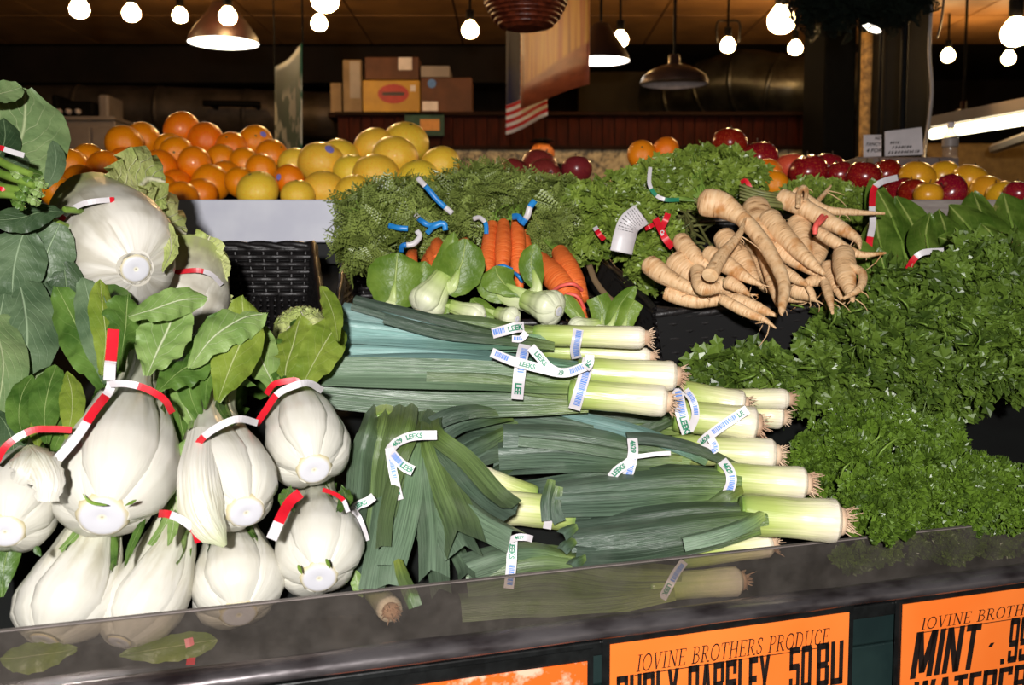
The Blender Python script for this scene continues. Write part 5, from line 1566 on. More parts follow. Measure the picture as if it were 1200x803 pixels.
# loose leaves filling the gaps between heads
for k, (pts, d0, d1, hw, m) in enumerate((
    ([(214, 605), (213, 570), (214, 540), (218, 515)], 1.04, 1.06, 14, m_bok_leaf_pale), ([(2, 700), (4, 670), (10, 640), (16, 610)], .98, 1.0, 16, m_bok_leaf),
    ([(90, 760), (60, 766), (30, 770), (0, 772)], .94, .93, 20, m_bok_leaf_yel), ([(140, 768), (180, 762), (220, 755), (255, 750)], .96, .98, 18, m_bok_leaf_yel), ([(425, 700), (420, 690), (418, 680), (416, 668)], 1.09, 1.10, 8, m_bok_leaf_pale))):
    b = MB(); leaf_surf(b, PX(spread(pts, d0, d1)), sz(hw, d0), 'oval', ruff=.15, seed=k)
    o = b.build('loose_leaf', m)
    tag(o, ['pale green leaf wedged between the two largest bok choy heads', 'dark leaf behind the bok choy at the edge of the pile', 'loose leaf lying behind the guard under the corner bok choy', 'loose leaf lying behind the guard under the slanting bok choy', 'small loose leaf between the green-stubbed bok choy and the leeks'][k], 'leaf', 'loose leaves among the bok choy')

# ------------------------------------------------------------------ Chinese cabbage
NG = 'Chinese cabbage heads'
n1 = stalk_head('chinese_cabbage', 'big Chinese cabbage with its round cut base facing out', 'cabbage', NG, (159, 315, 1.26), (118, 262, 1.42), 132, n=5, seed=5, kind='napa', leaf_len=.35, cutr=.27, hw=.95, phase=.5)
for pts, hw in (([(128, 265), (122, 250), (110, 240), (98, 234)], 18), ([(140, 258), (142, 242), (136, 230), (125, 224)], 18), ([(150, 262), (152, 245), (150, 232), (148, 222)], 16), ([(96, 290), (90, 276), (86, 262), (84, 250)], 10)):
    leaf(n1, spread(pts, 1.31, 1.37), hw, m_napa_leaf, 'frill', ruff=.35, rfreq=6, jag=.1, seed=hw, cup=.2)
for pts, d0, d1, hw in (([(160, 296), (156, 272), (152, 248), (146, 224)], 1.285, 1.325, 17), ([(142, 342), (112, 322), (92, 304), (82, 282)], 1.262, 1.31, 13), ([(190, 318), (200, 296), (198, 274), (184, 250)], 1.262, 1.32, 9), ([(176, 292), (182, 272), (176, 254), (164, 238)], 1.28, 1.33, 9)):
    leaf(n1, spread(pts, d0, d1), hw, m_napa_leaf, 'frill' if hw > 15 else 'oval', ruff=.3, rfreq=6, jag=.1, seed=hw, cup=.35)
red_tie(n1, [(66, 268, 1.31), (76, 252, 1.275), (92, 241, 1.26), (110, 236, 1.26), (134, 234, 1.28)], 6, ((0, 0), (.36, 1), (.95, 0)))
n2 = stalk_head('chinese_cabbage', 'Chinese cabbage tucked behind, with a pale frilly leaf standing up', 'cabbage', NG, (205, 392, 1.40), (222, 318, 1.48), 105, n=5, seed=9, kind='napa', leaf_len=0, cutr=.25, hw=.95)
for pts, hw, in (([(232, 345), (232, 320), (236, 298), (246, 276)], 24), ([(215, 340), (215, 318), (218, 300), (226, 282)], 20), ([(250, 350), (255, 330), (258, 312), (256, 300)], 12), ([(245, 395), (252, 375), (256, 355), (262, 340)], 14)):
    leaf(n2, spread(pts, 1.44, 1.47), hw, m_napa_leaf, 'frill', ruff=.3, rfreq=7, jag=.12, seed=hw + 3, cup=.15)
red_tie(n2, [(200, 321, 1.395), (215, 318, 1.39), (233, 317, 1.39), (248, 322, 1.40), (260, 334, 1.42)], 5.5, ((0, 0), (.55, 1)))
n3 = thing('chinese_cabbage', 'crinkled pale cabbage top half hidden below the empty basket', 'cabbage', W(355, 400, 1.38), NG)
b = MB(); rows, uvs = [], []
c0 = W(355, 396, 1.38); R = sz(36, 1.36)
for i in range(22):
    ph = math.pi * .56 * i / 21
    row, ur = [], []
    for j in range(44):
        th = 2 * math.pi * j / 44
        n = Vector((math.sin(ph) * math.cos(th), math.sin(ph) * math.sin(th), math.cos(ph)))
        k = 1 + .10 * noise.noise(n * 5) + .06 * noise.noise(n * 13)
        row.append(c0 + n * R * k); ur.append((.2 + .1 * noise.noise(n * 4), i / 21))
    rows.append(row); uvs.append(ur)
b.grid(rows, uvs, True); b.build('heart', m_napa_leaf, n3)
rr_ = random.Random(8)
for k in range(22):
    a = rr_.uniform(0, 6.28); e = rr_.uniform(.0, 1.2)
    n = Vector((math.sin(e) * math.cos(a), math.sin(e) * math.sin(a) * .9 - .15, math.cos(e))).normalized()
    s = n.cross(Vector((rr_.uniform(-1, 1), rr_.uniform(-1, 1), rr_.uniform(-1, 1)))).normalized()
    p = c0 + n * R * .96
    b = MB(); leaf_surf(b, [p - s * R * .3 - n * R * .05, p + n * R * .07, p + s * R * .3 + n * R * .04], R * .26, 'frill', hint=n, ruff=.35, rfreq=3, jag=.1, cup=.3, seed=k, nl=10, nw=6); b.build('leaf', m_napa_leaf, n3)

# ------------------------------------------------------------------ collard greens at the edge
CG = 'collard green bunches'
c1 = thing('collard_bunch', 'upper collard green bunch with one big upright rounded leaf', 'collard greens', W(20, 240, 1.3), CG)
for k, (pts, hw, m, sh, kw) in enumerate((
    ([(-4, 215), (14, 185), (28, 150), (30, 104)], 52, m_collard_pale, 'round', dict(cup=.15)),
    ([(52, 222), (62, 205), (66, 185), (62, 165)], 11, m_collard, 'oval', dict(cup=.2)),
    ([(-25, 118), (-8, 112), (8, 108), (26, 102)], 16, m_collard_pale, 'oval', dict(cup=-.2)),
    ([(-15, 200), (0, 180), (6, 160), (4, 138)], 18, m_collard_dark, 'oval', dict(cup=.3)),
    ([(2, 196), (18, 190), (32, 188), (44, 196)], 14, m_collard, 'oval', dict(cup=.3)),
    ([(10, 212), (28, 205), (45, 204), (60, 214)], 12, m_bok_leaf, 'oval', dict(cup=.3)))):
    leaf(c1, spread(pts, 1.24, 1.30 if k != 0 else 1.34), hw, m, sh, ruff=.08, seed=k, **kw)
for k, pts in enumerate(([(-10, 184, 1.19), (14, 196, 1.17), (36, 204, 1.16)], [(-10, 200, 1.19), (14, 208, 1.17), (40, 218, 1.16)], [(-10, 216, 1.2), (16, 222, 1.18), (44, 224, 1.17)], [(-10, 228, 1.2), (10, 228, 1.18), (34, 234, 1.17)])):
    b = MB(); b.tube(PX(pts), [sz(5, 1.18), sz(5, 1.18), sz(4, 1.18)], 8); b.build('stem', m_stem_green, c1)
for k in range(8):
    x, y = 12 + (k * 13) % 30, 200 + k * 5
    leaf(c1, [(x, y, 1.17), (x + 9, y + 3, 1.16), (x + 18, y + 9, 1.17)], 7, (m_bok_leaf_pale, m_bok_leaf)[k % 2], ruff=.3, seed=k, name='leaf')
red_tie(c1, [(-6, 172, 1.2), (3, 174, 1.19), (14, 178, 1.185), (28, 182, 1.18)], 6, ((0, 0), (.4, 1)))
red_tie(c1, [(-6, 222, 1.19), (0, 221, 1.18), (6, 223, 1.18)], 5, ((0, 0),))
c2 = thing('collard_bunch', 'lower collard green bunch of broad blue-green leaves hanging down', 'collard greens', W(20, 420, 1.15), CG)
for k, (pts, d0, d1, hw, m, sh) in enumerate((
    ([(75, 248), (50, 248), (22, 256), (-12, 258)], 1.24, 1.18, 18, m_collard_dark, 'oval'),
    ([(70, 262), (60, 285), (52, 305), (46, 330)], 1.24, 1.22, 30, m_collard, 'round'),
    ([(30, 268), (22, 290), (16, 315), (14, 345)], 1.22, 1.18, 34, m_collard, 'round'),
    ([(70, 290), (76, 320), (78, 350), (72, 385)], 1.24, 1.22, 22, m_collard_dark, 'oval'),
    ([(20, 320), (28, 355), (32, 395), (28, 442)], 1.20, 1.12, 36, m_collard, 'round'),
    ([(-10, 360), (-2, 395), (4, 430), (-4, 490)], 1.16, 1.06, 28, m_collard_pale, 'round'),
    ([(45, 390), (48, 410), (46, 428), (40, 450)], 1.18, 1.14, 14, m_collard_pale, 'oval'),
    ([(5, 345), (0, 370), (-4, 395), (-14, 420)], 1.17, 1.12, 26, m_collard, 'round'),
    ([(52, 330), (58, 355), (60, 380), (52, 405)], 1.22, 1.2, 16, m_collard_dark, 'oval'),
    ([(-10, 480), (5, 495), (15, 520), (14, 545)], 1.05, 1.02, 16, m_collard_dark, 'oval'))):
    leaf(c2, spread(pts, d0, d1), hw, m, sh, ruff=.09, seed=k + 20, cup=.22)
for pts in ([(75, 246, 1.25), (92, 247, 1.27), (100, 250, 1.3)], [(60, 260, 1.25), (70, 262, 1.26), (84, 268, 1.29)], [(40, 300, 1.25), (50, 340, 1.24), (60, 400, 1.22)]):
    b = MB(); b.tube(PX(pts), [sz(4, 1.25)] * 3, 8); b.build('stem', m_stem_green, c2)
# ------------------------------------------------------------------ leek bunches
LG = 'tied leek bunches'
def roll(pts, d0, d1, yc, h, depth=.03):
    """depths for one leaf of a rounded bundle: leaves off the middle row sit further back"""
    n = len(pts) - 1; out = []
    for i, p in enumerate(pts):
        k = min(1.6, abs(p[1] - (yc[0] + (yc[1] - yc[0]) * i / n)) / h)
        out.append((p[0], p[1], lerp(d0, d1, i / n) + depth * k * k * (.3 + .7 * i / n)))
    return out
def bunch(label, at):
    return thing('leek_bunch', label, 'leeks', W(*at), LG)
# upper pair at the very top
b1 = bunch('topmost leek bunch with thin shanks and long dark strips', (600, 420, 1.34))
k1 = leek(b1, (757, 396, 1.30), (640, 393, 1.325), 13, 1, hairs=60)
k2 = leek(b1, (763, 418, 1.335), (650, 412, 1.35), 10, 2)
for s, (pts, hw, m) in enumerate((
    ([(650, 390), (600, 384), (555, 378), (500, 376)], 12, m_leek_leaf_green), ([(650, 398), (560, 388), (480, 372), (400, 360)], 13, m_leek_leaf_blue), ([(650, 400), (560, 396), (480, 386), (398, 378)], 13, m_leek_leaf_blue),
    ([(640, 402), (550, 402), (470, 398), (394, 396)], 14, m_leek_leaf_blue), ([(650, 402), (560, 385), (490, 368), (414, 350)], 6, m_leek_leaf_dark), ([(645, 404), (560, 392), (490, 378), (412, 356)], 5, m_leek_leaf_dark), ([(650, 406), (590, 398), (520, 390), (450, 372)], 7, m_leek_leaf_dark))):
    leek_leaf(k1 if s % 2 == 0 else k2, roll(pts, 1.32 - s * .003, 1.32 - s * .005, (398, 378), 26, .03), hw, m, seed=s)
leek_tie(b1, [(678, 386, 1.295), (676, 398, 1.288), (674, 410, 1.295), (676, 420, 1.305)], 12, [('b', .05, .9)])
leek_tie(b1, [(577, 391, 1.29), (592, 387, 1.285), (604, 384, 1.285), (614, 383, 1.29)], 12, [('b', .04, .4), ('t', 'LEEK', .5)])
leek_tie(b1, [(600, 397, 1.29), (610, 397, 1.288), (617, 390, 1.288)], 8, [('b', .1, .6)])
b2 = bunch('big pale-tied leek bunch lying across the top of the pile', (600, 480, 1.25))
k3 = leek(b2, (794, 441, 1.255), (690, 436, 1.265), 17, 3, hairs=60)
k4 = leek(b2, (783, 471, 1.225), (680, 462, 1.24), 18, 4, hairs=60)
for s, (pts, hw, m) in enumerate((
    ([(700, 432), (610, 424), (500, 412), (392, 408)], 19, m_leek_leaf_blue), ([(700, 438), (610, 430), (500, 424), (386, 424)], 20, m_leek_leaf_blue),
    ([(690, 446), (610, 440), (500, 434), (384, 432)], 22, m_leek_leaf), ([(690, 452), (600, 446), (500, 442), (380, 440)], 22, m_leek_leaf), ([(690, 464), (600, 462), (500, 460), (376, 450)], 25, m_leek_leaf), ([(700, 460), (640, 452), (580, 440), (500, 436)], 12, m_leek_leaf_green))):
    leek_leaf(k3 if s < 3 else k4, roll(pts, 1.255 - s * .003, 1.255 - s * .004, (448, 438), 30, .05), hw, m, seed=s + 10, cup=.3)
leek_tie(b2, [(615, 404, 1.235), (611, 422, 1.215), (608, 445, 1.208), (606, 468, 1.215)], 14, [('b', .1, .55), ('t', 'LEE', .72)])
leek_tie(b2, [(690, 420, 1.235), (685, 440, 1.218), (679, 460, 1.208), (673, 480, 1.215)], 14, [('b', .15, .9)])
leek_tie(b2, [(576, 413, 1.21), (600, 423, 1.203), (630, 431, 1.2), (662, 437, 1.2), (690, 428, 1.205)], 11, [('b', .04, .18), ('t', 'LEEKS', .3), ('t', '4629', .62), ('b', .8, .95)])
leek_tie(b2, [(622, 407, 1.205), (632, 418, 1.2), (642, 430, 1.198), (654, 437, 1.198)], 11, [('t', 'LEEKS', .2)])
leek_tie(b2, [(686, 432, 1.2), (690, 426, 1.198), (691, 416, 1.2)], 11, [('t', 'KS', .2)])
# second row, shanks poking out
b3 = bunch('four-shank leek bunch, its shanks resting against the parsley', (800, 520, 1.34))
for q in (((925, 468, 1.37), (810, 466, 1.38), 12), ((918, 489, 1.385), (850, 484, 1.39), 14), ((872, 476, 1.335), (800, 462, 1.34), 17), ((888, 498, 1.30), (800, 488, 1.31), 20)):
    kk = leek(b3, *q, seed=int(q[0][0]))
for s, (pts, hw, m) in enumerate((([(820, 470), (760, 478), (700, 474), (640, 470)], 13, m_leek_leaf_dark), ([(820, 490), (760, 488), (700, 484), (630, 478)], 14, m_leek_leaf_dark), ([(815, 502), (770, 498), (720, 500), (680, 508)], 10, m_leek_leaf_green), ([(800, 485), (770, 500), (730, 515), (690, 512)], 10, m_leek_leaf_dark))):
    leek_leaf(kk, spread(pts, 1.33 - s * .008, 1.34 - s * .01), hw, m, seed=s + 30)
leek_tie(b3, [(793, 455, 1.29), (796, 472, 1.275), (800, 490, 1.268), (806, 508, 1.27)], 14, [('b', .08, .6), ('t', 'LEEKS', .64)])
leek_tie(b3, [(803, 457, 1.285), (812, 470, 1.272), (815, 488, 1.27), (808, 505, 1.275)], 9, [('b', .1, .6)])
leek_tie(b3, [(820, 524, 1.262), (826, 515, 1.255), (850, 497, 1.25), (876, 480, 1.25)], 11, [('t', '4629', .08), ('b', .35, .78), ('t', 'LE', .82)])
# third row
b4 = bunch('dark fanned leek bunch with a tie knotted in its middle', (740, 560, 1.27))
k5 = leek(b4, (910, 533, 1.265), (800, 527, 1.275), 18, 5)
for s, (pts, hw, m) in enumerate((([(810, 525), (740, 508), (660, 492), (594, 484)], 18, m_leek_leaf_dark), ([(810, 532), (740, 520), (660, 508), (590, 505)], 18, m_leek_leaf_dark), ([(810, 538), (740, 532), (660, 524), (584, 528)], 18, m_leek_leaf_dark), ([(800, 545), (730, 544), (650, 545), (578, 552)], 15, m_leek_leaf_dark), ([(830, 540), (790, 520), (720, 498), (604, 476)], 9, m_leek_leaf_blue), ([(800, 535), (740, 530), (680, 520), (608, 512)], 8, m_leek_leaf), ([(870, 548), (820, 526), (770, 514), (735, 512)], 8, m_leek_leaf_dark), ([(780, 548), (720, 550), (660, 556), (600, 566)], 12, m_leek_leaf_dark))):
    leek_leaf(k5, roll(pts, 1.25 - s * .002, 1.235 - s * .003, (536, 520), 34, .06), hw, m, seed=s + 40, cup=.4)
leek_tie(b4, [(741, 514, 1.215), (742, 530, 1.205), (738, 550, 1.2), (732, 566, 1.205)], 12, [('t', '4629', .05), ('b', .45, .95)])
leek_tie(b4, [(716, 560, 1.198), (724, 551, 1.195), (736, 543, 1.193), (742, 537, 1.195)], 11, [('t', 'LEEKS', .12)])
leek_tie(b4, [(741, 536, 1.195), (755, 534, 1.193), (770, 532, 1.193), (786, 531, 1.195)], 5)
leek_tie(b4, [(716, 562, 1.2), (726, 564, 1.195), (738, 563, 1.195), (750, 565, 1.2)], 8, [('b', .1, .4), ('t', '66', .5)])
leek_tie(b4, [(770, 515, 1.24), (790, 520, 1.235), (815, 526, 1.235), (836, 524, 1.24)], 9, [('t', 'LEEKS', .3)])
leek_tie(b4, [(833, 514, 1.24), (838, 526, 1.235), (826, 530, 1.24)], 9, [('b', .2, .8)])
# fourth row
b5 = bunch('leek bunch with a long single white shank and cut square leaf ends', (760, 610, 1.21))
k6 = leek(b5, (946, 567, 1.205), (850, 560, 1.215), 19, 6, hairs=70)
for s, (pts, hw, m) in enumerate((([(870, 556), (800, 552), (730, 548), (680, 552)], 16, m_leek_leaf_dark), ([(870, 560), (790, 558), (710, 566), (645, 574)], 18, m_leek_leaf_dark), ([(870, 572), (790, 574), (720, 580), (650, 584)], 20, m_leek_leaf_dark), ([(860, 578), (790, 586), (720, 596), (655, 600)], 15, m_leek_leaf_dark), ([(870, 570), (850, 578), (820, 592), (790, 600)], 10, m_leek_leaf_green))):
    leek_leaf(k6, roll(pts, 1.195 - s * .002, 1.165 - s * .003, (564, 582), 22, .07), hw, m, seed=s + 50)
for s, pts in enumerate(([(646, 562), (642, 585), (644, 610)], [(655, 570), (650, 595), (656, 612)])):
    leek_leaf(k6, spread(pts, 1.165, 1.15), 8, m_leek_leaf_dark, seed=s)
leek_tie(b5, [(846, 540, 1.20), (855, 552, 1.188), (857, 566, 1.183), (850, 583, 1.187)], 12, [('b', .45, .95), ('t', '4629', .1)])
# front row
b6 = bunch('leek bunch with a thick white shank lying just behind the guard', (800, 660, 1.14))
k7 = leek(b6, (985, 611, 1.14), (880, 604, 1.15), 25, 7)
for s, (pts, hw, m) in enumerate((([(900, 596), (820, 596), (740, 606), (672, 614)], 15, m_leek_leaf_dark), ([(900, 604), (820, 612), (740, 622), (668, 630)], 17, m_leek_leaf_dark), ([(890, 612), (820, 628), (740, 640), (676, 644)], 17, m_leek_leaf_dark), ([(890, 620), (810, 640), (740, 652), (688, 660)], 12, m_leek_leaf_dark), ([(890, 606), (870, 592), (850, 586), (825, 590)], 9, m_leek_leaf_dark), ([(895, 600), (872, 612), (840, 622), (800, 632)], 11, m_leek_leaf))):
    leek_leaf(k7, roll(pts, 1.125 - s * .002, 1.10 - s * .003, (606, 640), 22, .07), hw, m, seed=s + 60, cup=.4)
for s, (x, y) in enumerate(((662, 618), (660, 636), (672, 654))):
    leek_leaf(k7, [(x + 14, y - 4, 1.10), (x + 4, y + 2, 1.09), (x - 2, y + 8, 1.085)], 8, m_leek_leaf_dark, seed=s)
# behind the guard
b7 = bunch('leek bunch half hidden behind the guard with broad flat leaves', (700, 700, 1.09))
k8 = leek(b7, (905, 638, 1.185), (810, 652, 1.175), 14, 8)
k9 = leek(b7, (868, 681, 1.17), (770, 688, 1.15), 17, 9)
for s, (pts, hw, m) in enumerate((([(800, 672), (720, 668), (640, 655), (545, 672)], 28, m_leek_leaf_green), ([(790, 690), (700, 700), (620, 700), (540, 705)], 22, m_leek_leaf_green), ([(680, 655), (630, 645), (590, 650), (548, 664)], 20, m_leek_leaf))):
    leek_leaf((k8, k9)[s % 2], spread(pts, 1.14 - .006 * s, 1.10 - .006 * s), hw, m, seed=s + 70)
leek_tie(b7, [(601, 628, 1.085), (600, 645, 1.075), (599, 665, 1.07), (596, 690, 1.07)], 12, [('t', 'LEEKS', .12), ('b', .55, .9)])
leek_tie(b7, [(596, 634, 1.075), (606, 630, 1.07), (616, 630, 1.07), (624, 632, 1.075)], 8, [('t', '4629', .3)])
leek_tie(b7, [(802, 658, 1.15), (792, 672, 1.135), (785, 685, 1.128), (776, 702, 1.128)], 10, [('b', .1, .55), ('t', 'LEEK', .65)])
# pale shanks lying crosswise in the middle
b8 = bunch('pale leek shanks showing under the hanging leek leaves', (620, 620, 1.21))
k10 = leek(b8, (560, 592, 1.20), (660, 601, 1.21), 21, 10, hairs=0)
k11 = leek(b8, (560, 556, 1.235), (620, 578, 1.24), 12, 11, hairs=0)
leek_leaf(k10, [(660, 600, 1.21), (720, 612, 1.20), (780, 620, 1.19)], 14, m_leek_leaf_green)
leek_tie(b8, [(645, 600, 1.175), (643, 608, 1.172), (641, 620, 1.175)], 10, [('t', '6', .3)])
# hanging fan of leaves
b9 = bunch('hanging leek bunch, tied leaf tops fanning down over the guard', (500, 690, 1.05))
k12 = leek(b9, (535, 430, 1.62), (515, 468, 1.44), 14, 12, hairs=0)
for s, (pts, d1, hw, m) in enumerate((
    ([(485, 500), (460, 560), (450, 620), (438, 690)], 1.07, 15, m_leek_leaf), ([(490, 500), (470, 570), (462, 630), (455, 685)], 1.06, 15, m_leek_leaf), ([(500, 500), (520, 560), (560, 600), (600, 622)], 1.07, 17, m_leek_leaf),
    ([(505, 502), (540, 550), (575, 585), (604, 602)], 1.07, 15, m_leek_leaf_dark), ([(500, 505), (510, 570), (530, 610), (545, 640)], 1.055, 22, m_leek_leaf), ([(495, 510), (500, 570), (505, 620), (505, 668)], 1.05, 18, m_leek_leaf), ([(490, 510), (480, 570), (470, 620), (458, 662)], 1.045, 17, m_leek_leaf),
    ([(500, 505), (515, 560), (530, 600), (536, 622)], 1.04, 24, m_leek_leaf_green), ([(505, 505), (545, 540), (580, 580), (600, 596)], 1.05, 13, m_leek_leaf_green), ([(490, 600), (505, 640), (512, 668), (515, 690)], 1.05, 12, m_leek_leaf), ([(520, 610), (535, 640), (545, 660), (548, 672)], 1.06, 10, m_leek_leaf), ([(485, 505), (465, 550), (452, 600), (448, 640)], 1.05, 9, m_leek_leaf_green))):
    leek_leaf(k12, [(pts[0][0] + 14 + (s % 4) * 5 - 8, pts[0][1] - 38, 1.37)] + spread(pts, 1.20 - s * .003, d1), hw, m, seed=s + 80, cup=.25)
leek_leaf(k12, [(466, 655, 1.035), (472, 675, 1.02), (480, 695, 1.0), (486, 712, .995)], 9, m_leek_leaf_green, seed=99, cup=.15)
leek_tie(b9, [(456, 528, 1.135), (466, 518, 1.128), (485, 511, 1.125), (512, 510, 1.13)], 11, [('t', '4629', .15), ('t', 'LEEKS', .45)])
leek_tie(b9, [(456, 528, 1.13), (464, 538, 1.12), (474, 547, 1.115), (484, 552, 1.115)], 12, [('b', .2, .6), ('t', 'LEEK', .62)])
leek_tie(b9, [(456, 525, 1.13), (459, 545, 1.12), (463, 565, 1.115), (468, 586, 1.115)], 10, [('b', .2, .6), ('t', 'LE', .8)])
# beside it, towards the bok choy
b10 = bunch('yellow-green leek bunch squeezed between bok choy and hanging leaves', (430, 680, 1.12))
k13 = leek(b10, (455, 470, 1.34), (450, 500, 1.24), 20, 13, hairs=0)
for s, (pts, hw, m) in enumerate((([(450, 490), (440, 540), (438, 590), (432, 640)], 16, m_leek_leaf_green), ([(465, 490), (455, 540), (450, 590), (440, 640)], 14, m_leek_leaf_green), ([(435, 490), (425, 530), (422, 570), (418, 610)], 14, m_leek_leaf), ([(430, 560), (430, 600), (428, 640), (430, 680)], 14, m_leek_leaf_dark), ([(480, 490), (470, 530), (462, 570), (455, 600)], 10, m_leek_leaf_green))):
    leek_leaf(k13, ([(pts[0][0] + 6, pts[0][1] - 36, 1.38)] if pts[0][1] < 500 else []) + spread(pts, 1.20 - .006 * s, 1.12 - .006 * s), hw, m, seed=s + 110, cup=.3)
leek(b10, (458, 716, 1.055), (440, 694, 1.13), 15, 15)
leek_tie(b10, [(412, 600, 1.11), (420, 592, 1.10), (430, 588, 1.10), (438, 582, 1.105)], 10, [('t', 'LEEKS', .3)])
leek_tie(b10, [(414, 598, 1.105), (420, 606, 1.10), (425, 618, 1.10), (430, 634, 1.105)], 7)
# cut leaf ends piled behind
b11 = bunch('dark leek leaves with square cut ends piled behind the hanging bunch', (560, 540, 1.3))
k14 = leek(b11, (650, 500, 1.34), (610, 505, 1.32), 16, 14, hairs=0)
for s, (pts, hw) in enumerate((([(620, 492), (585, 494), (552, 490), (520, 492)], 13), ([(620, 505), (585, 510), (555, 512), (530, 525)], 14), ([(620, 520), (590, 525), (565, 530), (545, 548)], 13), ([(600, 488), (570, 492), (540, 500), (512, 518)], 11), ([(600, 500), (570, 515), (545, 528), (525, 548)], 11), ([(610, 535), (590, 545), (575, 552), (560, 560)], 10), ([(600, 480), (560, 480), (530, 485), (500, 500)], 10))):
    leek_leaf(k14, spread(pts, 1.31 - s * .008, 1.26 - s * .008), hw, m_leek_leaf_dark, seed=s + 130, cup=.5)
# ------------------------------------------------------------------ baby bok choy
YG = 'baby bok choy in front of the carrots'
def baby(label, base, neck, w, seed, leaves, **kw):
    t = stalk_head('baby_bok_choy', label, 'bok choy', YG, base, neck, w, n=kw.pop('n', 5), seed=seed, kind='baby', leaf_len=0, cutr=.3, hw=.7, top=1.0, **kw)
    for k, (pts, d0, d1, hw, sh) in enumerate(leaves):
        leaf(t, spread(pts, d0, d1), hw, m_baby_leaf, sh, ruff=.06, cup=.3, seed=seed + k)
        Bb, Nn = W(*base), W(*neck); Q = PX(spread(pts, d0, d1)); Rw = sz(w, base[2])
        b = MB(); b.tube([Bb.lerp(Nn, .35), Bb.lerp(Nn, .85).lerp(Q[0], .4), Q[0].lerp(Q[1], .5), Q[1].lerp(Q[2], .45)], [Rw * .26, Rw * .24, Rw * .17, Rw * .05], 10, k=12, squash=((CAM - Bb).normalized(), .45)); b.build('stalk', m_baby_stalk, t)
    return t
baby('baby bok choy standing upright with two big round green leaves', (492, 366, 1.44), (520, 325, 1.46), 48, 2, [([(525, 345), (534, 325), (542, 305), (546, 280)], 1.445, 1.45, 27, 'round'), ([(500, 340), (512, 322), (524, 302), (532, 272)], 1.475, 1.49, 14, 'oval')])
baby('baby bok choy with one wide leaf turned outwards', (455, 372, 1.47), (462, 345, 1.48), 30, 3, [([(458, 362), (462, 340), (464, 318), (466, 296)], 1.46, 1.47, 34, 'round'), ([(470, 362), (484, 340), (494, 322), (498, 306)], 1.475, 1.48, 16, 'oval')])
baby('baby bok choy lying down, its knobbly pale base near the carrots', (655, 365, 1.42), (618, 352, 1.46), 44, 4, [([(630, 352), (600, 340), (585, 325), (580, 312)], 1.455, 1.47, 22, 'spoon'), ([(632, 345), (626, 325), (622, 305), (628, 286)], 1.45, 1.46, 15, 'oval'), ([(600, 355), (585, 345), (572, 335), (566, 322)], 1.47, 1.48, 14, 'oval')], n=6)
baby('small white baby bok choy bulb between two larger ones', (606, 374, 1.405), (585, 368, 1.43), 26, 5, [([(590, 370), (575, 366), (560, 356), (552, 350)], 1.43, 1.44, 10, 'oval')])
baby('pale baby bok choy lying flat behind the top leek shank', (568, 372, 1.42), (530, 360, 1.44), 26, 6, [([(540, 362), (525, 358), (505, 356), (490, 360)], 1.44, 1.45, 12, 'oval')])
baby('baby bok choy with a sheaf of upright pointed leaves', (668, 384, 1.40), (700, 380, 1.42), 24, 7, [([(710, 392), (718, 375), (728, 355), (745, 335)], 1.41, 1.42, 12, 'oval'), ([(705, 390), (706, 375), (705, 360), (700, 347)], 1.425, 1.43, 14, 'strap'), ([(725, 395), (732, 378), (738, 362), (744, 352)], 1.40, 1.41, 12, 'strap'), ([(690, 385), (678, 370), (668, 356), (662, 345)], 1.43, 1.44, 10, 'oval')])

# ------------------------------------------------------------------ carrots
def carrot(parent, pts, rad, seed):
    b = MB(); d = pts[0][2]
    b.tube(PX(pts), [sz(r, d) for r in rad], 14, k=24, wob=.05, seed=seed)
    o = b.build('carrot', m_carrot, parent)
    return o
def paper_tie(parent, pts, w, segs, mats, label):
    r = Ribbon(PX(pts), sz(w, pts[0][2])); b = MB(); r.mesh(b, segs); o = b.build('twist_tie', mats, parent, label=label)
    md = o.modifiers.new('thickness', 'SOLIDIFY'); md.thickness = .0006
    return o
def blue_tie(parent, pts, w, segs): return paper_tie(parent, pts, w, segs, [m_blue_tie, m_white_tie], 'blue and white paper tie')
KG = 'carrot bunches with feathery tops'
g1 = thing('carrot_bunch', 'carrot bunch with ends peeping out under blue ties', 'carrots', W(510, 310, 1.6), KG)
for k, (pts, rad) in enumerate((([(513, 280, 1.66), (512, 290, 1.6), (513, 304, 1.56)], [5, 8, 6]), ([(506, 290, 1.64), (505, 300, 1.58), (507, 316, 1.54)], [4, 7, 6]), ([(545, 284, 1.64), (538, 292, 1.6), (530, 306, 1.56)], [6, 8, 5]), ([(484, 294, 1.62), (482, 303, 1.56), (484, 316, 1.53)], [5, 7, 6]), ([(499, 300, 1.6), (498, 308, 1.55), (500, 318, 1.52)], [3, 5, 4]))):
    carrot(g1, pts, rad, k)
foliage('carrot_tops', g1, [(455, 258, 1.80, 50, 36, .14), (520, 240, 1.88, 70, 26, .14), (480, 272, 1.70, 62, 20, .1), (430, 290, 1.68, 28, 26, .08), (560, 250, 1.78, 40, 45, .12)], 'frond', 2500, .036, m_carrot_top, seed=1, label='feathery green carrot tops')
rs_ = random.Random(4)
stems('leaf_stems', g1, [[(508 + rs_.uniform(-20, 30), 290, 1.66), (470 + rs_.uniform(-40, 60), 272 + rs_.uniform(-12, 8), 1.66), (430 + rs_.uniform(-30, 80), 262 + rs_.uniform(-30, 25), 1.68)] for _ in range(26)], 1.3, m_stem_green)
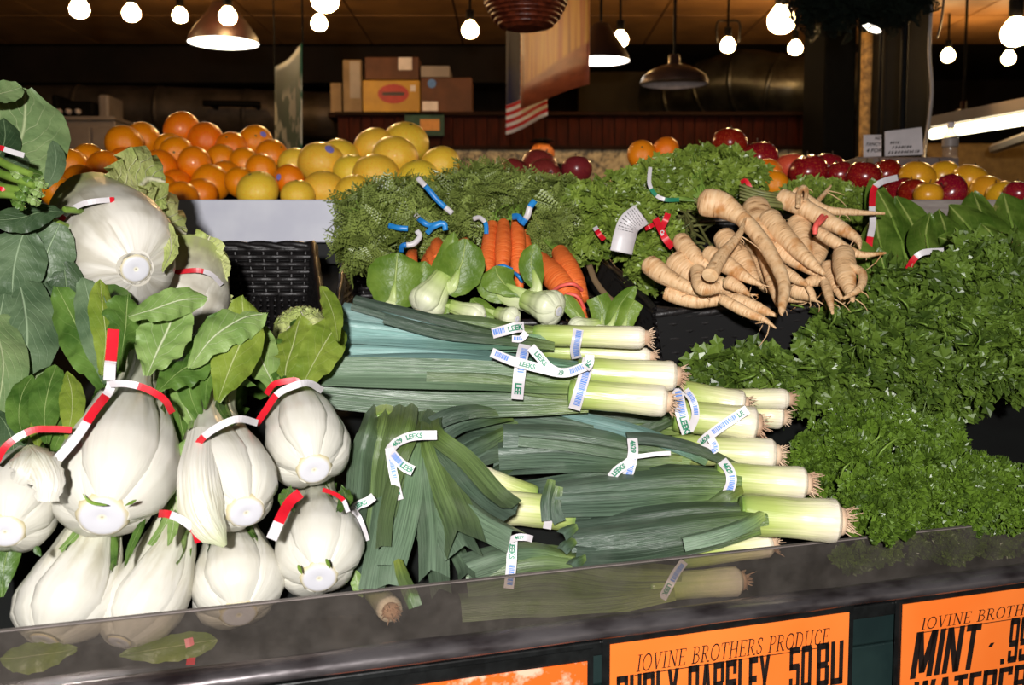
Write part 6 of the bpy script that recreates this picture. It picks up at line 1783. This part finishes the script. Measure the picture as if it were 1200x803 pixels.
for pts, segs in (([(489, 208, 1.66), (502, 222, 1.65), (514, 236, 1.65), (530, 250, 1.655)], ((0, 1), (.25, 0), (.82, 1))), ([(455, 264, 1.58), (466, 267, 1.57), (478, 268, 1.57)], ((0, 0),)), ([(486, 251, 1.6), (494, 259, 1.58), (504, 264, 1.58), (518, 261, 1.59)], ((0, 1), (.25, 0))), ([(470, 296, 1.56), (472, 288, 1.55), (484, 286, 1.55), (492, 277, 1.555), (488, 270, 1.56)], ((0, 0), (.35, 1))), ([(500, 274, 1.585), (508, 266, 1.575), (520, 262, 1.575), (522, 270, 1.575)], ((0, 0),))):
    blue_tie(g1, pts, 6, segs)
g2 = thing('carrot_bunch', 'carrot bunch standing upright in the middle under a blue tie', 'carrots', W(595, 330, 1.6), KG)
for k, (pts, rad) in enumerate((([(577, 264, 1.64), (574, 285, 1.6), (572, 306, 1.57), (572, 322, 1.55)], [7, 9.5, 9, 6]), ([(590, 262, 1.63), (590, 285, 1.585), (589, 306, 1.56), (588, 330, 1.54)], [7, 9.5, 8.5, 4]), ([(606, 260, 1.64), (607, 285, 1.6), (607, 315, 1.57), (610, 342, 1.55)], [7, 9, 8, 3]), ([(614, 272, 1.66), (616, 292, 1.63), (614, 310, 1.6)], [5, 8, 6]), ([(600, 275, 1.67), (599, 295, 1.63), (598, 318, 1.6)], [6, 8, 5]))):
    carrot(g2, pts, rad, k + 10)
foliage('carrot_tops', g2, [(590, 230, 1.88, 60, 24, .13), (610, 244, 1.78, 42, 28, .12), (640, 244, 1.78, 28, 30, .1), (650, 280, 1.70, 22, 34, .07), (560, 240, 1.74, 30, 36, .1)], 'frond', 1900, .036, m_carrot_top, seed=2, label='feathery green carrot tops')
stems('leaf_stems', g2, [[(575 + k * 4, 264, 1.64), (590 + rs_.uniform(-25, 25), 245, 1.66), (600 + rs_.uniform(-60, 60), 215 + rs_.uniform(-15, 10), 1.75)] for k in range(12)], 1.4, m_stem_green)
blue_tie(g2, [(554, 257, 1.62), (562, 255, 1.61), (569, 262, 1.6), (570, 274, 1.595)], 5, ((0, 1), (.6, 0)))
blue_tie(g2, [(600, 254, 1.60), (607, 254, 1.59), (612, 260, 1.585)], 7, ((0, 0),))
blue_tie(g2, [(611, 263, 1.585), (618, 253, 1.58), (621, 243, 1.58), (627, 235, 1.585)], 7, ((0, 0), (.25, 1), (.7, 0)))
b = MB(); b.tube(PX([(582, 313, 1.54), (590, 312, 1.53), (600, 316, 1.535)]), [.003] * 3, 6); b.build('rubber_band', m_blue_tie, g2)
b = MB(); b.tube(PX([(603, 320, 1.55), (608, 324, 1.54), (612, 330, 1.545)]), [.003] * 3, 6); b.build('rubber_band', m_blue_tie, g2)
g3 = thing('carrot_bunch', 'pair of fat carrots held by two pink rubber bands', 'carrots', W(665, 370, 1.5), KG)
carrot(g3, [(632, 306, 1.6), (650, 325, 1.55), (668, 348, 1.52), (684, 378, 1.49)], [12, 15, 13, 6], 21)
carrot(g3, [(656, 296, 1.61), (664, 312, 1.57), (674, 332, 1.54), (683, 352, 1.52)], [10, 13, 12, 7], 22)
for pts in ([(648, 341, 1.515), (658, 335, 1.50), (672, 333, 1.495), (682, 340, 1.51)], [(656, 350, 1.50), (666, 345, 1.488), (677, 348, 1.485), (685, 362, 1.495)]):
    b = MB(); b.tube(PX(pts), [.0028] * 4, 6); b.build('rubber_band', m_pink_band, g3)
stems('leaf_stems', g3, [[(652, 296, 1.61), (642 + k * 2, 286, 1.63), (630 + k * 4, 272, 1.66)] for k in range(6)], 1.6, m_stem_green)
foliage('carrot_tops', g3, [(640, 270, 1.68, 16, 14, .05)], 'frond', 60, .03, m_carrot_top, seed=3)

# ------------------------------------------------------------------ parsnips (points on a 3.09x view of this part of the pile)
def Z4(x, y, o=0.0):
    py = y / 3.09 + 140
    d = 1.78 - (py - 215) * .00165 - o
    return (x / 3.09 + 740, py, d)
PG = 'parsnips heaped in the wicker basket'
PL = 'tan parsnip lying in the heap of parsnips'
par_rnd = random.Random(12)
def parsnip(pts, o=0.0, label=PL, head=True, hairs=2):
    if pts[-1][2] > 8 and 'cut off' not in label:
        (xa, ya, ra), (xb, yb, rb_) = pts[-2], pts[-1]
        pts = pts + [(xb + (xb - xa) * .3, yb + (yb - ya) * .25, rb_ * .45), (xb + (xb - xa) * .5 + 6, yb + (yb - ya) * .35, 1.5)]
    if head:
        (xa, ya, ra), (xb, yb, rb_) = pts[0], pts[1]
        L_ = math.hypot(xb - xa, yb - ya)
        pts = [(xa - (xb - xa) / L_ * ra * .45, ya - (yb - ya) / L_ * ra * .45, ra * .5)] + pts
    P = [W(*Z4(x, y, o)) for x, y, r in pts]
    sc = Z4(pts[0][0], pts[0][1], o)[2] / FPX / 3.09
    R = [r * sc for x, y, r in pts]
    sd = par_rnd.random() * 30
    t = thing('parsnip', label, 'parsnip', P[len(P) // 2] - Vector((0, 0, max(R))), PG)
    b = MB(); Cc, T = b.tube(P, R, 14, k=28, wob=.10, seed=sd); b.build('root', m_parsnip, t)
    if head:
        b = MB(); q = -T[0]; e = q.orthogonal().normalized(); g = q.cross(e)
        b.tube([P[0] - q * R[0] * .2, P[0] + q * R[0] * .35], [R[0] * .75, R[0] * .4], 10, k=3)
        for k in range(4):
            a = k * 1.6 + sd
            b.tube([P[0] + q * R[0] * .2 + (e * math.cos(a) + g * math.sin(a)) * R[0] * .18, P[0] + q * R[0] * par_rnd.uniform(.5, .9) + (e * math.cos(a) + g * math.sin(a)) * R[0] * .3], [R[0] * .12, R[0] * .1], 6, k=2)
        b.build('crown', m_stem_dull, t)
    if hairs:
        b = MB()
        for k in range(hairs):
            i = par_rnd.randint(14, 27); p = Cc[i]; v = Vector((par_rnd.uniform(-1, 1), -par_rnd.random() * .4, -par_rnd.uniform(.2, 1)))
            l = par_rnd.uniform(.012, .04)
            b.tube([p, p + v * l * .5 + Vector((.004, 0, 0)), p + v * l], [.0012, .0009, .0005], 4, k=4, caps=False)
        b.build('root_hair', m_parsnip, t)
    return t
parsnip([(265, 300, 50), (330, 312, 48), (390, 350, 31), (440, 400, 28), (500, 480, 25), (552, 590, 22), (545, 680, 13)], .19, 'largest parsnip with a fat round crown and long twisting tail')
parsnip([(450, 325, 52), (465, 400, 46), (485, 470, 34), (505, 560, 25), (530, 655, 15)], .10, 'broad pale parsnip just behind the largest twisting one')
parsnip([(500, 360, 40), (560, 430, 34), (640, 510, 24), (697, 560, 7)], .13, 'straight smooth parsnip pointing down towards the curly parsley')
parsnip([(525, 465, 30), (590, 510, 27), (670, 558, 15), (702, 578, 5)], .10)
parsnip([(605, 380, 43), (622, 435, 27), (652, 500, 6)], .06, 'short fat-headed parsnip under the rubber-banded one')
parsnip([(682, 450, 34), (676, 495, 28), (668, 522, 16)], .05)
parsnip([(545, 285, 34), (640, 330, 32), (740, 385, 28), (815, 430, 15), (828, 468, 4)], .10, 'parsnip bound with a pink rubber band near the tie')
parsnip([(590, 268, 26), (700, 325, 16), (800, 336, 12), (917, 341, 4)], .07, 'long thin parsnip tail sticking straight out past the ties', head=False)
parsnip([(680, 410, 22), (760, 460, 21), (830, 490, 13), (921, 484, 4)], .13, 'thin parsnip ending in a curved tail over the tie')
parsnip([(768, 492, 40), (775, 560, 38), (790, 620, 20), (802, 658, 6)], .13, 'short blunt parsnip with a looping side root')
parsnip([(795, 530, 12), (836, 560, 16), (826, 612, 14), (770, 648, 6)], .15, head=False)
parsnip([(700, 590, 17), (715, 640, 16), (728, 702, 5)], .13, 'small thin root dangling over the flat parsley', head=False)
parsnip([(180, 440, 33), (218, 488, 32), (268, 525, 21), (305, 520, 14)], .09, 'parsnip curving to a blunt end below the lettered red tie')
parsnip([(68, 528, 38), (130, 572, 32), (232, 622, 18)], .10, 'parsnip nearest the side of its basket, crown facing the paper tag')
parsnip([(165, 520, 50), (212, 560, 40), (255, 592, 18)], .06, 'fat round-crowned parsnip tucked behind the one by the paper tag')
parsnip([(238, 545, 27), (255, 610, 26), (318, 610, 20)], .14, 'stubby bent parsnip with its end cut off', head=False)
parsnip([(130, 632, 26), (220, 655, 28), (310, 655, 22), (405, 640, 13)], .07, 'parsnip lying lengthwise along the front rim of its basket')
parsnip([(280, 485, 30), (350, 530, 31), (420, 575, 18), (474, 602, 5)], .11)
parsnip([(338, 432, 42), (400, 510, 37), (440, 570, 20), (468, 602, 5)], .09, 'tapering parsnip behind the upward-pointing greyish tail')
parsnip([(285, 565, 30), (330, 490, 23), (388, 420, 14), (413, 358, 5)], .21, 'greyish parsnip whose tail points upwards across the others', head=False)
parsnip([(350, 590, 26), (395, 612, 18), (428, 637, 6)], .09)
parsnip([(335, 655, 20), (420, 700, 19), (480, 725, 11), (523, 756, 3)], .13, 'thin parsnip hanging over the front rim of its basket')
parsnip([(375, 655, 25), (450, 680, 23), (526, 712, 6)], .11, 'short tapering parsnip beside the one hanging over the rim')
parsnip([(590, 615, 33), (635, 630, 30), (662, 652, 10)], .07)
parsnip([(540, 540, 20), (600, 580, 18), (637, 602, 5)], .11)
parsnip([(630, 592, 14), (665, 585, 22), (700, 588, 14)], .09, head=False)
parsnip([(712, 535, 26), (740, 600, 22), (768, 664, 6)], .08)
parsnip([(604, 315, 9), (606, 268, 10), (622, 246, 10), (634, 262, 9), (628, 295, 6)], .13, 'thin root curling into a loop at the top of the parsnip heap', head=False)
parsnip([(672, 300, 10), (700, 268, 8), (722, 240, 4)], .07, head=False)
parsnip([(315, 600, 35), (380, 622, 22), (420, 640, 8)], .05)
parsnip([(560, 300, 22), (640, 350, 20), (720, 400, 10)], .05)
parsnip([(440, 450, 30), (470, 540, 25), (502, 600, 16), (545, 672, 6)], .06)
parsnip([(520, 620, 26), (560, 640, 22), (610, 655, 10)], .04)
parsnip([(470, 590, 28), (540, 620, 26), (600, 640, 12)], .02)
b = MB(); b.tube([W(*Z4(665, 415, .16)), W(*Z4(668, 385, .175)), W(*Z4(690, 350, .17))], [.004, .0045, .004], 6); b.tube([W(*Z4(655, 400, .165)), W(*Z4(680, 378, .175)), W(*Z4(706, 352, .165))], [.003] * 3, 6)
o = b.build('rubber_band', m_pink_band); tag(o, 'pink rubber band twisted round the upper parsnip', 'rubber band')
# parsnip / parsley-root tops
PT = 'leafy tops of the parsley roots'
t1 = thing('parsley_root_tops', 'leafy green tops spilling beside the paper tag', 'herbs', W(710, 320, 1.75), PT)
foliage('leaves', t1, clumps([(700, 255, 1.80, 52, 38, .12), (735, 236, 1.86, 56, 24, .12), (672, 284, 1.72, 22, 20, .05), (768, 302, 1.68, 20, 26, .04), (745, 268, 1.72, 44, 30, .08)], 90, .03, 7), 'flat', 1900, .022, m_root_parsley, seed=11)
stems('leaf_stems', t1, [[Z4(110 + rs_.uniform(0, 200), 420 + rs_.uniform(-60, 110), .04), (790 + rs_.uniform(-20, 20), 262 + rs_.uniform(-20, 20), 1.72), (730 + rs_.uniform(-40, 40), 232 + rs_.uniform(-18, 34), 1.74)] for _ in range(22)], 1.7, m_stem_dull)
t2 = thing('parsley_root_tops', 'tall leafy green tops rising above the largest parsnip', 'herbs', W(820, 230, 1.85), PT)
foliage('leaves', t2, clumps([(828, 200, 1.92, 36, 24, .12), (785, 222, 1.86, 40, 24, .1), (858, 214, 1.84, 24, 15, .07)], 60, .03, 8), 'flat', 1200, .023, m_root_parsley, seed=12)
stems('leaf_stems', t2, [[(825 + rs_.uniform(-6, 6), 235, 1.74), (805 + rs_.uniform(-25, 20), 212, 1.76), (800 + rs_.uniform(-50, 50), 182 + rs_.uniform(-6, 20), 1.8)] for _ in range(14)] + [[(822, 236, 1.73), (780, 232, 1.74), (720, 216 + k * 6, 1.76)] for k in range(8)], 1.6, m_stem_green)
stems('stalk_ends', t2, [[Z4(545, 290 - 12 + k * 9, .10), Z4(470, 265 + k * 10, .11), Z4(392, 236 + k * 13, .11)] for k in range(5)], 3.2, m_stem_dull)
t3 = thing('parsley_root_tops', 'fine curly green tops behind the looping parsnip', 'herbs', W(960, 250, 1.95), PT)
foliage('leaves', t3, [(955, 234, 1.96, 42, 19, .1), (995, 246, 1.92, 32, 20, .08)], 'curly', 900, .017, m_root_parsley, seed=13)
# paper tag and ties among them
tg = thing('paper_tag', 'white printed paper tag curling over the leafy tops', 'tag', W(735, 298, 1.64))
r = Ribbon(PX([(728, 296, 1.56), (732, 278, 1.56), (738, 262, 1.555), (752, 251, 1.56)]), sz(27, 1.56), hint=(CAM - W(735, 270, 1.64)).normalized() + Vector((.3, 0, .2)))
b = MB(); r.mesh(b); o = b.build('tag_sheet', m_white_tie, tg); md = o.modifiers.new('thickness', 'SOLIDIFY'); md.thickness = .0006; md.offset = -1
b = MB()
for k in range(9):
    x = r.L * (.48 + .055 * k); y0 = -r.w * .4
    while y0 < r.w * .3:
        w = RND.uniform(.002, .005); b.poly([r.at(x, y0, .0006), r.at(x + .0009, y0, .0006), r.at(x + .0009, y0 + w, .0006), r.at(x, y0 + w, .0006)]); y0 += w + .0012
b.build('fine_print', m_black_print, tg, False)
def loose_tie(label, pts, w, segs, mats):
    pts = [(x, y, d_ - .06) for x, y, d_ in pts]
    r = Ribbon(PX(pts), sz(w, pts[0][2])); b = MB(); r.mesh(b, segs); o = b.build('twist_tie', mats, smooth=False)
    md = o.modifiers.new('thickness', 'SOLIDIFY'); md.thickness = .0007
    return tag(o, label, 'twist tie', 'paper twist ties among the leafy tops')
rw = [m_red_tie, m_white_tie]
rt_name = loose_tie('red tie with white lettering beside the paper tag', [(768, 256, 1.66), (774, 268, 1.645), (780, 280, 1.635), (788, 290, 1.64)], 8, ((0, 0),), rw).name
rt = bpy.data.objects[rt_name]
rb = Ribbon(PX([(768, 256, 1.599), (774, 268, 1.584), (780, 280, 1.574), (788, 290, 1.579)]), sz(8, 1.65)); b = MB(); rb.text(b, 'Ca', rb.L * .45, rb.w * .6, lift=.0012); o = b.build('tie_print', m_white_tie, rt, False)
loose_tie('short red tie standing behind the lettered red tie', [(776, 266, 1.66), (780, 258, 1.655), (783, 250, 1.66)], 7, ((0, 0),), rw)
loose_tie('little red tie sticking out of the leaves near the carrots', [(697, 266, 1.68), (702, 274, 1.665), (708, 281, 1.67)], 6, ((0, 1), (.3, 0)), rw)
loose_tie('red tie stub at the edge of the paper tag', [(756, 268, 1.645), (761, 266, 1.64), (766, 263, 1.645)], 5, ((0, 0),), rw)
loose_tie('red tie end below the red apples', [(868, 214, 1.74), (874, 212, 1.73), (880, 222, 1.725), (881, 228, 1.73)], 5, ((0, 0),), rw)
loose_tie('green and white tie looped in the leafy tops', [(762, 196, 1.76), (761, 215, 1.74), (768, 228, 1.73), (780, 234, 1.725), (796, 234, 1.73)], 4.5, ((0, 1), (.45, 0), (.6, 1), (.75, 0)), [m_green_print, m_white_tie])

# ------------------------------------------------------------------ leafy romaine-like greens
RG = 'dark leafy green bunches at the end of the stand'
def greens(label, at, leaves):
    t = thing('leafy_greens', label, 'leafy greens', W(*at), RG)
    for k, (pts, d0, d1, hw) in enumerate(leaves):
        d0, d1 = d0 - .012 * k, d1 - .016 * k
        leaf(t, spread(pts, d0, d1), hw, m_chard, 'oval', ruff=.12, rfreq=2, seed=k + int(at[0]), cup=.25, fold=(.35, .2, .5)[k % 3], twist=(.3, -.3, .2, -.2)[k % 4], nl=22)
        b = MB(); q = PX(spread(pts, d0 - .004, d1 - .004)); b.tube(q[:3], [sz(3.4, d0), sz(2.6, d0), sz(1.2, d0)], 6); b.build('midrib', m_stem_green, t)
    return t
q1 = greens('leafy green bunch fastened with two red and white ties', (1060, 330, 1.7), [
    ([(1060, 345), (1040, 310), (1030, 280), (1026, 245)], 1.64, 1.74, 26), ([(1070, 340), (1060, 295), (1045, 255), (1020, 210)], 1.66, 1.80, 24), ([(1085, 335), (1080, 300), (1070, 265), (1050, 230)], 1.67, 1.80, 24),
    ([(1095, 335), (1105, 300), (1108, 270), (1100, 245)], 1.68, 1.80, 26), ([(1045, 335), (1022, 318), (1010, 300), (1004, 280)], 1.63, 1.70, 18), ([(1100, 330), (1090, 300), (1085, 275), (1090, 250)], 1.65, 1.74, 20), ([(1050, 350), (1040, 330), (1035, 310), (1030, 290)], 1.61, 1.66, 14)])
red_tie(q1, [(1052, 208, 1.74), (1034, 213, 1.72), (1024, 222, 1.71), (1022, 245, 1.69), (1023, 262, 1.68), (1019, 282, 1.665), (1018, 300, 1.655), (1016, 318, 1.65), (1012, 332, 1.65)], 7, ((0, 1), (.24, 0), (.42, 1), (.66, 0), (.74, 1), (.86, 0)))
red_tie(q1, [(1064, 316, 1.56), (1070, 305, 1.55), (1082, 296, 1.545), (1106, 294, 1.55)], 7, ((0, 0), (.35, 1)))
greens('leafy green bunch with broad glossy leaves above the flat parsley', (1160, 320, 1.7), [
    ([(1165, 320), (1150, 285), (1130, 260), (1112, 240)], 1.66, 1.76, 26), ([(1175, 320), (1165, 280), (1150, 250), (1140, 225)], 1.68, 1.80, 26), ([(1190, 318), (1190, 280), (1182, 250), (1176, 226)], 1.70, 1.80, 26), ([(1210, 320), (1210, 285), (1208, 255), (1200, 232)], 1.70, 1.80, 24), ([(1160, 325), (1135, 300), (1118, 285), (1100, 278)], 1.65, 1.72, 20), ([(1185, 310), (1175, 290), (1160, 272), (1150, 262)], 1.64, 1.70, 22)])

# ------------------------------------------------------------------ parsley
fp = thing('flat_parsley', 'deep bank of flat-leaf parsley beside the parsnip basket', 'parsley', W(1050, 460, 1.5))
foliage('leaves', fp, clumps([(905, 441, 1.50, 76, 16, .06), (1012, 412, 1.55, 62, 46, .10), (1080, 375, 1.60, 84, 58, .12), (1160, 350, 1.60, 90, 70, .12), (1110, 428, 1.52, 104, 40, .10), (1190, 415, 1.54, 56, 52, .10), (1270, 390, 1.6, 60, 60, .10), (1050, 465, 1.53, 110, 16, .06), (950, 468, 1.5, 50, 14, .04), (852, 430, 1.52, 36, 16, .04), (1070, 348, 1.62, 46, 22, .08)], 230, .026, 5), 'flat', 4600, .0275, m_flat_parsley, seed=21, label='flat parsley leaves')
fst = []
for _ in range(36):
    x, y = rs_.uniform(880, 1190), rs_.uniform(340, 450); d_ = 1.50 - (y - 340) * .0012
    dx_, dy_ = rs_.uniform(-22, 22), rs_.uniform(-22, 10)
    fst.append([(x, y, d_), (x + dx_ * .5 + 4, y + dy_ * .5, d_ - .02), (x + dx_, y + dy_, d_ - .01)])
stems('leaf_stems', fp, fst, 1.2, m_stem_green)
cp_ = thing('curly_parsley', 'mound of bright curly parsley spilling over the guard', 'parsley', W(1060, 640, 1.22))
foliage('leaves', cp_, clumps([(1035, 545, 1.37, 100, 62, .12), (975, 550, 1.36, 48, 46, .07), (1100, 575, 1.32, 90, 46, .10), (1035, 588, 1.25, 48, 34, .05), (1165, 592, 1.29, 72, 26, .07), (1040, 502, 1.42, 74, 28, .08), (1042, 610, 1.215, 24, 16, .02), (1150, 565, 1.34, 60, 24, .06), (1200, 585, 1.32, 46, 32, .06), (1270, 580, 1.34, 50, 34, .06), (1085, 640, 1.31, 70, 10, .03), (1170, 628, 1.34, 60, 10, .03), (1010, 650, 1.26, 40, 10, .02)], 300, .019, 6), 'curly', 8200, .0105, m_curly, seed=22, label='curly parsley leaves')
foliage('hanging_sprig', cp_, [(1034, 624, 1.165, 12, 14, .012), (1190, 606, 1.2, 12, 8, .012)], 'curly', 110, .009, m_curly, seed=23, jitter=.8)
stems('leaf_stems', cp_, [[(1025, 545, 1.24), (1032, 530, 1.22), (1048, 516, 1.23), (1062, 510, 1.25)], [(985, 560, 1.2), (990, 548, 1.19), (1000, 540, 1.2)], [(1020, 520, 1.25), (1030, 512, 1.24), (1032, 500, 1.26)]], 1.3, m_stem_green)
# pale strip of cut stem lying by the carrot basket
b = MB(); r = Ribbon(PX([(690, 310, 1.6), (698, 330, 1.57), (712, 348, 1.54), (730, 362, 1.52)]), sz(7, 1.55)); r.mesh(b); o = b.build('raffia_strip', m_cardboard_pale); md = o.modifiers.new('thickness', 'SOLIDIFY'); md.thickness = .001
tag(o, 'pale raffia strip lying across the basket corner by the fat carrots', 'strip')
# needle garland high on the columns
gd = thing('evergreen_garland', 'dark evergreen garland wrapped high round the black columns', 'garland', W(1000, 35, 3.3))
foliage('needles', gd, [(1000, 0, 3.3, 62, 34, .2), (960, 8, 3.3, 36, 22, .15), (1045, 5, 3.3, 30, 26, .15)], 'frond', 1500, .055, plain('evergreen_needle', C(18, 26, 18), C(12, 18, 13), .8, spec=.1), seed=31)
